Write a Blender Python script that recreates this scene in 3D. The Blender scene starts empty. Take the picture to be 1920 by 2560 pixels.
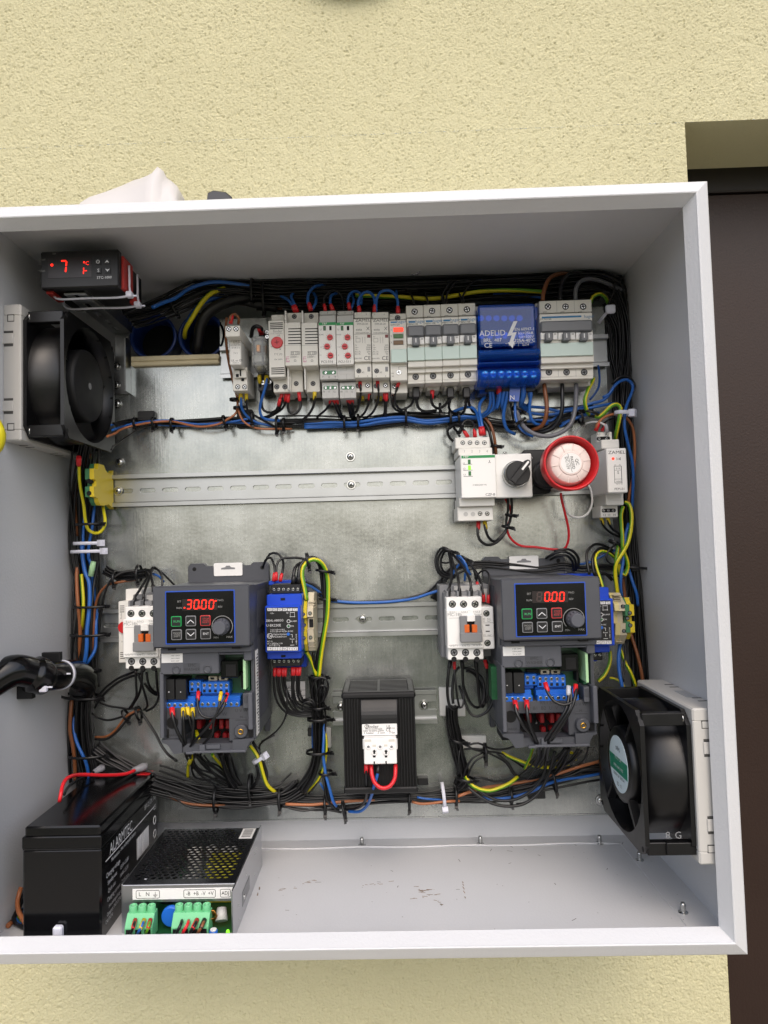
import bpy, bmesh, math, random
import numpy as np
from mathutils import Vector, Matrix
random.seed(7)
sc = bpy.context.scene
COL = sc.collection
S = .001            # everything below is written in millimetres
Z0 = 1.45           # height of the lens above the ground, metres
# ---------------------------------------------------------------- camera (solved from the 35 mm rails and the cabinet corners)
FL, DC, YAW, PIT, ROL, SX, SY = 1756.6, 766.134, .0214, .0516, .0260, -43.23, -3.18
cy_, sy_, cp_, sp_ = math.cos(YAW), math.sin(YAW), math.cos(PIT), math.sin(PIT)
FWD = Vector((-sy_*cp_, cy_*cp_, sp_))
r0 = Vector((cy_, sy_, 0)); u0 = r0.cross(FWD)
RGT = r0*math.cos(ROL) - u0*math.sin(ROL)
UPV = u0*math.cos(ROL) + r0*math.sin(ROL)
cam = bpy.data.cameras.new('camera'); co = bpy.data.objects.new('camera', cam); COL.objects.link(co)
co.matrix_world = Matrix(((RGT.x, UPV.x, -FWD.x, 0), (RGT.y, UPV.y, -FWD.y, -DC*S), (RGT.z, UPV.z, -FWD.z, Z0), (0, 0, 0, 1)))
cam.sensor_fit = 'HORIZONTAL'; cam.sensor_width = 36; cam.lens = FL/1920*36
cam.shift_x = -SX/1920; cam.shift_y = SY/1920
cam.clip_start = .01; cam.clip_end = 3000
sc.camera = co
# ---------------------------------------------------------------- daylight
SUN_EL, SUN_AZ = math.radians(47), math.radians(172)      # high, hazy, in front of the wall and a little to the left
wd = bpy.data.worlds.new('World'); sc.world = wd; wd.use_nodes = True
nt = wd.node_tree; bg = nt.nodes['Background']
sky = nt.nodes.new('ShaderNodeTexSky'); sky.sky_type = 'NISHITA'; sky.sun_disc = False
sky.sun_elevation = SUN_EL; sky.sun_rotation = SUN_AZ; sky.dust_density = 4; sky.air_density = .9; sky.ozone_density = .9
nt.links.new(sky.outputs[0], bg.inputs[0]); bg.inputs[1].default_value = .15
sl = bpy.data.lights.new('sun', 'SUN'); sl.energy = .8; sl.angle = math.radians(100); sl.color = (1, .985, .97)
so = bpy.data.objects.new('sun', sl); COL.objects.link(so)
sd = Vector((math.sin(SUN_AZ)*math.cos(SUN_EL), math.cos(SUN_AZ)*math.cos(SUN_EL), math.sin(SUN_EL)))
so.rotation_euler = sd.to_track_quat('Z', 'Y').to_euler(); so.location = (0, -3, 5)
vs = sc.view_settings; vs.view_transform = 'Standard'; vs.look = 'None'; vs.gamma = 1; vs.exposure = .43
sc.cycles.max_bounces = 8
# ---------------------------------------------------------------- measuring frames: where each survey close-up sits on the plate
FR = dict(A=(0, 580, .28933), B=(480, 680, .28933), C=(900, 680, .28933), D=(1300, 640, .21700), E=(1080, 1040, .33755),
          F=(160, 1080, .28933), G=(240, 1360, .37372), H=(640, 1360, .31344), I=(1060, 1340, .34961), J=(780, 1660, .20494),
          K=(1460, 1680, .27728), L=(0, 1860, .42194), M=(0, 1600, .25316), N=(0, 380, .42194), O=(1380, 250, .32550),
          P=(380, 1840, .28933), Q=(1080, 1780, .28933), R=(300, 680, .36166), S=(820, 680, .45811), T=(1400, 920, .15375),
          U=(1440, 1280, .21692), W=(660, 1680, .16273), X=(160, 1360, .27112), Y=(1080, 1360, .12055), Z=(1080, 1640, .13261),
          a=(280, 2060, .22905), b=(250, 980, .30741), c=(1180, 940, .22905), d=(380, 1660, .19289), e=(120, 1100, .15375),
          V=(0, 0, 1.15732), s=(0, 0, 1))
def P(fr, x, y, h):
    """survey point -> (X, Z, h) in mm; h = distance in front of the mounting plate"""
    o = FR[fr]
    d = FWD*FL + RGT*(o[0]+x*o[2]-960-SX) - UPV*(o[1]+y*o[2]-1280-SY)
    t = (DC-h)/d.y
    return (d.x*t, d.z*t, h)
def scale(h): return FL/(DC-h)
# ---------------------------------------------------------------- materials
def hx(s):
    r = []
    for i in (0, 2, 4):
        c = int(s[i:i+2], 16)/255
        r.append(c/12.92 if c <= .04045 else ((c+.055)/1.055)**2.4)
    return (*r, 1)
def M(name, col, rough=.45, metal=0, bump=0, bs=700, var=.05, emit=0, trans=0, coat=0, vs_=60, alpha=1, rv=.06, spec=None):
    m = bpy.data.materials.new(name); m.use_nodes = True
    n = m.node_tree.nodes; l = m.node_tree.links; b = n['Principled BSDF']
    c = hx(col)
    tc = n.new('ShaderNodeTexCoord')
    no = n.new('ShaderNodeTexNoise'); no.inputs['Scale'].default_value = vs_; no.inputs['Detail'].default_value = 5
    l.new(tc.outputs['Object'], no.inputs['Vector'])
    mx = n.new('ShaderNodeMix'); mx.data_type = 'RGBA'
    k = 1-var*1.6
    mx.inputs[6].default_value = (c[0]*k, c[1]*k, c[2]*k, 1)
    k = 1+var*.6
    mx.inputs[7].default_value = (min(1, c[0]*k), min(1, c[1]*k), min(1, c[2]*k), 1)
    l.new(no.outputs['Fac'], mx.inputs[0]); l.new(mx.outputs[2], b.inputs['Base Color'])
    mr = n.new('ShaderNodeMapRange'); mr.inputs[3].default_value = max(.02, rough-rv); mr.inputs[4].default_value = min(1, rough+rv)
    l.new(no.outputs['Fac'], mr.inputs[0]); l.new(mr.outputs[0], b.inputs['Roughness'])
    b.inputs['Metallic'].default_value = metal
    b.inputs['Coat Weight'].default_value = coat
    if spec is not None: b.inputs['Specular IOR Level'].default_value = spec
    if trans: b.inputs['Transmission Weight'].default_value = trans; b.inputs['IOR'].default_value = 1.3
    if alpha < 1: b.inputs['Alpha'].default_value = alpha
    if emit:
        b.inputs['Emission Color'].default_value = c; b.inputs['Emission Strength'].default_value = emit
    if bump:
        n2 = n.new('ShaderNodeTexNoise'); n2.inputs['Scale'].default_value = bs; n2.inputs['Detail'].default_value = 3
        l.new(tc.outputs['Object'], n2.inputs['Vector'])
        bp = n.new('ShaderNodeBump'); bp.inputs['Strength'].default_value = bump; bp.inputs['Distance'].default_value = .0006
        l.new(n2.outputs['Fac'], bp.inputs['Height']); l.new(bp.outputs[0], b.inputs['Normal'])
    return m
m_powder = M('powder_coat', 'd0d1d3', .34, bump=.4, bs=420, var=.03, vs_=14)
m_white = M('white_plastic', 'e2e0da', .42, var=.03, bump=.08, bs=2500)
m_cream = M('warm_white_plastic', 'dad7ce', .42, var=.03, bump=.08, bs=2500)
m_bright = M('bright_white_plastic', 'ecebe8', .38, var=.02)
m_lgrey = M('light_grey_plastic', 'bdbcb8', .45, var=.04)
m_grey = M('mid_grey_plastic', '7d7e80', .5, var=.05)
m_toggle = M('toggle_grey', '6c6e72', .42, var=.04)
m_groove = M('slate_groove_shade', '393b43', .6, var=.05)  # housing slate darkened to paint the shade in the side grooves
m_slate = M('slate_grey_plastic', '484a50', .42, var=.06, bump=.15, bs=1800)
m_slate2 = M('slate_grey_inner', '53555c', .5, var=.08, bump=.15, bs=1800)
m_black = M('black_plastic', '111113', .45, var=.2, bump=.1, bs=1600)
m_gloss = M('glossy_black_plastic', '0d0d0f', .16, var=.3, rv=.07, vs_=30)
m_lid = M('dark_metal_lid', '46474b', .22, metal=.85, var=.1)
m_hub = M('dull_black_hub', '0f0f11', .62, var=.15)
m_fan = M('fan_black', '0b0b0d', .36, var=.2, bump=.08, bs=1500)
m_dark = M('dark_recess', '0a0a0b', .8, var=.1)
m_blue = M('blue_plastic', '1246c4', .38, var=.05)
m_tblue = M('terminal_blue', '1f66c8', .35, var=.06)
m_green = M('green_print', '1f8c4c', .5)
m_tgreen = M('terminal_green', '6cc088', .42, var=.05)
m_pcb = M('circuit_board', '1c5a35', .4, var=.3, vs_=240)
m_yel = M('yellow_plastic', 'e0c62c', .42, var=.06)
m_gyel = M('terminal_dark_green', '3f7d54', .45)
m_beige = M('beige_terminal', 'c8bda2', .5, var=.06)
m_red = M('red_plastic', 'c4161e', .35, var=.06)
m_redw = M('red_insulation', 'd8222c', .32, var=.05)
m_ferr = M('red_ferrule', 'cf2229', .4, var=.06)
m_ferk = M('black_ferrule', '151516', .4)
m_fery = M('yellow_ferrule', 'd9bd22', .4, var=.06)
m_ferw = M('grey_ferrule', 'b9bac0', .4)
m_wk = M('black_insulation', '151517', .34, var=.25, rv=.1, vs_=90)
m_wb = M('blue_insulation', '2763b4', .34, var=.08)
m_wb2 = M('dark_blue_insulation', '1d4f9a', .34, var=.08)
m_wn = M('brown_insulation', '84502f', .36, var=.08)
m_wo = M('light_brown_insulation', 'a9673f', .36, var=.08)
m_we = M('grey_insulation', '68696f', .36, var=.06)
m_ww = M('white_insulation', 'd6d6d6', .36)
m_wg = M('green_insulation', '5f9a1d', .34, var=.06)
m_wy = M('yellow_insulation', 'd8cb1f', .34, var=.06)
m_tie = M('black_nylon', '101012', .4, var=.2)
m_tiew = M('natural_nylon', 'd9dae6', .4, var=.04)
m_steel = M('screw_steel', 'c9cac8', .22, metal=1, var=.08, vs_=300)
m_zinc = M('zinc_sheet', 'b6b8b8', .34, metal=1, var=.12, vs_=40)
m_alu = M('aluminium_case', 'c2c4c8', .3, metal=1, var=.08, vs_=50)
m_brass = M('brass', 'c79a45', .25, metal=1)
m_copper = M('copper_coil', 'b5793c', .3, metal=1)
m_label = M('paper_label', 'e6e5e2', .5, var=.02)
m_ink = M('black_print', '1b1b1d', .6, var=0)
m_inkg = M('grey_print', '8b8b88', .6, var=0)
m_inkb = M('blue_print', '1f6f9f', .5, var=0)
m_inkp = M('magenta_print', 'b8327e', .5, var=0)
m_inkw = M('white_print', 'd8d9dc', .5, var=0)
m_inkd = M('moulded_letters', '25262a', .6, var=0)
m_led = M('lit_red_segment', 'ff2412', .4, emit=1.15, var=0)
m_ledo = M('lit_red_dot', 'ff3018', .4, emit=1.6, var=0)
m_ledx = M('unlit_segment', '1d1413', .35, var=0)
m_ledg = M('lit_green_lamp', '7cd62a', .3, emit=.8, var=0)
m_gl = M('dim_green_lamp', '2e6f3a', .3, var=0)
m_clear = M('clear_tinted_cover', 'bccfc6', .18, var=0, rv=.02)
m_cover = M('clear_relay_cover', 'd9dcdc', .12, trans=.8, var=0, rv=.02)
m_bluecl = M('blue_clear_cover', '2f74ea', .06, trans=.72, coat=.3, var=0, rv=.03)
m_deepb = M('blue_busbar_body', '174cae', .3, var=.1)
m_cyan = M('blue_tinted_screw', '3a9af0', .25, metal=.3, var=.2)
m_orange = M('orange_plastic', 'd2621c', .4)
m_wood = M('pine_strip', 'e3d5b2', .65, var=.14, vs_=45, bump=.2, bs=500)
m_pipe = M('blue_conduit', '16306e', .35, var=.1)
m_bag = M('white_sheeting', 'cdc9c7', .5, var=.05, vs_=20)
m_cardg = M('pale_green_board', 'a9d3a2', .5)
m_tape = M('yellow_tape', 'd6cc3a', .5, var=.05)
m_plug = M('clear_boot', 'b4b4bc', .3, trans=.4, var=.1)
m_horn = M('ivory_grille', 'e3d2cb', .4, var=.03)
m_fly = M('red_shade_housing', 'b8342e', .45)
m_mount = M('translucent_white_pad', 'd3d4d1', .5, var=.04)
def galvanised():
    m = bpy.data.materials.new('galvanised_sheet'); m.use_nodes = True
    n = m.node_tree.nodes; l = m.node_tree.links; b = n['Principled BSDF']; b.inputs['Metallic'].default_value = .74
    tc = n.new('ShaderNodeTexCoord')
    def noise(sc_, det, stretch=(1, 1, 1)):
        mp = n.new('ShaderNodeMapping'); mp.inputs['Scale'].default_value = stretch; l.new(tc.outputs['Object'], mp.inputs[0])
        q = n.new('ShaderNodeTexNoise'); q.inputs['Scale'].default_value = sc_; q.inputs['Detail'].default_value = det
        l.new(mp.outputs[0], q.inputs['Vector']); return q
    cloud = noise(16, 9); fine = noise(420, 4); streak = noise(60, 4, (9, 1, .35))
    vo = n.new('ShaderNodeTexVoronoi'); vo.inputs['Scale'].default_value = 230; l.new(tc.outputs['Object'], vo.inputs['Vector'])
    def math_(op, a, b_):
        q = n.new('ShaderNodeMath'); q.operation = op
        for i, v in enumerate((a, b_)):
            if isinstance(v, (int, float)): q.inputs[i].default_value = v
            else: l.new(v, q.inputs[i])
        return q.outputs[0]
    sm = math_('MULTIPLY_ADD', streak.outputs['Fac'], .5)
    n_ = sm.node; n_.inputs[1].default_value = .2; l.new(cloud.outputs['Fac'], n_.inputs[2])
    patch = noise(55, 6)
    sum_ = math_('ADD', math_('ADD', sm, math_('MULTIPLY', patch.outputs['Fac'], .3)), math_('MULTIPLY', fine.outputs['Fac'], .25))
    cr = n.new('ShaderNodeValToRGB'); l.new(math_('MULTIPLY', sum_, .62), cr.inputs[0])
    e = cr.color_ramp.elements; e[0].position = .34; e[0].color = (.21, .23, .225, 1); e[1].position = .70; e[1].color = (.51, .525, .50, 1)
    l.new(cr.outputs[0], b.inputs['Base Color'])
    rr = n.new('ShaderNodeMapRange'); rr.inputs[1].default_value = .5; rr.inputs[2].default_value = 1.1
    rr.inputs[3].default_value = .1; rr.inputs[4].default_value = .3; l.new(sum_, rr.inputs[0]); l.new(rr.outputs[0], b.inputs['Roughness'])
    bp = n.new('ShaderNodeBump'); bp.inputs['Strength'].default_value = .2; bp.inputs['Distance'].default_value = .0003
    l.new(math_('ADD', math_('MULTIPLY', vo.outputs['Distance'], .5), streak.outputs['Fac']), bp.inputs['Height']); l.new(bp.outputs[0], b.inputs['Normal'])
    return m
m_galv = galvanised()
def render_mat():
    m = bpy.data.materials.new('cream_render'); m.use_nodes = True
    n = m.node_tree.nodes; l = m.node_tree.links; b = n['Principled BSDF']; b.inputs['Roughness'].default_value = .9
    b.inputs['Specular IOR Level'].default_value = .2
    tc = n.new('ShaderNodeTexCoord')
    q = n.new('ShaderNodeTexNoise'); q.inputs['Scale'].default_value = 5; q.inputs['Detail'].default_value = 6; l.new(tc.outputs['Object'], q.inputs['Vector'])
    cr = n.new('ShaderNodeValToRGB'); l.new(q.outputs['Fac'], cr.inputs[0])
    cr.color_ramp.elements[0].color = (.555, .52, .325, 1); cr.color_ramp.elements[1].color = (.63, .595, .385, 1)
    vo = n.new('ShaderNodeTexVoronoi'); vo.inputs['Scale'].default_value = 300; l.new(tc.outputs['Object'], vo.inputs['Vector'])
    q2 = n.new('ShaderNodeTexNoise'); q2.inputs['Scale'].default_value = 520; q2.inputs['Detail'].default_value = 4; l.new(tc.outputs['Object'], q2.inputs['Vector'])
    bp = n.new('ShaderNodeBump'); bp.inputs['Strength'].default_value = .6; bp.inputs['Distance'].default_value = .0018
    l.new(q2.outputs['Fac'], bp.inputs['Height']); l.new(bp.outputs[0], b.inputs['Normal']); l.new(cr.outputs[0], b.inputs['Base Color'])
    return m
m_render = render_mat()
m_door = M('brown_hammered_paint', '2f211b', .42, var=.12, bump=.45, bs=330, vs_=9, spec=.3)
m_frame = M('dark_brown_frame', '15100e', .4, var=.1)
m_pave = M('pale_paving', 'a09a90', .9, var=.2, vs_=6)
m_soil = M('grass_ground', '4a5635', .95, var=.4, vs_=3)

# ---------------------------------------------------------------- mesh builder: coordinates (x right, z up, h towards the viewer), mm
class MB:
    def __init__(s): s.v = []; s.f = []; s.m = []; s.sm = []
    def add(s, vs, fs, mi=0, sm=False):
        k = len(s.v); s.v += vs
        for f in fs: s.f.append(tuple(i+k for i in f)); s.m.append(mi); s.sm.append(sm)
        return s
    def box(s, x0, x1, z0, z1, h0, h1, c=.4, mi=0):
        x0, x1 = sorted((x0, x1)); z0, z1 = sorted((z0, z1)); h0, h1 = sorted((h0, h1))
        c = min(c, (x1-x0)*.3, (z1-z0)*.3, (h1-h0)*.3)
        if c < .05:
            vs = [(x, z, h) for x in (x0, x1) for z in (z0, z1) for h in (h0, h1)]
            return s.add(vs, [(0, 1, 3, 2), (4, 6, 7, 5), (0, 4, 5, 1), (2, 3, 7, 6), (0, 2, 6, 4), (1, 5, 7, 3)], mi)
        X, Z, H = (x0, x1), (z0, z1), (h0, h1); vs = []; ix = {}
        for a in (0, 1):
            for b in (0, 1):
                for d in (0, 1):
                    for w in range(3):
                        p = [X[a], Z[b], H[d]]
                        for q, (lo, sgn) in enumerate(((a, 1), (b, 1), (d, 1))):
                            if q != w: p[q] += c if (a, b, d)[q] == 0 else -c
                        ix[a, b, d, w] = len(vs); vs.append(tuple(p))
        fs = []
        for w in range(3):
            o = [q for q in range(3) if q != w]
            for t in (0, 1):
                r = []
                for (i, j) in ((0, 0), (1, 0), (1, 1), (0, 1)):
                    k = [0, 0, 0]; k[w] = t; k[o[0]] = i; k[o[1]] = j; r.append(ix[k[0], k[1], k[2], w])
                fs.append(tuple(r))
        for w in range(3):
            o = [q for q in range(3) if q != w]
            for i in (0, 1):
                for j in (0, 1):
                    r = []
                    for t, wi in ((0, o[0]), (1, o[0]), (1, o[1]), (0, o[1])):
                        k = [0, 0, 0]; k[w] = t; k[o[0]] = i; k[o[1]] = j; r.append(ix[k[0], k[1], k[2], wi])
                    fs.append(tuple(r))
        for a in (0, 1):
            for b in (0, 1):
                for d in (0, 1): fs.append((ix[a, b, d, 0], ix[a, b, d, 1], ix[a, b, d, 2]))
        return s.add(vs, fs, mi)
    def prism(s, poly, axis, lo, hi, c=0, mi=0, sm=False):
        put = {'x': lambda a, b, t: (t, a, b), 'h': lambda a, b, t: (a, b, t), 'z': lambda a, b, t: (a, t, b)}[axis]
        ca = (min(p[0] for p in poly)+max(p[0] for p in poly))/2; cb = (min(p[1] for p in poly)+max(p[1] for p in poly))/2
        ea = max(p[0] for p in poly)-ca or 1; eb = max(p[1] for p in poly)-cb or 1
        ins = [(ca+(a-ca)*(1-c/ea), cb+(b-cb)*(1-c/eb)) for a, b in poly]
        lv = [(lo, ins), (lo+c, poly), (hi-c, poly), (hi, ins)] if c else [(lo, poly), (hi, poly)]
        n = len(poly); vs = [put(a, b, t) for t, pl in lv for a, b in pl]; k = len(lv)
        s.add(vs, [tuple(range(n-1, -1, -1)), tuple(range((k-1)*n, k*n))], mi)
        base = len(s.v)-len(vs)
        for q in range(k-1):
            for i in range(n):
                j = (i+1) % n; s.f.append((base+q*n+i, base+q*n+j, base+(q+1)*n+j, base+(q+1)*n+i)); s.m.append(mi); s.sm.append(sm)
        return s
    def lathe(s, axis, a, b, prof, n=20, mi=0, sm=True, caps=True):
        put = {'x': lambda t, p, q: (t, a+p, b+q), 'h': lambda t, p, q: (a+p, b+q, t), 'z': lambda t, p, q: (a+p, t, b+q)}[axis]
        vs = [put(t, r*math.cos(6.28318*i/n), r*math.sin(6.28318*i/n)) for t, r in prof for i in range(n)]
        fs = [(q*n+i, q*n+(i+1) % n, (q+1)*n+(i+1) % n, (q+1)*n+i) for q in range(len(prof)-1) for i in range(n)]
        s.add(vs, fs, mi, sm)
        if caps:
            k = len(s.v)-len(vs)
            for q, fl in ((0, 1), (len(prof)-1, 0)):
                if prof[q][1] > 1e-4:
                    s.f.append(tuple(k+q*n+i for i in (range(n-1, -1, -1) if fl else range(n)))); s.m.append(mi); s.sm.append(False)
        return s
    def cyl(s, axis, a, b, lo, hi, r, n=20, mi=0, c=0):
        return s.lathe(axis, a, b, [(lo, r-c), (lo+c, r), (hi-c, r), (hi, r-c)] if c else [(lo, r), (hi, r)], n, mi)
    def tube(s, pts, r, n=8, mi=0, stripe=None, twist=0, caps=True):
        pts = [Vector(p) for p in pts]; k = len(pts); vs = []; up = None
        for i, p in enumerate(pts):
            t = (pts[min(i+1, k-1)]-pts[max(i-1, 0)])
            if t.length < 1e-6: t = Vector((0, 0, 1))
            t.normalize()
            if up is None:
                up = Vector((0, 0, 1)) if abs(t.z) < .9 else Vector((1, 0, 0))
            up = up - t*up.dot(t)
            if up.length < 1e-4: up = t.orthogonal()
            up.normalize(); sd_ = t.cross(up); rr_ = r[i] if isinstance(r, list) else r
            for j in range(n):
                an = 6.28318*j/n+twist*i; vs.append(tuple(p+up*(rr_*math.cos(an))+sd_*(rr_*math.sin(an))))
        base = len(s.v); s.v += vs
        for i in range(k-1):
            for j in range(n):
                j2 = (j+1) % n; s.f.append((base+i*n+j, base+i*n+j2, base+(i+1)*n+j2, base+(i+1)*n+j)); s.sm.append(True)
                s.m.append(stripe[j] if stripe else mi)
        if caps:
            for i, o in ((0, 1), (k-1, 0)):
                s.f.append(tuple(base+i*n+j for j in (range(n-1, -1, -1) if o else range(n)))); s.m.append(mi); s.sm.append(False)
        return s
    def build(s, name, mats, parent=None, at=(0, 0, 0), recalc=True):
        me = bpy.data.meshes.new(name)
        me.from_pydata([((x-at[0])*S, -(h-at[2])*S, (z-at[1])*S) for x, z, h in s.v], [], s.f)
        for m in (mats if isinstance(mats, (list, tuple)) else [mats]): me.materials.append(m)
        me.polygons.foreach_set('material_index', s.m); me.polygons.foreach_set('use_smooth', s.sm)
        if recalc and len(s.f) < 4000:
            bm = bmesh.new(); bm.from_mesh(me); bmesh.ops.recalc_face_normals(bm, faces=bm.faces); bm.to_mesh(me); bm.free()
        o = bpy.data.objects.new(name, me); COL.objects.link(o)
        if parent is not None: o.parent = parent
        return o
def rr(x0, x1, z0, z1, r, n=4):
    out = []
    for cx, cz, a0 in ((x1-r, z1-r, 0), (x0+r, z1-r, 90), (x0+r, z0+r, 180), (x1-r, z0+r, 270)):
        for i in range(n+1):
            a = math.radians(a0+90*i/n); out.append((cx+r*math.cos(a), cz+r*math.sin(a)))
    return out
def tag(o, label=None, cat=None, group=None, kind=None):
    for k, v in (('label', label), ('category', cat), ('group', group), ('kind', kind)):
        if v: o[k] = v
    return o
def place(o, X, Z, H): o.location = (X*S, -H*S, Z0+Z*S); return o
def loose(mb, name, mats, label, cat, at, group=None, kind=None):
    o = mb.build(name, mats, None, at); place(o, *at); return tag(o, label, cat, group, kind)
_fc = {}
def glyphs(txt, size):
    """outline text as flat triangles (mm), baseline at 0, centred"""
    if txt not in _fc:
        cu = bpy.data.curves.new('t', 'FONT'); cu.body = txt; cu.resolution_u = 2; cu.align_x = 'CENTER'; cu.align_y = 'CENTER'
        ob = bpy.data.objects.new('t', cu); me = bpy.data.meshes.new_from_object(ob)
        _fc[txt] = ([tuple(v.co[:2]) for v in me.vertices], [tuple(p.vertices) for p in me.polygons])
        bpy.data.objects.remove(ob); bpy.data.curves.remove(cu); bpy.data.meshes.remove(me)
    v, f = _fc[txt]
    return [(a*size, b*size) for a, b in v], f
class T:
    """a thing: an Empty on the plate (or where it stands) with its parts"""
    def __init__(s, name, label, cat, pos, fr=None, rot=0, group=None):
        s.o = bpy.data.objects.new(name, None); COL.objects.link(s.o); s.o.empty_display_size = .02
        s.p = pos; s.fr = fr; place(s.o, *pos); s.o.rotation_euler = (0, -math.radians(rot), 0); tag(s.o, label, cat, group)
    def L(s, x, y, h, fr=None):
        a = P(fr or s.fr, x, y, h); return (a[0]-s.p[0], a[1]-s.p[1], h-s.p[2])
    def R(s, x0, y0, x1, y1, h, fr=None):
        f = fr or s.fr; c = s.L((x0+x1)/2, (y0+y1)/2, h, f); k = FR[f][2]/scale(h)/2
        return (c[0]-abs(x1-x0)*k, c[0]+abs(x1-x0)*k, c[1]-abs(y1-y0)*k, c[1]+abs(y1-y0)*k)
    def bx(s, name, mats, rects, c=.5, parent=None, label=None):
        bs = [(*s.R(*r[:4], r[5]), r[4]-s.p[2], r[5]-s.p[2]) for r in rects]; g = list(range(len(bs)))
        if name in ('body', 'housing', 'base', 'socket', 'lower_cover', 'board'):      # steps of one moulding stay one part
            for i, a in enumerate(bs):
                for j in range(i):
                    b = bs[j]
                    if all(a[k] <= b[k+1]+.01 and b[k] <= a[k+1]+.01 for k in (0, 2, 4)):
                        gi, gj = g[i], g[j]; g = [gj if q == gi else q for q in g]
        out = []
        for k in dict.fromkeys(g):
            mb = MB()
            for i, b in enumerate(bs):
                if g[i] == k: mb.box(*b, c)
            out.append(mb.build(name, mats, parent or s.o))
        if label: out[0]['label'] = label
        return out[0]
    def add(s, name, mb, mats, parent=None, label=None):
        o = mb.build(name, mats, parent or s.o)
        if label: o['label'] = label
        return o
    def text(s, mat, items, parent=None, fr=None, rect=()):
        """items: (string, x, y, h, size mm, [rotation deg], [width factor]) in survey coordinates"""
        mb = MB()
        for it in items:
            t, x, y, h, z = it[:5]; ro = math.radians(it[5]) if len(it) > 5 else 0; wf = it[6] if len(it) > 6 else 1
            c = s.L(x, y, h, fr); v, f = glyphs(t, z); ca, sa = math.cos(ro), math.sin(ro)
            mb.add([(c[0]+a*wf*ca-b*sa, c[1]+a*wf*sa+b*ca, c[2]+.06) for a, b in v], f)
        for x0, y0, x1, y1, h in rect:
            mb.box(*s.R(x0, y0, x1, y1, h, fr), h-s.p[2]-.1, h-s.p[2]+.06, 0)
        return mb.build('lettering', mat, parent or s.o, recalc=False)
    def screw(s, x, y, h, r, kind='plain', fr=None, parent=None):
        c = s.L(x, y, h, fr); return put_screw(parent or s.o, c, r, kind)
_sm = {}
def put_screw(par, c, r, kind='plain', name='terminal_screw'):
    if kind not in _sm:
        mb = MB(); an = random.uniform(.2, 1.2)
        def cross(h, w=.17, l_=.62, mi=0):
            for k in range(2):
                a = an+k*1.5708; ca, sa = math.cos(a), math.sin(a)
                pl = [(ca*p-sa*q, sa*p+ca*q) for p, q in ((-l_, -w), (l_, -w), (l_, w), (-l_, w))]
                mb.prism(pl, 'h', h-.3, h+.02, 0, mi)
        if kind == 'plain':      # steel head deep in a dark hole
            mb.lathe('h', 0, 0, [(-.02, 1), (.06, 1), (.06, .86), (.03, .82)], 18, 0); mb.lathe('h', 0, 0, [(0, .74), (.07, .74), (.1, .66)], 16, 1); cross(.1)
        elif kind == 'dark':
            mb.lathe('h', 0, 0, [(-.02, 1), (.06, 1)], 18, 0); mb.lathe('h', 0, 0, [(0, .8), (.08, .72)], 14, 2); cross(.08, .14, .55)
        elif kind == 'bright':   # bare head flush with the surface
            mb.lathe('h', 0, 0, [(-.1, .95), (.12, .95), (.2, .8)], 18, 1); cross(.2, .12, .6)
        elif kind == 'slot':
            mb.lathe('h', 0, 0, [(-.02, 1), (.05, 1)], 16, 0); mb.lathe('h', 0, 0, [(0, .8), (.1, .8), (.14, .7)], 16, 1); mb.prism([(-.7, -.5), (-.5, -.7), (.7, .5), (.5, .7)], 'h', 0, .17, 0, 0)
        elif kind == 'pan':      # pan head over a washer
            mb.lathe('h', 0, 0, [(-.1, 1), (.1, 1), (.12, .96)], 24, 1); mb.lathe('h', 0, 0, [(.1, .72), (.3, .72), (.48, .6), (.56, .35), (.58, .02)], 20, 1); cross(.57, .09, .34)
        _sm[kind] = (mb, [m_dark, m_steel, m_grey]); s_ = mb.build(name, _sm[kind][1]); _sm[kind] = s_.data; bpy.data.objects.remove(s_)
    o = bpy.data.objects.new(name, _sm[kind]); COL.objects.link(o); o.parent = par
    o.location = (c[0]*S, -c[2]*S, c[1]*S); o.scale = (r, r, r); o.rotation_euler = (0, random.uniform(0, 3), 0)
    return o
def dup(o, parent=None):
    n = o.copy(); COL.objects.link(n)
    if parent is not None: n.parent = parent
    for ch in list(o.children): dup(ch, n)
    return n
# ---------------------------------------------------------------- wires, looms, ties
WC = dict(k=m_wk, b=m_wb, B=m_wb2, n=m_wn, o=m_wo, r=m_redw, w=m_ww, e=m_we)
FC = dict(r=m_ferr, k=m_ferk, y=m_fery, w=m_ferw)
def spline(pts, step=5):
    p = [Vector(q) for q in pts]; out = []
    if len(p) < 3: return p
    for i in range(len(p)-1):
        p0, p1, p2, p3 = p[max(i-1, 0)], p[i], p[i+1], p[min(i+2, len(p)-1)]
        n = max(2, min(12, int((p2-p1).length/step)+1))
        for k in range(n):
            t = k/n; out.append(.5*((2*p1)+(p2-p0)*t+(2*p0-5*p1+4*p2-p3)*t*t+(3*p1-p0-3*p2+p3)*t**3))
    out.append(p[-1]); return out
def path(fr, s):
    """'x,y,h x,y x,y,h ...' in survey coordinates; h carries over"""
    h = 20; o = []
    for q in s.split():
        q = q.split(',')
        if len(q) > 2: h = float(q[2])
        o.append(P(fr, float(q[0]), float(q[1]), h))
    return o
def keep(p, r):
    """no wire runs through the sheet metal"""
    if p[2] < RH-14:
        p = Vector((min(max(p[0], CXL+r+.6), CXR-r-.6), min(max(p[1], CZB+r+.6), CZT-r-.6), max(p[2], BK+r+.6)))
    return Vector(p)
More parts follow.
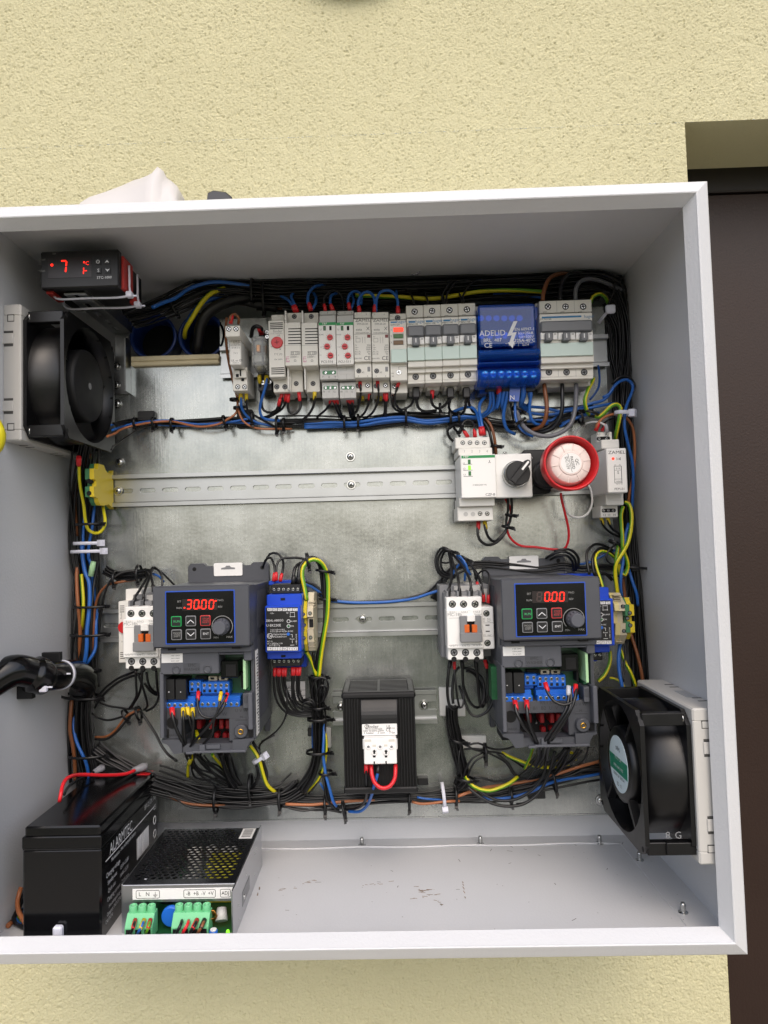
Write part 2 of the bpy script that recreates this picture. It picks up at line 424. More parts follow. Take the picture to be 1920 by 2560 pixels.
def wire_from(pts, col, r, label, fe='', group=None, name='wire', n=8, twist=.05, step=5, flen=8):
    c = [keep(q, r) for q in spline(pts, step)]; at = tuple(c[0]); mb = MB()
    if col == 'g':
        mb.tube(c, r, 8, 0, [0, 0, 0, 0, 1, 1, 1, 1], twist); mats = [m_wg, m_wy]
    else: mb.tube(c, r, n); mats = [WC[col]]
    o = loose(mb, name, mats, label, 'wire', at, group)
    for k, ch in enumerate(fe[:2]):
        if ch in FC:
            q = c if k == 0 else c[::-1]; a = q[0]; d = (q[min(3, len(q)-1)]-a).normalized()
            f = MB().tube([a-at_v(at)-d*1, a-at_v(at)+d*(flen-2.5), a-at_v(at)+d*flen], [max(r*1.5, 1.8), max(r*1.45, 1.75), r*1.15], 10)
            f.build('ferrule', FC[ch], o)
    return o
def at_v(a): return Vector(a)
RF = dict(b=.64, e=.66, X=.68, U=.68, T=.67, P=.68, Q=.62, D=.72, c=.74, J=.62, W=.66, L=.7, Y=.66, Z=.72, N=.85, S=.86, H=.92, d=.85, I=.86, E=.88, B=.92, C=.95, R=.95)
def W(label, col, r, fr, s, fe='', group=None, **k): return wire_from(path(fr, s), col, r*RF.get(fr, 1), label, fe, group, **k)
def LOOM(label, fr, s, cols, rad, r, group, flat=.8, wander=.5, fan=None):
    """tied wires that move together: one thing, each wire a part"""
    r *= .76; cols = cols+cols[:int(len(cols)*.5)]; base = spline(path(fr, s), 9); n = len(base); N = len(cols); at = tuple(base[0])
    root = bpy.data.objects.new('wire_loom', None); COL.objects.link(root); root.empty_display_size = .01; place(root, *at); tag(root, label, 'wire loom')
    for i, ch in enumerate(cols):
        rho = rad*math.sqrt((i+.5)/N); an = i*2.39996+random.uniform(-.3, .3); a0, b0 = rho*math.cos(an), rho*math.sin(an)*flat
        ph = random.uniform(0, 6.28); fq = random.uniform(.5, 1.4); out = []
        for j, p in enumerate(base):
            t = (base[min(j+1, n-1)]-base[max(j-1, 0)]); u = Vector((-t.y, t.x, 0))
            u = u.normalized() if u.length > 1e-6 else Vector((1, 0, 0))
            f = 1+wander*.5*math.sin(j/n*6.28*fq+ph)
            out.append(p-Vector(at)+u*(a0*f+wander*math.sin(j*.55*fq+ph)*r*.5)+Vector((0, 0, b0+wander*math.cos(j*.4*fq+ph)*r*.5)))
        MB().tube([keep(q+Vector(at), r)-Vector(at) for q in spline(out, 14)], r*random.uniform(.92, 1.05), 6).build('wire', WC[ch], root)
def TIE(label, fr, x, y, h, ang, a, b, col='k', tail=3.5, side=1, head=.72, w=2.6):
    """nylon tie round a bundle: ang = direction of the bundle in the picture plane, a / b = half width across / in depth"""
    c = Vector(P(fr, x, y, h)); t = math.radians(ang); d = Vector((math.cos(t), math.sin(t), 0)); u = Vector((-d.y, d.x, 0)); hh = Vector((0, 0, 1))
    mb = MB(); vs = []; n = 20; ww = w/2
    for i in range(n):
        q = 6.28318*i/n
        for rad in (0, .9):
            o = u*((a+rad)*math.cos(q))+hh*((b+rad)*math.sin(q))
            vs += [tuple(o-d*ww), tuple(o+d*ww)]
    fs = []
    for i in range(n):
        p, q = i*4, ((i+1) % n)*4
        fs += [(p+2, p+3, q+3, q+2), (p, q, q+1, p+1), (p, p+2, q+2, q), (p+1, q+1, q+3, p+3)]
    mb.add(vs, fs, 0, True)
    k = u*side*(a+.6)+hh*(b*.35)
    def obox(cen, e1, e2, e3):
        v = [tuple(cen+e1*i+e2*j+e3*l_) for i in (-1, 1) for j in (-1, 1) for l_ in (-1, 1)]
        mb.add(v, [(0, 1, 3, 2), (4, 6, 7, 5), (0, 4, 5, 1), (2, 3, 7, 6), (0, 2, 6, 4), (1, 5, 7, 3)])
    hd = (u*side*.8+hh*.6).normalized(); obox(k+hd*1.5*head, d*2.5*head, hd*2.1*head, hd.cross(d)*2.3*head)
    if tail:
        tl = (u*side+d*random.uniform(-.5, .5)+hh*.3).normalized(); obox(k+hd*2*head+tl*tail*.5, d*1.3, tl*tail*.5, tl.cross(d).normalized()*.5)
    o = mb.build('cable_tie', m_tie if col == 'k' else m_tiew, None); place(o, *c); return tag(o, label, 'cable tie')
# ================================================================ THE PLACE
def sheet(name, x0, x1, z, y0, y1, mat):     # horizontal sheet, metres
    me = bpy.data.meshes.new(name); me.from_pydata([(x0, y0, z), (x1, y0, z), (x1, y1, z), (x0, y1, z)], [], [(0, 1, 2, 3)]); me.materials.append(mat)
    o = bpy.data.objects.new(name, me); COL.objects.link(o); return o
tag(sheet('ground', -400, 400, 0, -400, 30, m_soil), kind='structure')
tag(sheet('pavement', -6, 6, .02, -3.2, .3, m_pave), kind='structure')
WALL_H = -42     # face of the render lies 42 mm behind the mounting plate
def solve_h(fr, x, y, Z, lo=-400, hi=230):
    """depth at which a sight line meets the level Z"""
    up = P(fr, x, y, lo)[1] > Z
    for _ in range(40):
        m_ = (lo+hi)/2
        if (P(fr, x, y, m_)[1] > Z) == up: lo = m_
        else: hi = m_
    return m_
jx, jz = P('O', 1021, 170, WALL_H)[:2]       # top left corner of the door opening
DOOR_H = solve_h('O', 1300, 541, jz)
# relief of the render: a fine grid where the photograph shows the wall, coarse beyond
def relief(X, Z):
    def vn(X, Z, f, seed):
        g = np.random.RandomState(seed).rand(256, 256); x = X*f; z = Z*f
        xi = np.floor(x).astype(int); zi = np.floor(z).astype(int); a = x-xi; b = z-zi; a = a*a*(3-2*a); b = b*b*(3-2*b)
        q = lambda i, j: g[(xi+i) & 255, (zi+j) & 255]
        return (q(0, 0)*(1-a)+q(1, 0)*a)*(1-b)+(q(0, 1)*(1-a)+q(1, 1)*a)*b
    rs = np.random.RandomState(9).rand(*X.shape)
    h = .3*vn(X, Z, .12, 5)+.45*vn(X, Z, .6, 1)+.4*vn(X*.95+Z*.3, Z*.95-X*.3, .85, 2)+.75*rs
    pit = np.clip((vn(X*.8-Z*.6, Z*.8+X*.6, .62, 4)-.76)*7, 0, 1)
    return 1.35*h-1.3*pit
class Wall(MB): pass
wall = MB()
def grid(x0, x1, z0, z1, st):
    nx = int((x1-x0)/st)+2; nz = int((z1-z0)/st)+2
    X, Z = np.meshgrid(np.linspace(x0, x1, nx), np.linspace(z0, z1, nz)); H = WALL_H-1.5+relief(X, Z)
    H[:, -1] = np.minimum(H[:, -1], WALL_H-.5)
    vs = np.stack([X, Z, H], -1).reshape(-1, 3).tolist(); i = np.arange(nx-1)[None, :]+np.arange(nz-1)[:, None]*nx
    fs = np.stack([i, i+1, i+1+nx, i+nx], -1).reshape(-1, 4).tolist()
    wall.add([tuple(v) for v in vs], [tuple(f) for f in fs], 0, True)
zt = 690; zb = -580; xl = -475
grid(xl, jx, 310, jz, 1.0); grid(xl, jx+120, jz, zt, 1.0); grid(xl, jx, zb, -370, 1.0)
xo = -900; zo = 1000; zu = -800
for q in ((xo, xl, zu, zo), (xl, jx+400, zt, zo), (xl, jx, zu, zb), (jx+120, jx+400, jz, zt)): grid(*q, 2.6)
g0 = -Z0*1000
for (a, b, c_, d_) in ((xl, jx, -370, 310), (-4000, xo, g0, 2400), (xo, jx, g0, zu), (xo, jx+400, zo, 2400), (jx+400, 4000, jz, 2400), (jx+1000, 4000, g0, jz)):
    wall.add([(a, c_, WALL_H), (b, c_, WALL_H), (b, d_, WALL_H), (a, d_, WALL_H)], [(0, 1, 2, 3)])
wall.add([(jx, jz, WALL_H), (jx+1000, jz, WALL_H), (jx+1000, jz, DOOR_H), (jx, jz, DOOR_H)], [(0, 1, 2, 3)])       # soffit
wall.add([(jx, g0, WALL_H-.3), (jx, jz, WALL_H-.3), (jx, jz, DOOR_H), (jx, g0, DOOR_H)], [(0, 1, 2, 3)])                     # jambs
wall.add([(jx+1000, g0, WALL_H), (jx+1000, jz, WALL_H), (jx+1000, jz, DOOR_H), (jx+1000, g0, DOOR_H)], [(0, 1, 2, 3)])
for (z_, hh) in ((2400, -300),): wall.add([(-4000, z_, WALL_H), (4000, z_, WALL_H), (4000, z_, hh), (-4000, z_, hh)], [(0, 1, 2, 3)])
hw = loose(wall, 'house_wall', m_render, 'cream rough-rendered house wall behind the cabinet, with a door opening', 'wall', (0, 0, WALL_H))
# a rounded boss of render just entering at the top edge
bp_ = P('s', 880, -216, WALL_H)
t = MB().lathe('h', bp_[0], bp_[1], [(WALL_H-3, 105), (WALL_H+16, 104), (WALL_H+22, 99), (WALL_H+24, 1)], 72)
loose(t, 'render_boss', m_render, 'large round cream boss whose dark underside shows at the top edge of the wall', 'boss', (bp_[0], bp_[1], WALL_H))
dt = T('steel_door', 'dark brown hammered steel door set back in the opening right of the cabinet', 'door', (jx+500, g0, DOOR_H))
zl = P('O', 1300, 722, DOOR_H)[1]-g0
dt.add('door_leaf', MB().box(-560, 560, 0, zl, -40, 0, 2), m_door)
dt.add('door_frame', MB().box(-560, 560, zl, jz-g0+60, -40, 6, 2), m_frame)

# ================================================================ THE CABINET
CXL, CXR, CZB, CZT = -340.0, 277.0, -326.0, 295.3       # inner faces
RXL, RXR, RZB, RZT, RH = -345.8, 281.6, -331.6, 300.2, 191.2
BK = -37.0
cab = T('electrical_cabinet', 'open light grey powder-coated steel cabinet full of switchgear', 'electrical cabinet', (0, 0, BK))
b0 = -BK
def cbox(name, *a, c=.6): return cab.add(name, MB().box(*a[:4], a[4]+b0, a[5]+b0, c), m_powder)
tk = 1.5
rim = MB(); w = 14; lip = 25
ox0, ox1, oz0, oz1 = RXL, RXR, RZB, RZT
ix0, ix1, iz0, iz1 = RXL+w, RXR-w, RZB+w, RZT-w
def ring(o, i, h0, h1): pass
# mitred frame sections: rounded front flange with a return lip, built as a swept profile
prof = [(0, 0), (0, RH-9), (.4, RH-7.8), (1.6, RH-6.6), (w-2.4, RH-.5), (w-1.4, RH), (w-.5, RH-.4), (w, RH-1.6), (19.8, RH-12.4), (19.6, RH-13.4), (18.6, RH-13.6), (w-1.6, RH-3.4), (.9, RH-10), (.9, 0)]
vs = []
for d_, h_ in prof:
    vs += [(ox0+d_, oz0+d_, h_+b0), (ox1-d_, oz0+d_, h_+b0), (ox1-d_, oz1-d_, h_+b0), (ox0+d_, oz1-d_, h_+b0)]
fs = []
for q in range(len(prof)-1):
    for i in range(4): fs.append((q*4+i, q*4+(i+1) % 4, (q+1)*4+(i+1) % 4, (q+1)*4+i))
rim.add(vs, fs); cab.add('rim', rim, m_powder)
hz = (-84, 84)
def rect_ring(mb, axis, t0, t1, o, i, mi=0):
    """plate with a rectangular hole; o / i = (a0, a1, b0, b1)"""
    for r in ((o[0], o[1], o[2], i[2]), (o[0], o[1], i[3], o[3]), (o[0], i[0], i[2], i[3]), (i[1], o[1], i[2], i[3])):
        if axis == 'x': mb.box(t0, t1, r[0], r[1], r[2]+b0, r[3]+b0, 0, mi)
        else: mb.box(r[0], r[1], t0, t1, r[2]+b0, r[3]+b0, 0, mi)
FLh = (34, 128); FLz = (P('s', 50, 1085, 120)[1]+6, P('s', 50, 758, 120)[1]-4)
FRh = (68, 172); FRz = (P('s', 1750, 2110, 150)[1]+4, P('s', 1750, 1800, 150)[1]-4)
sp = MB(); rect_ring(sp, 'x', CXL-tk, CXL, (CZB, CZT, BK, RH-13), (FLz[0], FLz[1], *FLh)); cab.add('side_panel', sp, m_powder)
sp = MB(); rect_ring(sp, 'x', CXR, CXR+tk, (CZB, CZT, BK, RH-13), (FRz[0], FRz[1], *FRh)); cab.add('side_panel', sp, m_powder)
cab.add('ceiling_panel', MB().box(CXL, CXR, CZT, CZT+tk, BK+b0, RH-13+b0, 0), m_powder)
fl = MB(); gxr = 247.4; gxl = -318; gh = solve_h('s', 1300, 2112, CZB)
rect_ring(fl, 'z', CZB-tk, CZB, (CXL, CXR, BK, RH-13), (gxl, gxr, gh, 168)); cab.add('floor_panel', fl, m_powder)
# gland plate under the opening, its gasket edge waving slightly between the studs
gp = MB(); gp.box(gxl-14, gxr+14, CZB-2.6, CZB-.6, gh-11+b0, 172+b0, .3); cab.add('gland_plate', gp, m_powder)
ed = MB(); pts = [(gxl+(gxr-gxl)*i/40, CZB+.2-.5*math.cos(i/40*6.28*5.0), gh+b0) for i in range(41)]
ed.tube(pts, 1.2, 6); cab.add('folded_edge', ed, m_powder)
bkp = MB(); bkp.box(CXL, CXR, CZB, CZT, -1.5, 0, 0)
cab.add('back_panel', bkp, m_powder)
def stud(x, h):
    mb = MB(); z = CZB
    mb.lathe('z', 0, 0, [(0, 4.2), (.5, 4.2), (.5, 2.4)]+[(1+i*.8, 2.5 if i % 2 else 2.05) for i in range(9)]+[(8.6, 1.6)], 12)
    o = mb.build('stud', m_steel, cab.o); o.location = (x*S, -(h+b0)*S, z*S)
for x, y in ((905, 2113), (1201, 2110), (1499, 2108), (1599, 2150), (1708, 2281)):
    hq = solve_h('s', x, y, CZB); stud(P('s', x, y, hq)[0], hq)
# scuffs and rust scratches on the floor
m_rust = M('rust_marks', 'a08a76', .7, var=.3)
for (x0, y0, x1, y1) in ((905, 2215, 980, 2205), (1010, 2250, 1125, 2232), (1040, 2215, 1060, 2235), (1156, 2200, 1164, 2252), (640, 2250, 652, 2210), (700, 2225, 745, 2218), (745, 2215, 795, 2196), (1050, 2228, 1075, 2222), (1070, 2235, 1105, 2262)):
    for k in range(7):
        f = random.random()
        x = x0+(x1-x0)*f; y = y0+(y1-y0)*f+random.uniform(-2, 2)
        mid = solve_h('s', x, y, CZB-.6)
        q = P('s', x, y, mid); l_ = random.uniform(.5, 3)
        an = random.uniform(-.4, .4) if x1-x0 > 12 else 1.4
        ca, sa = math.cos(an), math.sin(an)
        sc_ = MB(); sc_.add([(q[0]+ca*u*l_-sa*v*.4, CZB-.5, q[2]+b0+sa*u*l_+ca*v*.4) for u, v in ((-1, -1), (1, -1), (1, 1), (-1, 1))], [(0, 1, 2, 3)]); cab.add('scratch', sc_, m_rust)
# swarf and wire clippings on the floor
dm = MB(); rg = random.Random(3)
for k in range(48):
    x = rg.uniform(-120, 265); h = rg.uniform(-30, 160); l_ = rg.choice((.3, .3, .4, .5, 1.8, 3)); an = rg.uniform(0, 3.14); ca, sa = math.cos(an), math.sin(an)
    zz = CZB-.45 if (x < gxr and h > gh) else CZB+.12
    dm.add([(x+ca*u*l_-sa*v*.3, zz, h+sa*u*l_+ca*v*.3) for u, v in ((-1, -1), (1, -1), (1, 1), (-1, 1))], [(0, 1, 2, 3)])
loose(dm, 'swarf', M('swarf_grey', '6b6863', .7), 'tiny dark swarf and wire clippings scattered over the cabinet floor', 'swarf', (0, CZB, 60), kind='stuff')
# galvanised mounting plate, its top left corner cut out for the incoming conduits
pt = T('mounting_plate', 'galvanised steel mounting plate, streaked and scratched, screwed inside the cabinet', 'mounting plate', (0, 0, 0))
PZB = -288.3; pxl = -318; pxr = 250
nx = P('B', 245, 800, 0)[0]; nz = P('B', 100, 792, 0)[1]; pzt = P('B', 600, 398, 0)[1]
pt.add('plate', MB().prism([(pxl, PZB), (pxr, PZB), (pxr, pzt), (nx, pzt), (nx, nz), (pxl, nz)], 'h', -2, 0), m_galv)
pt.add('folded_edge', MB().box(pxl, pxr, PZB-2, PZB, -10, 0, .5), m_galv)
def pan(par, fr_, x, y, h, r=5.2):
    q = P(fr_, x, y, h); return put_screw(par.o, (q[0]-par.p[0], q[1]-par.p[1], h-par.p[2]), r, 'pan', 'pan_head_screw')
for fr_, x, y in (('F', 483, 262), ('s', 876, 1142), ('K', 150, 1155), ('s', 293, 1010)): pan(pt, fr_, x, y, 1)
st = T('pine_strip', 'pale wooden strip along the cut-out edge at the upper left of the plate', 'strip', P('A', 1400, 1108, 2), 'A')
st.bx('strip', m_wood, [(1118, 1062, 1900, 1106, -6, 8), (1118, 1108, 1900, 1146, -6, 6)], .8)
# ================================================================ RAILS
def rail(label, x0, x1, z, first_slot=None, notch=False):
    t = T('din_rail', label, 'rail', (x0, z, 0)); L_ = x1-x0
    mb = MB()
    for s_ in (1, -1):      # hat profile: brim, web
        pr = [(s_*11.5, .6), (s_*11.5, 1.6), (s_*12.6, 1.6), (s_*12.6, 6.9), (s_*13.4, 7.7), (s_*17.5, 7.7), (s_*17.5, 6.7), (s_*14, 6.7), (s_*13.6, 6.2), (s_*13.6, 1.2), (s_*13, .6)]
        mb.prism(pr, 'x', 0, L_)
    if notch:
        for a, b in ((0, 15), (L_-17, L_)):
            mb.box(a, b, 4.2, 11.6, .6, 1.6, 0); mb.box(a, b, -11.6, -4.2, .6, 1.6, 0)
        mb.box(15, L_-17, -11.6, 11.6, .6, 1.6, 0)
    elif first_slot is None: mb.box(0, L_, -11.6, 11.6, .6, 1.6, 0)
    else:
        def cell(a, b, cx):
            n = 24; inner = []
            for i in range(n):
                an = 6.28318*i/n; q = 6.4 if math.cos(an) > 0 else -6.4
                inner.append((cx+q+2.6*math.cos(an), 2.6*math.sin(an)))
            outer = []
            for i in range(n):
                an = 6.28318*i/n; c_, s_ = math.cos(an), math.sin(an); hx_ = (b-a)/2; k = 1/max(abs(c_), abs(s_)); outer.append(((a+b)/2+hx_*max(-1, min(1, c_*k)), 11.6*max(-1, min(1, s_*k))))
            vs = [(x, z_, 1.6) for x, z_ in outer]+[(x, z_, 1.6) for x, z_ in inner]+[(x, z_, .2) for x, z_ in inner]
            fs = [(i, (i+1) % n, n+(i+1) % n, n+i) for i in range(n)]+[(n+i, n+(i+1) % n, 2*n+(i+1) % n, 2*n+i) for i in range(n)]
            mb.add(vs, fs)
        f = first_slot-x0
        while f > 12.5: f -= 25
        mb.box(0, max(.1, f+0), -11.6, 11.6, .6, 1.6, 0) if f > 0 else None
        a = max(0, f)
        c = f+12.5 if f > 0 else f+12.5
        k = 0
        edge = a
        while edge+25 < L_:
            cell(edge, edge+25, edge+12.5); edge += 25
        mb.box(edge, L_, -11.6, 11.6, .6, 1.6, 0)
    t.add('rail_profile', mb, m_zinc); return t
def rx(fr, x): return P(fr, x, 500, 5)[0]
R1Z = P('B', 290, 778, 8)[1]; R2Z = 68.3; R3Z = -77.9
rail1 = rail('top zinc mounting rail, almost covered by the row of modules', P('B', 245, 778, 5)[0], P('D', 1010, 1000, 5)[0], R1Z)
rail2 = rail('middle zinc mounting rail with bare slots right of the yellow terminal', P('F', 408, 507, 5)[0], P('E', 1440, 560, 5)[0], R2Z, -256.5+12.5-25)
rail3 = rail('bottom zinc mounting rail running behind both grey drives', P('X', 322, 760, 5)[0], 262, R3Z, -49.5+12.5)
h0 = P('J', 252, 540, 5); h1 = P('J', 1522, 530, 5)
rail4 = rail('short cut piece of mounting rail behind the black heater', h0[0], h1[0], h0[1], notch=True)
pan(rail2, 'F', 467, 510, 2); pan(rail2, 's', 878, 1212, 2); pan(rail3, 'H', 850, 597, 2); pan(rail4, 'J', 1367, 500, 2, 5.4); pan(rail4, 'J', 352, 520, 2, 5.4)

# ================================================================ TOP ROW OF MODULES
def prof_mod(t, name, mat, x0, x1, poly, c=.35, parent=None):
    return t.add(name, MB().prism(poly, 'x', x0, x1, c), mat, parent)
# --- plug-in relay on its socket at the left end
t = T('plug_in_relay', 'white plug-in relay on a tall socket, leftmost of the top row', 'relay', (P('B', 385, 750, 60)[0], R1Z, 0), 'B')
t.bx('socket', m_cream, [(285, 462, 415, 560, 8, 82), (320, 520, 430, 800, 8, 50), (350, 820, 480, 1030, 8, 48), (362, 845, 470, 915, 20, 52)], .6)
t.bx('relay_case', m_white, [(322, 566, 425, 806, 30, 68)], .8)
for x in (318, 380): t.screw(x, 492, 82, 2.6, 'plain')
for x in (395, 455): t.screw(x, 992, 48, 2.6, 'plain')
t.bx('slot', m_dark, [(412, 845, 425, 900, 50, 52.3), (425, 880, 448, 940, 47, 49.5)], .2)
t.bx('hole', m_dark, [(378, 880, 404, 908, 47, 52.4)], .3)
t.text(m_ink, [('relpol', 380, 588, 68, 4.2), ('AC 230V', 388, 612, 68, 2.2), ('AC 250V 8A', 375, 632, 68, 2), ('6 6 8 2 2', 378, 655, 68, 2.2), ('7 4 1', 378, 702, 68, 2.2), ('c UL us CE', 378, 765, 68, 3), ('made in', 378, 784, 68, 2)])
# --- small clear-capped relay
t = T('clear_relay', 'small clear-capped relay on a black screw base, second in the top row', 'relay', (P('B', 588, 750, 50)[0], R1Z, 0), 'B')
t.bx('base', m_black, [(575, 500, 662, 640, 8, 26), (570, 835, 690, 1030, 8, 30)], .6)
t.bx('clear_cover', m_cover, [(512, 548, 634, 815, 26, 62)], 1.6)
t.bx('core', m_cream, [(548, 600, 606, 720, 28, 46), (545, 722, 612, 790, 28, 42)], .8)
t.bx('coil', m_copper, [(556, 630, 598, 700, 44, 50)], 1)
for x, y in ((596, 862), (655, 866), (612, 956), (668, 950)): t.screw(x, y, 30, 2.7, 'bright')
for y in (520, 560): t.screw(648, y, 26, 2.4, 'bright')
# --- thermostat with a red dial
def thermostat(lbl, fr, xc, y, pos):
    t = T('thermostat', lbl, 'thermostat', pos, fr); return t
t = thermostat('slim white thermostat with one large red dial and slotted vents, third in the top row', 'B', 735, 700, (P('B', 735, 700, 60)[0], R1Z, 0))
t.bx('body', m_cream, [(662, 410, 800, 915, 8, 58), (684, 368, 800, 420, 8, 46), (702, 900, 855, 1040, 8, 46)], .6)
t.bx('vent_slot', m_dark, [(672, y-4, 787, y+4, 55, 58.15) for y in (441, 457, 473, 489)]+[(684, y-4, 800, y+4, 55, 58.15) for y in (829, 845, 862, 879)], 0)
q = t.L(735, 611, 58); d = MB().lathe('h', q[0], q[1], [(57, 6.1), (59.5, 6), (60, 5.6)], 28); ob = t.add('dial', d, m_red)
mb = MB(); 
for a in (.05, 1.62): mb.prism([(q[0]+u*math.cos(a)-v*math.sin(a), q[1]+u*math.sin(a)+v*math.cos(a)) for u, v in ((-2.4, -.35), (2.4, -.35), (2.4, .35), (-2.4, .35))], 'h', 59.9, 60.15)
t.add('dial_cross', mb, M('dark_red_mark', '7c0f14', .5), ob)
for x in (733, 803): t.screw(x, 992, 46, 2.7, 'dark')
t.text(m_ink, [('T°C (Y)', 745, 712, 58, 2.6), ('10A 250V~', 748, 756, 58, 2), ('11', 733, 1022, 46, 2.2), ('12', 803, 1022, 46, 2.2), ('+10', 748, 548, 58, 1.8), ('20', 690, 645, 58, 1.8), ('60', 762, 668, 58, 1.8)])
t.text(m_inkg, [('finder', 742, 512, 58, 4.2), ('7T.81.0.000.2403', 730, 533, 58, 1.8)])
# --- two socket modules
def zmod(x, lbl):
    t = T('door_bell_socket', lbl, 'socket module', (P('B', x+72, 700, 58)[0], R1Z, 0), 'B', group='pair of vented supply modules'); f = lambda l_: [(a+x, b, c+x, d, *r) for a, b, c, d, *r in l_]
    t.bx('body', m_cream, f([(0, 428, 142, 815, 8, 58), (22, 350, 148, 440, 8, 40), (30, 800, 160, 1040, 8, 38)]), .6)
    t.bx('side_wall', m_white, f([(0, 330, 14, 440, 8, 58), (24, 815, 36, 1020, 8, 52)]), .5)
    t.bx('vent_slot', m_dark, f([(30, y-4, 142, y+4, 55, 58.15) for y in (490, 514, 540, 566, 592, 618)]), 0)
    t.bx('seam', m_inkg, f([(2, 632, 142, 634, 57, 58.08)]), 0)
    t.screw(x+84, 384, 40, 2.6, 'dark'); t.screw(x+100, 964, 38, 2.6, 'dark')
    t.text(m_ink, [('ZE 230', x+92, 702, 58, 3.4), ('230V~', x+85, 734, 58, 3.2), ('D', x+92, 765, 58, 3.4, 90)], rect=[(x+52, 686, x+130, 689, 58), (x+52, 714, x+130, 717, 58)])
    t.text(m_inkp, [('ETI', x+30, 755, 58, 4.6, 90)])
    return t
zmod(800, 'left of two vented white modules marked ZE 230, right of the red-dial thermostat'); zmod(946, 'right of two vented white modules marked ZE 230, beside the green-striped timers')
# --- two multifunction timers with red dials and a green stripe
def timer(x, nm, lbl):
    t = T('time_relay', lbl, 'timer', (P('B', x+75, 700, 58)[0], R1Z, 0), 'B', group='green-striped timers'); f = lambda l_: [(a+x, b, c+x, d, *r) for a, b, c, d, *r in l_]
    t.bx('body', m_white, f([(0, 432, 150, 805, 8, 60)]), .5)
    t.bx('housing', m_lgrey, f([(8, 335, 152, 372, 8, 46), (4, 372, 150, 440, 8, 53), (10, 805, 166, 930, 8, 52), (28, 950, 172, 1092, 8, 45)]), .5)
    t.bx('green_stripe', m_green, f([(0, 434, 150, 460, 59, 60.12)]), 0)
    t.text(m_white, [('F&F', x+52, 447, 60.12, 3)])
    t.bx('indicator', m_dark, f([(40, 466, 62, 506, 59, 60.15), (92, 466, 112, 504, 59, 60.15)]), 0)
    t.bx('lit_lamp', m_gl, f([(44, 472, 58, 502, 59, 60.4)]), .1)
    for k, (dx, y) in enumerate(((98, 566), (74, 645), (102, 723))):
        q = t.L(x+dx, y, 60); ob = t.add('dial', MB().lathe('h', q[0], q[1], [(59, 3.1), (61.2, 3), (61.5, 2.8)], 22), m_red)
        t.add('dial_slot', MB().box(q[0]-1.8, q[0]+1.8, q[1]-.4, q[1]+.4, 61.3, 61.65, 0), m_dark, ob)
        mb = MB()
        for j in range(10):
            a = math.radians(-50+j*28); c_, s_ = math.cos(a), math.sin(a)
            mb.prism([(q[0]+c_*u-s_*v, q[1]+s_*u+c_*v) for u, v in ((3.7, -.12), (4.4, -.12), (4.4, .12), (3.7, .12))], 'h', 59.9, 60.1)
        t.add('dial_scale', mb, m_ink)
    t.text(m_ink, [(nm, x+74, 776, 60, 3.5), ('FUNC', x+24, 542, 60, 1.9), ('U', x+18, 498, 60, 2.6), ('t x', x+22, 648, 60, 2), ('T', x+20, 722, 60, 2), ('1', x+22, 352, 46, 2.4), ('2', x+76, 352, 46, 2.4), ('3', x+132, 352, 46, 2.4)]+
           [(s_, x+44+i*46, 1035, 45, 2.6) for i, s_ in enumerate(('10', '11', '12'))]+([(s_, x+36+i*54, 908, 52, 2.6) for i, s_ in enumerate('789')] if nm == 'PCS-516' else []))
    t.bx('seam', m_inkg, f([(88, 805, 90, 930, 51, 52.08), (70, 950, 71, 1090, 44, 45.08), (122, 950, 123, 1090, 44, 45.08)]), 0)
    q = t.R(x+42, 984, x+160, 1015, 45); t.add('terminal_slot', MB().prism(rr(*q, 1.5), 'h', 44, 45.15), m_gyel)
    for i in range(3): t.screw(x+62+i*40, 1000, 45.1, 1.6, 'slot')
    if nm == 'PCS-516':
        q = t.R(x+32, 852, x+152, 886, 52); t.add('terminal_slot', MB().prism(rr(*q, 1.6), 'h', 51, 52.15), m_gyel)
        for i in (0, 1): t.screw(x+62+i*64, 870, 52.1, 1.7, 'slot')
    else:
        q = t.R(x+22, 852, x+145, 882, 52); t.add('cover_outline', MB().prism(rr(*q, 1.6), 'h', 51.8, 52.2, .15), m_lgrey)
    return t
timer(1094, 'PCS-516', 'timer marked PCS-516 with three small red dials and a green stripe')
timer(1246, 'PCU-511', 'timer marked PCU-511 with three small red dials and a green stripe')
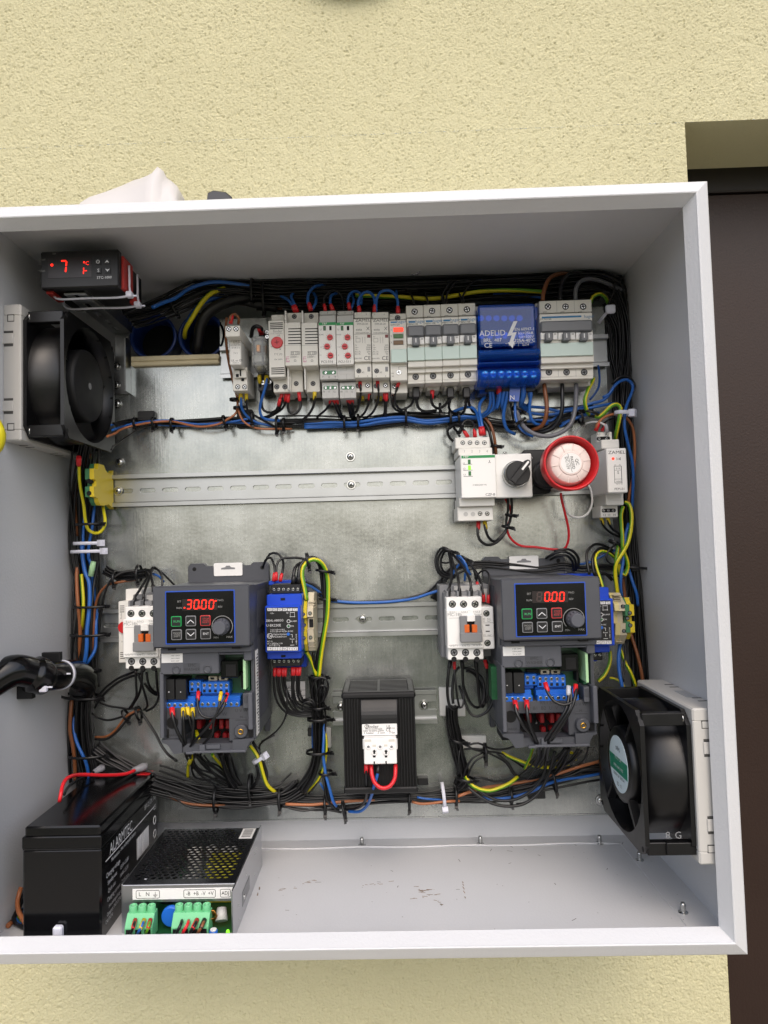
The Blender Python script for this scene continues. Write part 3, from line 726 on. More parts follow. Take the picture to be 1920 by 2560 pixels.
# --- two installation contactors
def instc(x, lbl):      # x in frame C
    t = T('installation_contactor', lbl, 'contactor', (P('C', x+75, 700, 60)[0], R1Z, 0), 'C', group='pair of printed contactor modules'); f = lambda l_: [(a+x, b, c+x, d, *r) for a, b, c, d, *r in l_]
    t.bx('body', m_cream, f([(4, 345, 148, 400, 8, 50), (0, 398, 150, 780, 8, 60), (6, 780, 155, 915, 8, 56), (14, 940, 158, 1040, 8, 42)]), .5)
    t.bx('rail_foot', m_yel, f([(44, 1045, 90, 1095, 10, 24)]), .6)
    t.bx('lamp', M('dull_red_lamp', '6d1d18', .4), f([(116, 540, 144, 567, 59, 60.3)]), .1)
    t.bx('flap', m_grey, f([(118, 818, 142, 860, 55, 56.2)]), .1)
    t.screw(x+44, 855, 56, 2.5, 'dark'); t.screw(x+40, 985, 42, 2.6, 'dark'); t.screw(x+120, 980, 42, 2.6, 'plain')
    t.text(m_ink, [('ZAMEL', x+78, 418, 60, 4.4, 0, 1.15), ('STM-25-20', x+74, 450, 60, 2.5), ('exta', x+44, 498, 60, 3.6), ('X', x+122, 490, 60, 5), ('www.zamel.com', x+74, 524, 60, 2.1),
                   ('A1', x+24, 560, 60, 2), ('A2', x+80, 868, 56, 2.2), ('25A', x+130, 633, 60, 2.3), ('Ie', x+20, 632, 60, 2.1), ('250V', x+128, 652, 60, 2.3), ('Ue~', x+26, 652, 60, 2.1), ('500V', x+128, 670, 60, 2.3), ('Ui~', x+26, 670, 60, 2.1), ('AC-7a', x+34, 690, 60, 2.2), ('25A', x+130, 690, 60, 2.3), ('AC-7b', x+34, 709, 60, 2.2), ('9A', x+134, 709, 60, 2.3), ('EN61095', x+38, 748, 60, 2), ('CE', x+118, 746, 60, 6), ('2', x+40, 900, 56, 2), ('4', x+120, 900, 56, 2), ('1', x+28, 366, 50, 2), ('3', x+108, 366, 50, 2)],
           rect=[(x+2, 534, x+148, 537, 60), (x+18, 572, x+56, 574, 60), (x+18, 604, x+56, 606, 60), (x+18, 572, x+20, 606, 60), (x+54, 572, x+56, 606, 60), (x+74, 560, x+76, 615, 60), (x+96, 560, x+98, 615, 60)])
instc(-54, 'left one of two white contactors printed STM-25-20, right of the timers'); instc(100, 'right one of two white contactors printed STM-25-20, left of the red indicator module')
# --- phase indicator
t = T('indicator_module', 'narrow indicator module with one lit red lamp above a green and an amber one', 'indicator', (P('C', 328, 700, 58)[0], R1Z, 0), 'C')
t.bx('body', m_cream, [(254, 358, 398, 412, 8, 46), (256, 410, 404, 790, 8, 60), (262, 790, 408, 940, 8, 55), (268, 955, 410, 1048, 8, 42)], .5)
t.bx('blue_bar', m_inkb, [(264, 428, 314, 441, 59, 60.1)], 0)
for y, m_ in ((497, m_ledo), (552, M('green_lamp', '3d6a35', .4)), (608, M('amber_lamp', '6b4a22', .4))):
    t.bx('lamp_frame', m_lgrey, [(284, y-24, 380, y+24, 59, 60.6)], .4); t.bx('lamp', m_, [(289, y-19, 374, y+19, 59, 61.2)], .5)
t.bx('label_cover', m_clear, [(268, 664, 404, 782, 60.1, 62)], .4)
t.screw(336, 867, 55, 2.9, 'bright'); t.screw(298, 986, 42, 2.8, 'plain'); t.screw(325, 396, 46, 2.9, 'dark')
t.text(m_inkb, [('hager', 356, 430, 60, 4.6)])
t.text(m_ink, [('SVN129', 303, 457, 60, 2.8), ('X1', 272, 383, 46, 2), ('1', 270, 500, 60, 2.6), ('2', 270, 555, 60, 2.6), ('3', 270, 610, 60, 2.6), ('X2', 282, 876, 55, 2), ('X3', 284, 902, 55, 2), ('8 8 8', 345, 714, 60, 4.6), ('L1 L2 L3', 344, 694, 60, 2)], rect=[(336, 816, 406, 818, 55), (334, 816, 336, 850, 55)])
# --- miniature circuit breakers
def mcb(n, fr, x, y, k, px, lbl, typ, group=None):
    """n poles; (x, y, k) map local pixels of a pole drawing into the survey frame; px = pole pitch"""
    t = T('circuit_breaker', lbl, 'circuit breaker', (P(fr, x+px*n/2, y+400*k, 60)[0], R1Z, 0), fr, group=group)
    f = lambda l_, o=0: [(x+(a+o)*k, y+b*k, x+(c+o)*k, y+d*k, *r) for a, b, c, d, *r in l_]
    w_ = px/k*n; q = px/k
    t.bx('body', m_cream, f([(0, 0, w_-1, 108, 8, 48), (10, 108, w_+10, 540, 8, 58), (14, 540, w_+14, 585, 8, 53), (14, 582, w_+12, 658, 8, 49), (14, 656, w_+12, 678, 8, 51)]), .5)
    t.bx('foot', m_lgrey, f([(30, 690, w_-10, 745, 8, 34)]), .8)
    t.bx('shutter', m_toggle, f([(12, 170, w_+10, 272, 57, 63)]), 1.6)
    for i in range(n):
        o = q*i
        t.bx('lever_guard', m_bright, f([(14, 276, 56, 338, 57, 61), (118, 276, q+8, 338, 57, 61)], o), .4)
        lv = t.bx('lever', m_toggle, f([(56, 274, 118, 345, 57, 66)], o), .6)
        t.bx('lever_mark', m_bright, f([(82, 284, 90, 322, 65.5, 66.2)], o), 0, lv)
        t.bx('window', m_lgrey, f([(128, 282, 148, 298, 60.5, 61.3)], o), .1)
        t.screw(x+(75+o)*k, y+56*k, 48, 3.35, 'plain'); t.screw(x+(84+o)*k, y+618*k, 49, 3.4, 'dark')
        if i: t.bx('seam', m_inkg, f([(o-1, 0, o+1, 105, 47, 48.1), (o+12, 545, o+14, 656, 48, 49.12)]), 0)
        t.text(m_ink, [], rect=f([(36, 100, 66, 103, 48), (34, 100, 36, 112, 48)], o))
    t.bx('label_cover', m_clear, f([(12, 362, w_+12, 478, 58.1, 60.5)]), .4)
    t.bx('label_strip', m_lgrey, f([(20, 374, w_+4, 466, 57.5, 58.1)]), 0)
    t.bx('blue_bar', m_inkb, f([(22, 136, w_-70 if n == 1 else w_-90, 152, 57, 58.12)]), 0)
    t.text(m_inkb, [('hager', x+(w_-26)*k, y+140*k, 58, 4.6)])
    t.text(m_ink, [(typ, x+58*k, y+164*k, 58, 2.7)])
    return t
ord_ = ('first', 'second', 'third', 'fourth')
for i in range(4):
    mcb(1, 'C', 397+i*150.5, 287-i*6.5, 1, 150.5, f'{ord_[i]} from the left of four single-pole circuit breakers between the indicator and the blue block', 'MBN110E', 'single-pole circuit breakers')
mcb(3, 'D', 220, 508, 1.345, 203, 'wide three-pole circuit breaker at the right end of the top row', 'MCN316E')
# --- blue distribution block
t = T('distribution_block', 'translucent blue distribution block with white lettering between the breakers', 'distribution block', (P('C', 1285, 650, 58)[0], R1Z, 0), 'C')
t.bx('base', m_deepb, [(1030, 300, 1550, 940, 8, 42), (1030, 930, 1100, 1050, 8, 28)], .8)
t.bx('side_ear', m_lgrey, [(996, 292, 1028, 620, 8, 36), (1520, 265, 1550, 640, 8, 36)], .6)
t.bx('cover', m_bluecl, [(1022, 270, 1522, 640, 42, 60)], 2)
def curved(name, r_, hb_, hf_, n=9):
    q = t.R(*r_, hf_); pf = [(q[3], hb_)]+[(q[3]-(q[3]-q[2])*k/(n-1), hb_+(hf_-hb_)*max(.35, math.sin(math.pi*(.12+.76*k/(n-1)))**.6)) for k in range(n)]+[(q[2], hb_)]
    t.add(name, MB().prism(pf, 'x', q[0], q[1], .8), m_bluecl)
curved('front_cover', (1026, 640, 1560, 745), 42, 64); curved('ridge', (1022, 757, 1560, 800), 42, 60); curved('lower_cover', (1018, 806, 1565, 962), 36, 63)
for x in (1042, 1108, 1175, 1242, 1308, 1374): t.add('tinted_screw', MB().cyl('h', *t.L(x, 408, 45)[:2], 42, 44, 3.2, 14), m_cyan)
for x in (1055, 1128, 1196, 1262, 1330, 1396, 1460):
    q = t.L(x, 540, 60); t.add('tinted_screw', MB().cyl('h', q[0], q[1], 42, 56, 3.3, 14), m_cyan)
for i, x in enumerate((1082, 1150, 1222, 1288, 1352, 1424, 1500)):
    q = t.L(x, 884, 62); ob = t.add('tinted_screw', MB().lathe('h', q[0], q[1], [(40, 3.7), (62.1, 3.7), (62.4, 2.5)], 16), m_cyan)
    mb = MB()
    for a in (.4+i, 1.97+i): mb.prism([(q[0]+u*math.cos(a)-v*math.sin(a), q[1]+u*math.sin(a)+v*math.cos(a)) for u, v in ((-3, -.5), (3, -.5), (3, .5), (-3, .5))], 'h', 62.2, 62.6)
    t.add('screw_slot', mb, m_deepb, ob)
bolt = MB(); q = t.L(1320, 540, 60)
bolt.prism([(q[0]+a*5.2, q[1]+b*5.2) for a, b in ((.25, 2.6), (-1.1, -.3), (-.2, -.15), (-.75, -1.6), (-1.05, -1.5), (-.15, -2.75), (.35, -1.35), (.05, -1.4), (.75, .45), (-.1, .35), (1.0, 2.6))], 'h', 60, 60.3)
t.add('lightning_bolt', bolt, m_inkw)
t.text(m_inkw, [('ADELID', 1145, 530, 60, 8.2, 0, .95), ('BRL  407', 1145, 590, 60, 5), ('CE', 1108, 636, 60, 7), ('EN 60947-1', 1422, 494, 60, 4.2), ('Icc=25kA', 1432, 528, 60, 4), ('Ui=500V', 1440, 560, 60, 4), ('125A-40°C', 1424, 592, 60, 4.6), ('5x6,3', 1312, 628, 60, 3), ('2x7,4', 1430, 628, 60, 3)], rect=[(1256, 614, 1494, 616, 60), (1368, 614, 1370, 640, 60)])
# ================================================================ MIDDLE ROW
t = T('phase_monitor', 'white phase monitor marked CZF-B with a green stripe and one lit green lamp', 'monitoring relay', (P('E', 340, 450, 60)[0], R2Z, 0), 'E')
t.bx('housing', m_white, [(172, 158, 428, 240, 8, 46), (195, 236, 446, 290, 8, 52), (203, 602, 464, 668, 8, 52), (190, 672, 452, 776, 8, 46)], .7)
t.bx('front', m_bright, [(215, 284, 475, 606, 8, 62)], .7)
t.bx('green_stripe', m_green, [(218, 291, 466, 311, 61, 62.12)], 0)
t.bx('lamp_window', m_gl, [(266, 322, 286, 357, 61, 62.3), (270, 409, 290, 442, 61, 62.3)], .1); t.bx('lit_lamp', m_ledg, [(268, 366, 288, 399, 61, 62.4)], .1)
for x in (228, 281, 334, 388): t.screw(x, 198, 46, 2.35, 'plain')
for x in (250, 303): t.add('blank_plug', MB().cyl('h', *t.L(x, 727, 46)[:2], 45.5, 46.15, 2.3, 18), m_lgrey)
for x in (356, 409): t.screw(x, 723, 46, 2.35, 'plain')
t.text(m_white, [('F&F', 252, 301, 62.14, 3.6)])
t.text(m_ink, [('L1', 237, 350, 62, 2.4), ('L2', 239, 390, 62, 2.4), ('L3', 241, 435, 62, 2.4), ('3×400/230V+N', 352, 511, 62, 2.2), ('CZF-B', 432, 582, 62, 3.6), ('Y', 426, 336, 62, 4.5, 180)], rect=[(232, 356, 298, 359, 62), (232, 400, 300, 403, 62), (234, 446, 302, 449, 62)])
t.text(m_inkg, [(s_, 240+i*56, 262, 52, 3.6) for i, s_ in enumerate('1234')])
# selector switch
t = T('selector_switch', 'square white rotary switch with a round black knob turned to the upper right', 'rotary switch', (P('E', 605, 443, 50)[0], R2Z, 0), 'E')
t.bx('body', m_bright, [(486, 292, 724, 590, 8, 52)], .8); t.bx('plate', m_bright, [(470, 280, 740, 604, 50, 58)], .8)
q = t.L(622, 432, 60)
t.add('bezel', MB().lathe('h', q[0], q[1], [(57, 13.8), (63, 13.6), (65, 12.6)], 36), m_steel)
kn = t.add('knob', MB().lathe('h', q[0], q[1], [(62, 12.4), (72, 12), (73.5, 11.4)], 36), m_black)
a = math.radians(50); ca, sa = math.cos(a), math.sin(a)
t.add('handle', MB().prism([(q[0]+u*ca-v*sa, q[1]+u*sa+v*ca) for u, v in ((-12.4, -2.6), (12, -3.2), (14.4, -1.8), (15, 0), (14.4, 1.8), (12, 3.2), (-12.4, 2.6))], 'h', 72, 82, .8), m_black, kn)
t.add('pointer', MB().prism([(q[0]+u*ca-v*sa, q[1]+u*sa+v*ca) for u, v in ((3, -1), (13, -1), (13.6, 0), (13, 1), (3, 1))], 'h', 81.8, 82.15), m_bright, kn)
# siren
t = T('siren', 'round red alarm siren with an ivory grille and a QC PASSED sticker', 'siren', (P('E', 1022, 350, 60)[0], P('E', 1022, 350, 60)[1], 0), 'E')
q = t.R(672, 248, 876, 576, 44)
t.add('bracket', MB().prism(rr(*q, 4), 'h', 6, 44, .8), m_black)
for x, y in ((736, 312), (746, 503), (540, 280)): t.screw(x, y, 44, 2.2, 'plain')
c = t.L(880, 420, 70); t.add('swivel', MB().lathe('h', c[0], c[1], [(40, 15), (62, 15), (64, 13)], 28), m_black)
c = t.L(1022, 352, 100); b0c = t.L(985, 430, 60)
hs = MB(); hs.tube([(b0c[0], b0c[1], 30), (b0c[0]*.7+c[0]*.3, b0c[1]*.7+c[1]*.3, 60), (c[0], c[1], 92)], [16, 18, 19], 28); t.add('horn_body', hs, m_horn)
t.add('red_ring', MB().lathe('h', c[0], c[1], [(86, 24.4), (88, 25.6), (104, 26.2), (106, 25.4), (105.4, 24), (98, 22.6), (92, 21)], 48, caps=False), m_red)
gr = t.add('grille', MB().lathe('h', c[0], c[1], [(90, 22), (93, 20.5), (101, 19), (102.6, 18), (102.8, 12)], 40), m_horn)
rb = MB()
for i in range(10):
    a = math.radians(i*36+8); ca, sa = math.cos(a), math.sin(a)
    rb.prism([(c[0]+u*ca-v*sa, c[1]+u*sa+v*ca) for u, v in ((11.4, -.25), (18.6, -.25), (18.6, .25), (11.4, .25))], 'h', 101.5, 103.3)
t.add('rib', rb, m_horn, gr); bpy.data.objects[-1] if False else None
t.add('hub', MB().lathe('h', c[0], c[1], [(100, 11.8), (103.2, 11.4), (103.6, 10.6)], 36), m_horn)
lb = t.add('sticker', MB().cyl('h', c[0], c[1], 103.4, 103.8, 9.6, 36), m_label)
t.text(m_ink, [('QC', 1074, 340, 103.9, 4.2, -80), ('PASSED', 1040, 346, 103.9, 3.9, -80, .95), ('DC:12V', 1002, 348, 103.9, 3.9, -80, .95)], lb)
an = math.radians(-79); lc = t.L(1022, 346, 103.9)
t.add('sticker_line', MB().prism([(lc[0]+u*math.cos(an)-v*math.sin(an), lc[1]+u*math.sin(an)+v*math.cos(an)) for u, v in ((-9, -.15), (9, -.15), (9, .15), (-9, .15))], 'h', 103.8, 103.95), m_ink, lb)
# relay PEM-01
t = T('control_relay', 'slim white relay marked PEM-01 with one red lamp, right of the red siren', 'relay', (P('E', 1375, 400, 68)[0], R2Z, 0), 'E')
t.bx('housing', m_white, [(1222, 118, 1334, 192, 8, 30), (1256, 174, 1386, 240, 8, 49), (1288, 572, 1418, 660, 8, 49), (1250, 664, 1376, 750, 8, 38)], .6)
t.bx('front', m_bright, [(1298, 238, 1444, 568, 8, 68)], .9)
q = t.R(1222, 152, 1318, 182, 30); t.add('terminal_slot', MB().prism(rr(*q, 1.6), 'h', 29, 30.15), m_dark)
for x in (1240, 1292): t.screw(x, 168, 30.1, 1.7, 'slot')
q = t.R(1258, 686, 1360, 714, 38); t.add('terminal_slot', MB().prism(rr(*q, 1.6), 'h', 37, 38.15), m_dark)
for x in (1272, 1306, 1342): t.screw(x, 700, 38.1, 1.6, 'slot')
for r_ in ((1268, 206, 1374, 238, 49), (1298, 590, 1408, 626, 49)): t.add('cover_outline', MB().prism(rr(*t.R(*r_), 1.8), 'h', r_[4]-.2, r_[4]+.25, .2), m_white)
q = t.L(1341, 316, 68); t.add('red_lamp', MB().lathe('h', q[0], q[1], [(67.5, 1.5), (68.4, 1.3), (68.9, .7)], 16), m_ledo)
t.text(m_ink, [('ZAMEL', 1368, 270, 68, 4.6, 0, 1.2), ('PEM-01', 1390, 541, 68, 3.3), ('A1', 1234, 137, 30, 3.6), ('A2', 1296, 137, 30, 3.6), ('12', 1277, 733, 38, 3.2), ('11', 1311, 733, 38, 3.2), ('14', 1349, 733, 38, 3.2), ('A1', 1357, 364, 68, 1.8), ('A2', 1392, 362, 68, 1.8), ('12 11 14', 1386, 504, 68, 1.8), ('o o', 1377, 386, 68, 3), ('ooo', 1383, 483, 68, 3), ('z', 1388, 316, 68, 3.4), ('S', 1378, 420, 68, 4)],
       rect=[(1350, 370, 1404, 373, 68), (1354, 494, 1410, 497, 68), (1350, 370, 1353, 496, 68), (1402, 370, 1406, 496, 68), (1350, 400, 1404, 402, 68), (1354, 466, 1408, 468, 68), (1370, 318, 1396, 320, 68), (1368, 306, 1370, 328, 68), (1394, 306, 1397, 328, 68)])
# yellow / green earth terminal on the middle rail
t = T('earth_terminal', 'yellow and green earth terminal clamped on the left end of the middle rail', 'terminal', (P('e', 900, 800, 25)[0], R2Z, 0), 'e')
q = t.L(1030, 800, 20)
def eprof(fr_pts): return [(t.L(0, y, 20)[1], h) for y, h in fr_pts]
pf = eprof(((500, 4), (560, 10), (560, 20), (520, 26), (455, 30), (455, 44), (550, 46), (550, 56), (715, 56), (735, 50), (820, 50), (825, 56), (985, 56), (1000, 46), (1060, 44), (1105, 40), (1105, 30), (1085, 24), (1070, 18), (1110, 10), (1140, 4)))
xr = t.L(1030, 800, 10)[0]
t.add('yellow_side', MB().prism(pf, 'x', xr-4.5, xr), m_yel); t.add('green_side', MB().prism([(a, b-.6) for a, b in pf], 'x', xr-9.5, xr-4.5), m_gyel)
for x, y in ((745, 672), (808, 784), (750, 868)):
    q = t.L(x, y, 53); t.add('screw_hole', MB().cyl('h', xr-5.2, q[1], 48, 56.3 if x < 780 else 50.4, 2.5, 16), m_dark)

# ================================================================ BOTTOM ROW
def contactor(lbl, fr, sx_, sy_, group):
    """built in frame I around its first screw"""
    t = T('motor_contactor', lbl, 'contactor', (P('I', 290, 650, 80)[0], R3Z, 0), 'I', group=group)
    t.bx('base', m_grey, [(118, 352, 470, 860, 6, 45), (150, 404, 420, 872, 40, 62)], .8)
    t.bx('barrier', m_grey, [(x, 396, x+14, 446, 40, 72) for x in (160, 236, 318, 400)], .4)
    t.bx('coil_terminal', m_lgrey, [(215, 356, 400, 400, 10, 48), (425, 380, 470, 470, 10, 52), (300, 342, 360, 372, 10, 40)], .5)
    t.bx('housing', m_bright, [(160, 438, 412, 536, 20, 78), (172, 796, 424, 884, 20, 78), (166, 530, 420, 802, 20, 83), (412, 508, 500, 806, 20, 80)], .8)
    for x in (203, 283, 365): t.screw(x, 487, 78, 3.5, 'plain')
    for x in (215, 297, 378):
        t.screw(x, 833, 78, 3.5, 'dark')
        q = t.L(x, 881, 78); t.add('wire_entry', MB().cyl('h', q[0], q[1], 70, 78.2, 2.6, 16), m_dark)
    for x, y in ((446, 553), (454, 765)): t.screw(x, y, 80, 3.1, 'plain')
    t.bx('indicator_frame', m_grey, [(258, 574, 310, 704, 82, 87), (362, 572, 412, 702, 82, 87), (262, 694, 416, 760, 82, 90)], .6)
    t.bx('window', m_dark, [(300, 600, 372, 700, 82, 84)], 0)
    t.bx('latch', m_bright, [(308, 566, 366, 612, 82, 88)], .5)
    t.bx('carrier', m_orange, [(290, 634, 326, 692, 82, 87.4), (344, 634, 382, 692, 82, 87.4)], .5)
    t.bx('slot', m_dark, [(440, 634, 468, 641, 79, 80.2), (442, 678, 470, 685, 79, 80.2)], 0)
    t.bx('seam', m_inkg, [(180, 586, 252, 588, 82, 83.08), (178, 778, 416, 780, 82, 83.08), (416, 620, 500, 622, 79, 80.08), (416, 715, 500, 717, 79, 80.08)], 0)
    t.text(m_inkg, [('MC-18b', 219, 563, 83, 4.2), ('R/1/L1', 208, 546, 83, 2.6), ('S/3/L2', 290, 545, 83, 2.6), ('T/5/L3', 375, 543, 83, 2.6), ('Metasol', 384, 560, 83, 2.4), ('U/2/T1', 215, 785, 83, 2.8), ('V/4/T2', 298, 783, 83, 2.8), ('W/6/T3', 380, 781, 83, 2.8), ('43', 428, 594, 80, 2.6), ('NC', 466, 594, 80, 2.6), ('31', 428, 610, 80, 2.6), ('NC', 466, 610, 80, 2.6), ('32', 432, 712, 80, 2.6), ('NC', 470, 712, 80, 2.6)])
    return t
con2 = contactor('white contactor right of the bare rail, beside the drive reading 0.00', 'I', 0, 0, 'white motor contactors')
c1 = dup(con2.o); a = P('s', 325.2, 1533.8, 80); b = P('I', 203, 487, 80)
c1.location = con2.o.location+Vector(((a[0]-b[0])*S, 0, (a[1]-b[1]+0)*S)); c1['label'] = 'white contactor at far left, half hidden by the drive reading 30.00'
t = thermostat('white thermostat with a half hidden red dial, behind the left contactor', 'X', 530, 760, (P('X', 560, 760, 52)[0], R3Z, 0))
t.bx('body', m_white, [(502, 530, 640, 1092, 8, 54), (566, 415, 716, 540, 8, 40)], .6)
t.bx('vent_slot', m_dark, [(514, y-3, 556, y+3, 51, 54.15) for y in (571, 590, 608, 626)]+[(518, y-3, 560, y+3, 51, 54.15) for y in (1001, 1018, 1036, 1055)], 0)
q = t.L(556, 768, 54); t.add('dial', MB().lathe('h', q[0], q[1], [(53, 6), (56, 5.8)], 28), m_red)
t.text(m_inkg, [('finder', 528, 660, 54, 3, 90), ('T', 536, 830, 54, 3), ('10A', 544, 900, 54, 2.4)])
# ---------------------------------------------------------------- frequency drives
def seg7(t, fr, cx, cy, h, hgt, ch, on, off, par):
    c = t.L(cx, cy, h, fr); w_ = hgt*.255; hh = hgt/2; tk_ = hgt*.062; sk = .10
    def sgm(x0, z0, x1, z1):
        d = Vector((x1-x0, z1-z0)); l_ = d.length; d /= l_; n = Vector((-d.y, d.x)); m_ = .12*hgt*.6
        pl = [(0+m_*.4, 0), (m_, tk_), (l_-m_, tk_), (l_-m_*.4, 0), (l_-m_, -tk_), (m_, -tk_)]
        return [(c[0]+x0+d.x*u+n.x*v+(z0+d.y*u+n.y*v)*sk, c[1]+z0+d.y*u+n.y*v) for u, v in pl]
    S7 = dict(a=(-w_, hh, w_, hh), b=(w_, hh, w_, 0), c=(w_, 0, w_, -hh), d=(-w_, -hh, w_, -hh), e=(-w_, 0, -w_, -hh), f=(-w_, hh, -w_, 0), g=(-w_, 0, w_, 0))
    lit = {'3': 'abgcd', '0': 'abcdef', '8': '', '7': 'abc', 't': 'ge'}.get(ch, '')
    A, B = MB(), MB()
    for k, v in S7.items(): (A if k in lit else B).prism(sgm(*v), 'h', c[2], c[2]+.25)
    if A.v: t.add('lit_segments', A, on, par)
    if B.v and off: t.add('unlit_segments', B, off, par)
def drive():
    t = T('frequency_drive', '', 'frequency drive', P('G', 702, 490, 123)[:2]+(0,), 'G', group='slate grey frequency drives')
    t.p = (P('G', 702, 490, 123)[0], P('G', 702, 490, 123)[1], 0)
    HF, HL = 123, 106
    zT, zM, zB = 28, -27, -127
    # heatsink body with louvred sides
    t.add('body', MB().box(-43.5, 43.5, -118, 27, 4, 60, .8).box(-43.5, 43.5, -27, 27, 59, 96, .8).box(-43.5, -41, -118, -26, 59, 98, .4).box(41, 43.5, -118, -26, 59, 98, .4), m_slate)
    lv = MB()
    for sx_ in (-1, 1):
        for r_ in range(3):
            for k in range(9):
                z1 = 20-r_*44-.6*k*0; lv.box(sx_*43.3, sx_*43.9, z1-36, z1, 24+k*6.2, 26.2+k*6.2, 0)
    o = t.add('vent_slots', lv, m_groove); o['kind'] = 'stuff'
    # back tabs
    tb = MB(); tb.prism([(-44, 24), (44, 24), (44, 44), (41, 47), (27, 47), (24, 44), (16, 44), (16, 40), (-16, 40), (-16, 44), (-24, 44), (-27, 47), (-41, 47), (-44, 44)], 'h', 1, 6, .4); t.add('mounting_flange', tb, m_slate)
    t.add('foot', MB().box(36, 42, -134, -112, 2, 6, 1), m_slate); t.add('foot', MB().box(-42, -36, -134, -112, 2, 6, 1), m_slate)
    for x in (-37, 37): t.add('fixing_hole', MB().cyl('h', x, 41, 5.5, 6.15, 2.2, 14), m_dark)
    hg = t.add('hang_tag', MB().prism(rr(-15.5, 15.5, 33, 47, 1.5), 'h', 6.2, 7.2), m_bright)
    t.add('tag_slot', MB().prism([(-7.5, 40), (7.5, 40), (7.5, 41.6), (3, 42.4), (2, 44), (-2, 44), (-3, 42.4), (-7.5, 41.6)], 'h', 7, 7.4), m_grey, hg)
    # front: keypad block with sloping top edge
    t.add('keypad_block', MB().prism([(28, 94), (29, HF-3), (27.5, HF), (-26, HF), (-27.5, HF-2), (-27.5, HF-14), (-24, 94)], 'x', -44.5, 44.5, .9), m_slate)
    q = t.R(463, 311, 932, 666, HF); cx = (q[0]+q[1])/2
    ob = t.add('keypad_border', MB().prism(rr(*q, .8), 'h', HF-.5, HF+.5, .2), M('keypad_blue', '2450b4', .35))
    pn = t.add('keypad', MB().prism(rr(q[0]+1, q[1]-1, q[2]+1, q[3]-1, .5), 'h', HF, HF+.7, .1), m_gloss)
    KH = HF+.75
    dw = t.add('display_window', MB().box(*t.R(578, 366, 812, 442, HF), KH-.3, KH+.1, 0), m_ledx)
    def button(cx, cy, mt):
        a_ = t.R(cx-35, cy-35, cx+35, cy+35, HF)
        f_ = t.add('button', MB().prism(rr(*a_, 1.3), 'h', KH-.2, KH+1.1, .3), mt)
        t.add('button_face', MB().prism(rr(a_[0]+.75, a_[1]-.75, a_[2]+.75, a_[3]-.75, .9), 'h', KH+.9, KH+1.35, .2), m_black, f_); return f_
    gB, rB = M('button_green_edge', '1d9a50', .4), M('button_red_edge', 'c23a3a', .4)
    bs = [button(540, 517, gB), button(637, 514, m_grey), button(734, 511, rB), button(542, 606, m_grey), button(638, 603, m_grey), button(736, 600, m_grey)]
    t.text(M('green_lettering', '3fae6a', .5), [('RUN', 540, 519, KH+1.35, 3)], bs[0])
    t.text(rB, [('STOP', 734, 501, KH+1.35, 2.5), ('RESET', 734, 524, KH+1.35, 2.3)], bs[2], rect=[(716, 511, 754, 513, KH+1.3)])
    t.text(m_inkg, [('MODE', 541, 597, KH+1.35, 2.4), ('SHIFT', 541, 618, KH+1.35, 2.4)], bs[3], rect=[(522, 606, 562, 608, KH+1.3)]); t.text(m_inkw, [('ENT', 735, 601, KH+1.35, 2.9)], bs[5])
    for i, (cx_, cy_c, sg) in enumerate(((637, 516, 1), (638, 603, -1))):
        c = t.L(cx_, cy_c, HF); mb = MB()
        mb.prism([(c[0]-3.2, c[1]-1.2*sg), (c[0], c[1]+1.6*sg), (c[0]+3.2, c[1]-1.2*sg), (c[0]+3.2, c[1]-2*sg), (c[0], c[1]+.8*sg), (c[0]-3.2, c[1]-2*sg)], 'h', KH+1.2, KH+1.5); t.add('arrow', mb, m_inkw, bs[1+3*i])
    t.text(m_inkg, [('SET', 556, 385, KH, 2.5), ('RUN', 557, 428, KH, 2.5), ('FWD', 832, 377, KH, 2.5), ('REV', 831, 420, KH, 2.5), ('MIN', 803, 626, KH, 2.5), ('MAX', 893, 622, KH, 2.7)])
    c = t.L(846, 550, HF); mb = MB()
    for k in range(26):
        a0, a1 = math.radians(-42+k*10.2), math.radians(-42+(k+1)*10.2)
        mb.prism([(c[0]+r_*math.cos(a_), c[1]+r_*math.sin(a_)) for r_, a_ in ((9.2, a0), (9.7, a0), (9.7, a1), (9.2, a1))], 'h', KH-.2, KH+.3)
    t.add('dial_ring', mb, m_inkg)
    n = 40; mb = MB(); prf = [(KH, 7.4), (KH+5, 7.4), (KH+5.6, 6.6), (KH+13, 6.1), (KH+14, 5.4)]
    mb.lathe('h', c[0], c[1], prf, 36); kn = t.add('speed_knob', mb, m_slate2)
    gb = MB()
    for k in range(14):
        a_ = k/14*6.283; gb.box(c[0]+6.9*math.cos(a_)-.55, c[0]+6.9*math.cos(a_)+.55, c[1]+6.9*math.sin(a_)-.55, c[1]+6.9*math.sin(a_)+.55, KH+.5, KH+9, .3)
    t.add('knob_grips', gb, m_slate2, kn)
    # lower terminal compartment
    def b(name, mat, rects, c=.5, par=None): return t.bx(name, mat, rects, c, par)
    b('lower_cover', m_slate2, [(428, 692, 1040, 728, 60, 110), (428, 726, 822, 870, 60, HL), (986, 700, 1042, 780, 60, HL), (822, 726, 990, 740, 60, HL)], .8)
    b('frame_side', m_slate2, [(426, 862, 452, 1296, 60, HL), (1016, 1000, 1046, 1240, 60, HL+2), (1040, 770, 1056, 1290, 60, 98)], .6)
    b('clip_slot', m_dark, [(480, 690, 536, 712, 100, 110.2), (908, 678, 964, 700, 110, 116)], 0)
    b('board', m_pcb, [(450, 860, 1020, 1075, 60, 78), (820, 735, 1020, 870, 60, 78)], .2)
    st_ = b('sticker', m_label, [(438, 732, 580, 794, HL-.4, HL+.15)], 0)
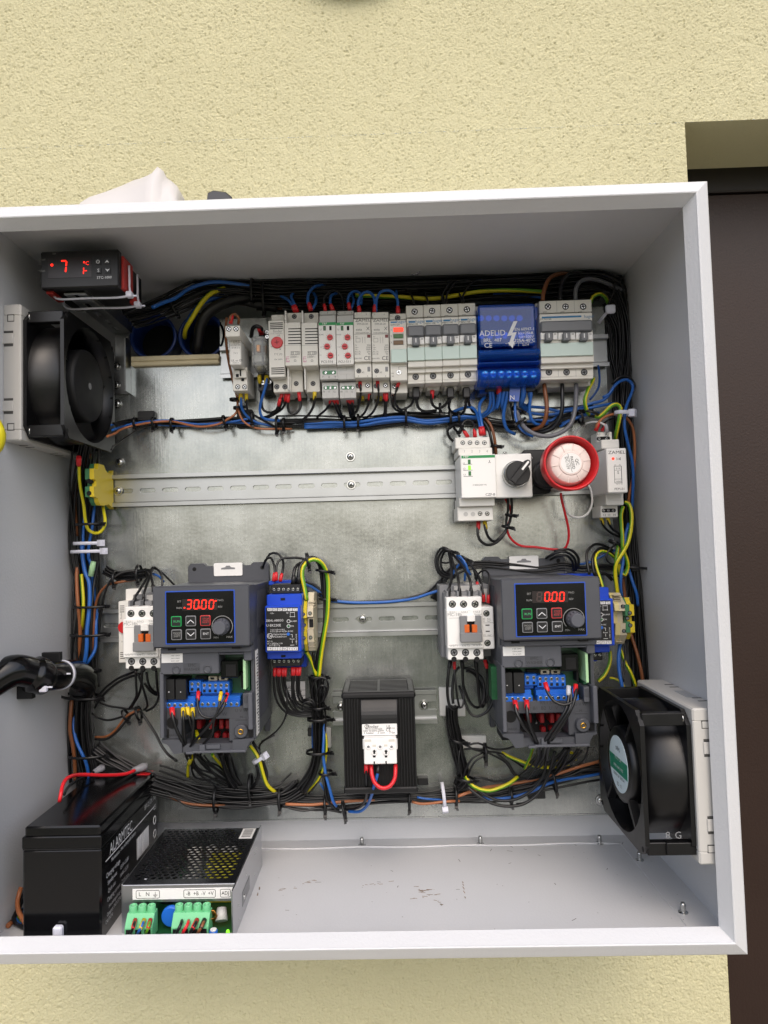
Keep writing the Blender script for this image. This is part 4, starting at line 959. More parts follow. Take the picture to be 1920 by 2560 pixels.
    t.text(m_ink, [('S 080 1A04 B', 530, 748, HL+.15, 1.5), ('220V 0.75kW', 530, 766, HL+.15, 1.5), ('3AC 0~220V', 530, 783, HL+.15, 1.5)], st_)
    rp = t.add('emc_panel', MB().prism(rr(*t.R(584, 798, 696, 862, HL), .5), 'h', HL-.2, HL+.3, .25), m_slate)
    t.text(m_inkd, [('EMC', 642, 812, HL+.3, 3.8), ('WASHER', 642, 840, HL+.3, 3.8)], rp)
    for x, y in ((538, 842), (746, 836)):
        c = t.L(x, y, HL); ob = t.add('screw_boss', MB().lathe('h', c[0], c[1], [(HL-12, 4.4), (HL+.5, 4.2), (HL+.6, 2.6), (HL-3, 2.4)], 22, caps=False), m_slate); t.add('bore', MB().cyl('h', c[0], c[1], HL-8, HL-2.5, 2.5, 14), m_dark, ob)
    b('jack', m_gloss, [(834, 782, 952, 896, 78, 100)], .6); b('jack_opening', m_dark, [(868, 806, 936, 884, 99, 100.3)], .2)
    b('add_on_board', m_cardg, [(984, 775, 1002, 970, 70, 104)], .2); b('board_edge', m_pcb, [(1006, 780, 1030, 980, 70, 92)], .2); b('pin_header', m_dark, [(970, 860, 984, 962, 78, 90), (664, 884, 742, 908, 78, 84)], .2)
    for x0 in (452, 530):
        ob = b('relay_cube', m_black, [(x0, 904, x0+73, 1042, 78, 98)], .5); c = t.L(x0+36, 990, 98); t.add('relay_pip', MB().cyl('h', c[0], c[1], 97.5, 98.3, .5, 10), m_inkw, ob)
    for x0 in (752, 822): ob = b('dip_switch', m_beige, [(x0, 886, x0+58, 914, 78, 85)], .3); b('switch_gap', m_dark, [(x0+14, 893, x0+38, 907, 84, 85.2)], 0, ob)
    def tblock(name, x0, x1, n_, y0, y1, hh_, rr_, lbls, par_holes):
        ob = b(name, m_tblue, [(x0, y0, x1, y1, 70, hh_)], .5)
        for i in range(n_):
            x = x0+(x1-x0)*(i+.5)/n_; c = t.L(x, y0+(y1-y0)*(.30 if par_holes else .5), hh_); put_screw(ob, c, rr_, 'bright')
            if par_holes:
                b('wire_opening', m_dark, [(x-9, y0+(y1-y0)*.66, x+9, y0+(y1-y0)*.9, hh_-3, hh_+.1)], 0, ob)
        if lbls: t.text(m_inkw, [(l_, x0+(x1-x0)*(i+.5)/n_, y0+(y1-y0)*.52, hh_, 1.6) for i, l_ in enumerate(lbls)], ob)
    tblock('terminal_block', 622, 704, 2, 914, 990, 92, 1.7, ('24', 'P1'), True)
    tblock('terminal_block', 706, 892, 5, 922, 1000, 92, 1.7, ('P2', 'P3', 'P4', 'P5', 'CM'), True)
    b('terminal_block_foot', m_tblue, [(630, 984, 700, 1010, 70, 86), (712, 995, 896, 1032, 70, 86)], .4)
    tblock('terminal_block', 470, 660, 5, 1058, 1098, 96, 1.7, None, False); tblock('terminal_block', 692, 962, 7, 1052, 1092, 96, 1.7, None, False)
    b('terminal_block_foot', m_tblue, [(476, 1022, 664, 1062, 70, 92), (696, 1018, 966, 1056, 70, 92)], .4)
    # power terminal cover: plate with an opening, then the chamfered skirt
    b('power_cover', m_slate, [(452, 1092, 1040, 1172, 60, 96), (452, 1166, 572, 1316, 60, 96), (890, 1166, 1046, 1316, 60, 96)], .6)
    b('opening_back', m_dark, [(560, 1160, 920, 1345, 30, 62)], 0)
    t.text(m_inkd, [('R/L1 S/L2 T', 776, 1104, 96, 4.2), ('B1  B2  U  V  W', 768, 1140, 96, 4.6), ('U V W', 972, 1115, 96, 4), ('M', 972, 1158, 96, 3.4), ('CHARGE', 510, 1280, 96, 3)], rect=[(932, 1176, 1016, 1179, 96)])
    c = t.L(512, 1196, 96); t.add('round_hole', MB().cyl('h', c[0], c[1], 90, 96.15, 5.6, 24), m_dark)
    cr_ = b('crimp_row', M('deep_red_crimp', '8f1118', .45), [(x, 1176, x+30, 1238, 62, 80) for x in (672, 756, 822, 866)]+[(x, 1264, x+30, 1300, 62, 72) for x in (790, 846, 880)], .8)
    b('busbar_bolt', m_steel, [(694, 1186, 712, 1206, 62, 72), (752, 1226, 766, 1244, 62, 72)], .5)
    c = t.L(970, 1252, 100); ob = t.add('earth_boss', MB().lathe('h', c[0], c[1], [(80, 6.6), (101, 6.4), (102, 5.6)], 24), m_slate); t.add('brass_insert', MB().lathe('h', c[0], c[1], [(101.5, 2.9), (102.6, 2.7), (102.7, 1.6), (100, 1.5)], 18, caps=False), m_brass, ob)
    t.add('insert_bore', MB().cyl('h', c[0], c[1], 100, 101.9, 1.6, 12), m_dark, ob)
    la = b('latch', m_slate2, [(982, 1000, 1020, 1100, 70, 100)], .5); b('latch_recess', m_slate, [(988, 1012, 1012, 1066, 99, 100.3)], .3, la)
    b('notch', m_dark, [(458, 1240, 488, 1296, 95, 96.3), (1020, 1240, 1052, 1290, 95, 98.2), (546, 1328, 566, 1346, 90, 97)], 0)
    # chamfered lower skirt
    pl = [t.L(x, y, HL-4)[:2] for x, y in ((436, 1310), (574, 1310), (574, 1338), (664, 1342), (914, 1338), (914, 1310), (1056, 1300), (1056, 1312), (1030, 1322), (1012, 1352), (1000, 1392), (900, 1398), (640, 1404), (520, 1406), (505, 1386), (492, 1360), (470, 1340), (440, 1330))]
    def tri_poly(mb, p, h0_, h1_): mb.prism(p, 'h', h0_, h1_)
    mb = MB(); lft = pl[:3]+pl[13:]; tri_poly(mb, [pl[0], pl[1], pl[2], t.L(574, 1400, HL-4)[:2], pl[13], pl[14], pl[15], pl[16], pl[17]][::1], 50, HL-4)
    tri_poly(mb, [t.L(574, 1342, HL-4)[:2], t.L(914, 1338, HL-4)[:2], t.L(914, 1396, HL-4)[:2], t.L(574, 1402, HL-4)[:2]], 80, HL-7)
    tri_poly(mb, [pl[5], pl[6], pl[7], pl[8], pl[9], pl[10], pl[11], t.L(914, 1396, HL-4)[:2]], 50, HL-4)
    t.add('skirt', mb, m_slate)
    b('skirt_rib', m_slate2, [(600, 1392, 652, 1408, 90, HL-2), (690, 1346, 728, 1396, HL-8, HL-4), (736, 1346, 830, 1372, HL-8, HL-5), (640, 1384, 1000, 1398, HL-8, HL-2)], .4)
    # rating plate on the right flank
    rp = t.add('rating_plate', MB().box(43.4, 43.75, -116, -36, 78, 92, 0), m_label)
    mb = MB()
    for k in range(26):
        z1 = -40-k*2.9; l_ = random.uniform(3, 10); mb.box(43.7, 43.85, z1-1.2, z1, 80, 80+l_, 0)
    t.add('plate_print', mb, m_ink, rp)
    return t
dr1 = drive()
d2 = dup(dr1.o); a = P('I', 910, 527, 123); b = P('G', 702, 490, 123); off = ((a[0]-b[0]), (a[1]-b[1]))
d2.location = dr1.o.location+Vector((off[0]*S, 0, off[1]*S))
for o in list(d2.children):
    if o.name.startswith('rating_plate'):
        for c in list(o.children): bpy.data.objects.remove(c)
        bpy.data.objects.remove(o)
dr1.o['label'] = 'left grey frequency drive with its red display reading 30.00'; d2['label'] = 'right grey frequency drive with its red display reading 0.00'
KHs = 123.9
class Sub:  # lets the second drive's digits be written in the first drive's survey coordinates
    pass
def digits(par_empty, items, dots):
    dw = [o for o in par_empty.children if o.name.startswith('display_window')][0]
    for x, ch in items: seg7(dr1, 'G', x, 404, KHs, 7.8, ch, m_led, m_ledx if ch != '8' else M('unlit_digit', '4a3a36', .4), dw)
    mb = MB()
    for x, y in dots: c = dr1.L(x, y, KHs); mb.cyl('h', c[0], c[1], KHs, KHs+.25, .75, 10)
    dr1.add('lit_dots', mb, m_led, dw)
digits(dr1.o, [(623, '3'), (672, '0'), (722, '0'), (772, '0')], [(592, 427), (695, 425), (802, 380)])
digits(d2, [(623, '8'), (674, '0'), (722, '0'), (770, '0')], [(698, 427)])
# ---------------------------------------------------------------- blue thermistor relays
def ziehl():
    t = T('thermistor_relay', '', 'relay', (P('H', 217, 680, 62)[0], R3Z, 0), 'H', group='blue thermistor relays')
    t.bx('housing', m_blue, [(72, 494, 358, 862, 8, 74), (84, 404, 366, 500, 8, 62), (88, 860, 362, 916, 8, 62), (150, 292, 396, 980, 8, 20), (100, 296, 150, 330, 8, 30)], .9)
    t.bx('terminal_strip', m_black, [(122, 322, 356, 394, 8, 48), (128, 918, 358, 976, 8, 46)], .6)
    for i in range(6): t.screw(143+i*38, 364-i*.5, 48, 2.0, 'slot'); t.screw(147+i*38, 936-i*.5, 46, 2.0, 'slot')
    fl_ = t.bx('front_label', m_black, [(82, 508, 336, 852, 73.5, 74.15)], .1)
    t.bx('clip_slot', m_dark, [(196, 430, 232, 450, 61, 62.2), (200, 886, 236, 904, 61, 62.2)], 0)
    t.text(m_inkw, [('ZIEHL-ABEGG', 148, 611, 74.2, 3, 0, .95), ('U-EK230E', 140, 650, 74.2, 3.5), ('ALARM', 300, 616, 74.2, 2), ('ON', 288, 655, 74.2, 2), ('II (2) D [Ex tb IIIC]', 172, 684, 74.2, 1.8), ('II (2) G [Ex eb Gb] [Ex db Gb]', 204, 697, 74.2, 1.8), ('PTB03ATEX3045', 190, 722, 74.2, 2), ('EPS23UKEX1011', 190, 740, 74.2, 2), ('Ex', 110, 733, 74.2, 4.4), ('Reset', 288, 758, 74.2, 2), ('AC 15', 110, 778, 74.2, 2), ('Ue = 250V Ie = 3A', 150, 794, 74.2, 2), ('-Us-', 128, 552, 74.2, 2.4), ('TP', 250, 552, 74.2, 2), ('11880-1212-00', 322, 760, 74.2, 1.7, 90)],
           rect=[(272, 545, 308, 548, 74.2), (268, 578, 312, 581, 74.2), (288, 722, 291, 745, 74.2), (276, 720, 290, 723, 74.2), (288, 768, 291, 790, 74.2), (272, 805, 306, 808, 74.2), (108, 805, 188, 807, 74.2), (108, 805, 110, 818, 74.2), (186, 805, 188, 818, 74.2), (148, 800, 150, 818, 74.2), (272, 540, 274, 584, 74.2), (306, 540, 308, 584, 74.2)])
    cells = t.bx('terminal_cells', m_inkw, [(90+i*41, 512, 126+i*41, 534, 74, 74.25) for i in range(6)]+[(90+i*41, 822, 128+i*41, 848, 74, 74.25) for i in range(6)], 0, fl_)
    t.text(m_ink, [(s_, 108+i*41, 523, 74.25, 2.9) for i, s_ in enumerate(('A1', 'A2', 'NC', 'NC', 'T1', 'T2'))]+[(s_, 109+i*41, 835, 74.25, 3.2) for i, s_ in enumerate(('14', '11', '12', 'NC', 'Y1', 'Y2'))], cells)
    def rg(x, y, mt, r_=1.8):
        c = t.L(x, y, 74); t.add('status_lamp', MB().lathe('h', c[0], c[1], [(74, r_), (74.5, r_), (74.5, r_-.5), (74.2, r_-.5)], 18, caps=False), mt)
    rg(260, 616, m_inkw); rg(260, 655, m_inkw); c = t.L(258, 718, 74); t.add('reset_button', MB().cyl('h', c[0], c[1], 73, 75, 1.5, 16), m_tblue)
    c = t.L(260, 655, 74); t.add('green_lamp', MB().cyl('h', c[0], c[1], 74, 74.5, 1.1, 14), m_gl)
    hx_ = [t.L(x, y, 74)[:2] for x, y in ((88, 733), (98, 714), (122, 714), (132, 733), (122, 752), (98, 752))]
    mb = MB()
    for i in range(6): mb.tube([(*hx_[i], 74.25), (*hx_[(i+1) % 6], 74.25)], .22, 4)
    t.add('hexagon_mark', mb, m_inkw); return t
z1 = ziehl(); z2 = dup(z1.o)
a = P('U', 418, 1535, 74); b = P('H', 340, 858, 74); z2.location = z1.o.location+Vector(((a[0]-b[0])*S, 0, (a[1]-b[1])*S))
z1.o['label'] = 'blue thermistor relay in full view right of the drive reading 30.00'; z2['label'] = 'blue thermistor relay mostly hidden behind the drive reading 0.00'
# ---------------------------------------------------------------- feed-through terminals
def terminal(lbl, cat, fr, xc, wd_, prof_px, mats, holes, z=None, split=None):
    t = T('rail_terminal', lbl, cat, (P(fr, xc, prof_px[0][0], 40)[0], R3Z, 0), fr)
    pf = [(t.L(xc, y, h)[1], h) for y, h in prof_px]
    if split: t.add('yellow_side', MB().prism(pf, 'x', 0, wd_/2, .2), mats[0]); t.add('green_side', MB().prism(pf, 'x', -wd_/2, 0, .2), mats[1])
    else: t.add('housing', MB().prism(pf, 'x', -wd_/2, wd_/2, .3), mats[0])
    for y, h, r_ in holes:
        q = t.L(xc, y, h); ob = t.add('screw_hole', MB().cyl('h', 0, q[1], h-4, h+.2, r_, 16), m_dark); t.add('screw_head', MB().cyl('h', 0, q[1], h, h+.35, r_*.72, 12), m_steel, ob)
    return t
fp = ((382, 10), (384, 40), (450, 46), (520, 54), (580, 56), (590, 50), (670, 50), (680, 56), (780, 54), (850, 46), (850, 10))
tm = terminal('beige rail terminal beside the left blue relay', 'terminal', 'H', 440, 6.2, fp, [m_beige], ((553, 56, 1.9), (745, 55, 1.9)))
tm.bx('rib', M('beige_shade', 'b3a88f', .5), [(418, y, 470, y+7, 30, 50+i*.8) for i, y in enumerate((462, 482, 502))]+[(420, y, 472, y+7, 30, 50) for y in (775, 795, 815)], .2); tm.bx('jumper_well', m_dark, [(425, 600, 458, 665, 30, 50.4)], 0)
fp2 = ((420, 10), (430, 40), (455, 46), (520, 54), (590, 55), (600, 48), (690, 48), (700, 55), (800, 52), (852, 44), (852, 10))
terminal('green and yellow rail terminal between the left blue relay and the beige one', 'terminal', 'H', 388, 6.5, fp2, [m_yel, m_gyel], ((560, 55, 1.8), (646, 48.5, 1.8), (750, 54, 1.8)), split=True)
fu = ((925, 10), (930, 36), (1000, 44), (1060, 52), (1140, 54), (1145, 46), (1280, 46), (1285, 54), (1420, 52), (1520, 42), (1520, 10))
terminal('pale yellow rail terminal touching the right blue relay', 'terminal', 'U', 415, 5, fu, [M('pale_yellow_terminal', 'd2c489', .5)], ())
tm = terminal('beige rail terminal right of the hidden blue relay', 'terminal', 'U', 482, 7, fu, [m_beige], ((1090, 54, 1.9), (1372, 53, 1.9)))
tm.bx('rib', M('beige_shade', 'b3a88f', .5), [(436, y, 520, y+9, 30, 47+i) for i, y in enumerate((960, 990, 1018))]+[(462, y, 530, y+9, 30, 47) for y in (1440, 1466, 1490)], .2)
fu2 = ((985, 20), (985, 40), (1060, 46), (1070, 54), (1195, 54), (1200, 46), (1260, 46), (1265, 54), (1390, 54), (1400, 44), (1465, 38), (1465, 20))
terminal('green and yellow rail terminal at the right end of the bottom rail', 'terminal', 'U', 556, 9, fu2, [m_yel, m_gyel], ((1165, 54.2, 2.1), (1226, 46.2, 2.1), (1308, 54.2, 2.1)), split=True)
# ---------------------------------------------------------------- heater
t = T('fan_heater', 'black finned cabinet heater with a white label and white plug, low in the middle', 'heater', P('J', 825, 900, 75)[:2]+(0,), 'J')
q = t.R(360, 360, 1262, 1570, 78)
zt_, zb_ = t.L(815, 352, 78)[1], t.L(845, 1582, 78)[1]
x0, x1 = t.L(358, 500, 78)[0], t.L(1268, 500, 78)[0]
t.add('top_cap', MB().box(x0, x1, zt_-5.5, zt_, 10, 79, 1.6), m_black); t.add('bottom_cap', MB().box(x0+.5, x1-.5, zb_, zb_+6, 10, 79, 1.2), m_black)
t.add('body', MB().box(x0+1, x1-1, zb_+5, zt_-5, 12, 74, .5), m_black)
for k in range(26):      # vertical cooling fins, front face
    xx = x0+2+k*(x1-x0-4)/25
    if x0+20 < xx < x1-20 and False: continue
    ob = t.add('fin', MB().box(xx-.6, xx+.6, zb_+6, zt_-5.5, 72, 77.5 if not (x0+18 < xx < x1-17) else 75, .2), m_black)
for k in range(9):
    hh_ = 18+k*6.3; t.add('grille_slat', MB().box(x0+7, x1-7, zt_-.2, zt_+1, hh_, hh_+3.2, .2), m_black)
t.add('grille_well', MB().box(x0+6.5, x1-6.5, zt_-1, zt_+.15, 16, 73, 0), m_dark); t.add('grille_bar', MB().box(-1.2, 1.2, zt_, zt_+1.1, 15, 74, .2), m_black)
t.add('grille_rim', MB().box(x0+1.5, x1-1.5, zt_, zt_+1, 73.5, 77.5, .3).box(x0+1.5, x0+6.5, zt_, zt_+1, 12, 73.4, .3).box(x1-6.5, x1-1.5, zt_, zt_+1, 12, 73.4, .3), m_black)
hu = t.R(595, 420, 1045, 900, 82); pf = []
for k in range(13):
    u = k/12; pf.append((hu[3]-(hu[3]-hu[2])*u, 74+8.5*math.sin(min(1, u*2.0)*1.57)*(1 if u < .5 else 1)))
pf = [(hu[3], 70)]+pf+[(hu[2], 70)]
t.add('bulge', MB().prism(pf, 'x', hu[0], hu[1], .8, sm=False), m_black)
lb = t.add('label', MB().prism(rr(*t.R(614, 732, 1034, 866, 82.5), .8), 'h', 82, 82.9), m_label)
t.text(m_ink, [('finder', 745, 764, 82.95, 4.2, 0, 1.1), ('7H.51.0.230.0250', 752, 792, 82.95, 2.3), ('240V 50-60Hz 250W', 752, 816, 82.95, 2.3), ('1 heater    2 com.    3 fan', 822, 840, 82.95, 2.9), ('CE', 930, 806, 82.95, 4), ('UL', 936, 764, 82.95, 3.6), ('Made in Italy', 960, 782, 82.95, 1.6)], lb)
hp_ = t.L(666, 762, 82.95); mb = MB().lathe('h', *hp_[:2], [(82.9, 1.9), (83, 1.9), (83, 1.5), (82.9, 1.5)], 20, caps=False); mb.box(hp_[0]-.2, hp_[0]+.2, hp_[1]-1.6, hp_[1]+1.6, 82.8, 83, 0); t.add('emblem', mb, m_ink, lb)
pl = t.bx('plug', m_bright, [(636, 912, 1030, 1218, 74, 92), (618, 925, 640, 1040, 74, 86), (1026, 920, 1042, 1040, 74, 86)], .8)
t.bx('plug_slot', m_dark, [(744, 1112, 776, 1140, 91, 92.2), (888, 1112, 918, 1140, 91, 92.2), (752, 1190, 768, 1218, 91, 92.2), (896, 1185, 912, 1218, 91, 92.2)], 0, pl)
t.bx('plug_window', M('plug_shade', 'd6d2c6', .5), [(646, 920, 722, 948, 91, 92.15), (935, 918, 1008, 946, 91, 92.15), (738, 985, 780, 1010, 91, 92.15), (880, 982, 920, 1006, 91, 92.15)], 0, pl)
for x in (688, 830, 970):
    c = t.L(x, 1012, 92); t.add('probe_hole', MB().lathe('h', c[0], c[1], [(92, 2.5), (92.5, 2.4), (92.4, 1.3), (90, 1.2)], 20, caps=False), m_bright, pl); t.add('probe_dot', MB().cyl('h', c[0], c[1], 91.5, 92.15, 1.25, 14), m_grey, pl)
for x in (760, 903):
    c = t.L(x, 1072, 92); t.add('key_ring', MB().lathe('h', c[0], c[1], [(92, 3.4), (92.6, 3.2), (92.3, 2.2)], 22, caps=False), m_bright, pl)
    t.add('arrow_slot', MB().prism([(c[0]+a_, c[1]+b_) for a_, b_ in ((-.9, -1.8), (.9, -1.8), (.9, .3), (1.6, .3), (0, 2.2), (-1.6, .3), (-.9, .3))], 'h', 92, 92.25), m_dark, pl)
# ================================================================ FANS
def square_ring(mb, x0, x1, half, r, n=32):
    """plate in the x direction, square outside, round hole; local (z, h)"""
    sq, ci = [], []
    for i in range(n):
        a = 6.28318*(i+.5)/n; c_, s_ = math.cos(a), math.sin(a); k = half/max(abs(c_), abs(s_)); p, q = c_*k, s_*k
        m_ = half*1.88                # rounded corners
        if abs(p)+abs(q) > m_: f = m_/(abs(p)+abs(q)); p *= f; q *= f
        sq.append((p, q)); ci.append((r*c_, r*s_))
    vs = [(x0, *p) for p in sq]+[(x0, *p) for p in ci]+[(x1, *p) for p in sq]+[(x1, *p) for p in ci]
    fs = []
    for i in range(n):
        j = (i+1) % n
        fs += [(i, j, n+j, n+i), (2*n+i, 2*n+j, 3*n+j, 3*n+i), (i, j, 2*n+j, 2*n+i), (n+i, n+j, 3*n+j, 3*n+i)]
    mb.add(vs, fs)
def fan(lbl, xw, sg, zc, hc, rotz, flbl, ft, fe):
    """sg: +1 on the left wall blowing right, -1 on the right wall"""
    X = lambda d: sg*d; k0 = (fe-ft)/38.4; Y = lambda d: sg*(ft+(d-15)*k0)
    f = T('fan_filter_frame', flbl, 'filter frame', (xw, zc, hc)); f.o.rotation_euler = (0, 0, math.radians(rotz))
    s0 = 1 if sg > 0 else 9.5
    mb = MB(); mb.box(X(0), X(ft), -63, -52, -63, 63, 1.4).box(X(0), X(ft), 52, 63, -63, 63, 1.4).box(X(0), X(ft), -53, 53, -63, -52, 1).box(X(0), X(ft), -53, 53, 52, 63, 1)
    f.add('frame', mb, m_fr)
    for z in (-37, -25, 25, 37):
        f.add('clip_slot', MB().box(X(s0), X(s0+8.5), z-1.2, z+1.2, 62, 63.25, .1), m_dark2)
    for z in (-31, 31): f.add('clip', MB().prism([(X(0), z-4.8), (X(s0+9), z-4.8), (X(s0+9), z+4.8), (X(0), z+4.8)], 'h', 62.8, 64.2, .4), m_fr)
    for z in (-50, 50): f.add('latch_well', MB().box(X(s0+3), X(s0+9.5), z-3.4, z+3.4, 62, 63.2, .1), m_dark2); f.add('latch', MB().box(X(s0+4), X(s0+9), z-2.8, z+2.4, 62, 63.5, .2), m_fr)
    for h in (-36, -24, 24, 36):
        f.add('clip_slot', MB().box(X(1), X(9), -63.2 if sg > 0 else 62.6, -62.6 if sg > 0 else 63.2, h-1.2, h+1.2, 0), m_dark2)
    t = T('axial_fan', lbl, 'fan', (xw, zc, hc)); t.o.rotation_euler = (0, 0, math.radians(rotz))
    for a, b in ((15.3, 18.6), (50, 53.4)):
        mb = MB(); square_ring(mb, Y(a), Y(b), 59.5, 56.6); t.add('flange', mb, m_fan)
    t.add('duct', MB().lathe('x', 0, 0, [(Y(15.6), 57.6), (Y(53), 57.6), (Y(53), 56.4), (Y(15.6), 56.4), (Y(15.6), 57.6)], 48, caps=False), m_fan)
    t.add('backing', MB().lathe('x', 0, 0, [(Y(15), 57), (Y(16), 57)], 40), m_dark)
    for z in (-52, 52):
        for h in (-52, 52):
            t.add('corner_post', MB().box(Y(18), Y(50.5), z-4.5 if z > 0 else z-6, z+6 if z > 0 else z+4.5, h-4, h+4, .6), m_fan)
            t.add('screw_hole', MB().cyl('x', z*1.03, h*1.03, Y(53.2), Y(53.6), 2.3, 12), m_dark)
            if h > 0: 
                o = put_screw(t.o, (0, 0, 0), 4.0, 'pan', 'fixing_screw'); o.location = (Y(19.5)*S, -(h*1.02)*S, z*1.02*S); o.rotation_euler = (0, math.radians(90*sg), 0)
                o.rotation_euler = (math.radians(0), 0, math.radians(90*sg))
    if sg > 0:
        t.add('hub', MB().lathe('x', 0, 0, [(Y(20), 36), (Y(48), 36), (Y(51), 35), (Y(51.8), 33), (Y(51.9), 2)], 48), m_hub)
        t.add('hub_disc', MB().lathe('x', 0, 0, [(Y(51.6), 3.4), (Y(52.2), 3.2)], 20), m_grey)
        for k in range(5):
            mb = MB(); vs = []; a0 = k*72+12
            for i in range(9):
                for r_ in (35, 55.5):
                    a = math.radians(a0+i*6.2+(r_-35)*.3); vs.append((Y(24+i*2.6), r_*math.cos(a), r_*math.sin(a)))
            mb.add(vs, [(i*2, i*2+1, i*2+3, i*2+2) for i in range(8)], 0, True); t.add('blade', mb, m_fan)
    else:
        t.add('hub', MB().lathe('x', 0, 0, [(Y(20), 34), (Y(48), 34), (Y(52), 33), (Y(53), 31), (Y(53.2), 2)], 48), m_fan)
        lb = t.add('round_label', MB().lathe('x', 0, 0, [(Y(53.1), 25), (Y(53.5), 25)], 40), M('pale_blue_label', 'cfe0e6', .4))
        def seg(a, b, mt):
            pl = []
            for i in range(13):
                z = a; break
            za, zb = a, b; xa = math.sqrt(24.6**2-za*za); xb = math.sqrt(24.6**2-zb*zb)
            t.add('label_band', MB().prism([(za, -xa), (za, xa), (zb, xb), (zb, -xb)], 'x', Y(53.4), Y(53.65)), mt, lb)
        seg(-8.5, 5.5, M('label_green', '1c7f63', .4))
        xtext(t, lb, m_ink, [('MODEL: FP-108 EX', 11, 0, 3.6, 1), ('CE', 18.5, 3, 4.6, 1), ('U', 18.5, -5, 4.6, 1), ('SeJeS', -13.5, 0, 5.2, 1)], Y(53.6), -1, 180); xtext(t, lb, m_inkw, [('220V-240V 50/60', 3, 0, 3.6, 1), ('AC 0.12A', -5, 0, 4.4, 1)], Y(53.7), -1, 180)
        for a in (38, 140, 222, 318):
            c_, s_ = math.cos(math.radians(a)), math.sin(math.radians(a)); n_ = (-s_*2, c_*2)
            t.add('strut', MB().prism([(c_*33-n_[0], s_*33-n_[1]), (c_*58-n_[0], s_*58-n_[1]), (c_*58+n_[0], s_*58+n_[1]), (c_*33+n_[0], s_*33+n_[1])], 'x', Y(47), Y(53), .3), m_fan)
        for a in range(5):
            mb = MB(); vs = []
            for i in range(9):
                for r_ in (33, 55.5):
                    an = math.radians(a*72+i*6.2+(r_-33)*.3); vs.append((Y(20+i*2.4), r_*math.cos(an), r_*math.sin(an)))
            mb.add(vs, [(i*2, i*2+1, i*2+3, i*2+2) for i in range(8)], 0, True); t.add('blade', mb, m_fan)
    return t, f
m_fr = M('filter_frame_grey', 'c3c1bc', .45, var=.03); m_dark2 = M('slot_shade', '4b4a47', .7)
def xtext(t, par, mat, items, xx, facing, rot=0):
    """print on a face that looks sideways: (string, z, along, size, width); facing +1 looks right, -1 looks left"""
    mb = MB(); ro = math.radians(rot); ca, sa = math.cos(ro), math.sin(ro)
    for s_, z, al, sz, wf in items:
        v, f = glyphs(s_, sz)
        o = []
        for a, b in v:
            u = a*wf+al; w_ = b+z
            if rot: u, w_ = u*ca-w_*sa, u*sa+w_*ca
            o.append((xx+.05*facing, w_, -u*facing))
        mb.add(o, f)
    return mb.build('lettering', mat, par, recalc=False)
zl_ = (P('A', 515, 635, 142)[1]+P('A', 515, 1772, 142)[1])/2
lf = fan('black axial fan on the left wall under the red temperature display', CXL, 1, zl_, 80, -.4, 'light grey filter frame holding the left fan to the cabinet wall', 16.5, 54.6)
zr_ = (P('K', 590, 385, 167)[1]+P('K', 610, 1650, 167)[1])/2
rf = fan('black axial fan with a round green and white label on the right wall', CXR, -1, zr_, 111, 0, 'light grey filter frame holding the right fan to the cabinet wall', 26, 68)
rf[0].text  # moulded marks on the lower post
xm = MB()
q = P('K', 735, 1455, 160)
for s_, px in (('8', 738), ('G', 830)):
    c = P('K', px, 1455, 165); v, f = glyphs(s_, 8); xm.add([(c[0]-rf[0].p[0]+a, c[1]-zr_+b, 58.4) for a, b in v], f)
xm.build('moulded_letters', m_grey, rf[0].o, recalc=False); rf[0].add('post_web', MB().box(-50, -18, -57, -47, 50, 58.2, .5), m_fan)
q = P('K', 840, 1535, 150); tr = MB().tube([(q[0], q[1], 148), (q[0]+8, q[1]-4, 158)], [2.4, 3], 10); loose(tr, 'crimp_terminal', m_ferr, 'red crimp terminal under the lower screw of the right fan', 'crimp terminal', (q[0], q[1], 148))
# sticker on the right frame's top
rf[1].add('sticker', MB().box(-12, -3, 62.8, 63.4, -6, 22, 0), M('striped_sticker', '9ea0a2', .4))

# ================================================================ TEMPERATURE CONTROLLER
t = T('temperature_controller', 'black temperature controller with a red display, tied to a slotted bracket', 'temperature controller', P('N', 470, 690, 137)[:2]+(0,), 'N')
q = t.R(230, 576, 712, 808, 137)
t.add('bezel', MB().box(*q, 129, 137, 1.2), m_black); t.add('case', MB().box(q[0]+2.5, q[1]-2.5, q[2]+2, q[3]-2, 68, 130, .6), m_black)
ds = t.bx('display_window', m_ledx, [(280, 622, 548, 748, 136.5, 137.3)], .1)
for x, y, s_ in ((580, 650, 'O'), (634, 648, '^'), (583, 703, 'S'), (637, 700, 'v')):
    b_ = t.bx('button', M('button_dark', '26282b', .5), [(x-17, y-17, x+17, y+17, 136.5, 138)], .4)
    c = t.L(x, y, 138)
    if s_ == 'S': t.text(m_inkw, [('S', x, y, 138, 4.4)], b_)
    elif s_ == 'O':
        mb = MB()
        for k in range(14):
            a0, a1 = math.radians(120+k*21.4), math.radians(120+(k+1)*21.4); mb.prism([(c[0]+r_*math.cos(a_), c[1]+r_*math.sin(a_)) for r_, a_ in ((1.2, a0), (1.65, a0), (1.65, a1), (1.2, a1))], 'h', 138, 138.15)
        mb.box(c[0]-.22, c[0]+.22, c[1]+.3, c[1]+2, 138, 138.15, 0); t.add('power_mark', mb, m_inkw, b_)
    else:
        g_ = 1 if s_ == '^' else -1; t.add('arrow', MB().prism([(c[0]-2.1, c[1]-1.3*g_), (c[0], c[1]+1.4*g_), (c[0]+2.1, c[1]-1.3*g_), (c[0], c[1]-.5*g_)], 'h', 138, 138.15), m_inkw, b_)
t.text(m_inkw, [('STC-1000', 618, 744, 137, 3.4)]); t.text(m_inkg, [('Set', 321, 602, 137, 2.6), ('Cool', 251, 638, 137, 2.7), ('Heat', 251, 704, 137, 2.7)])
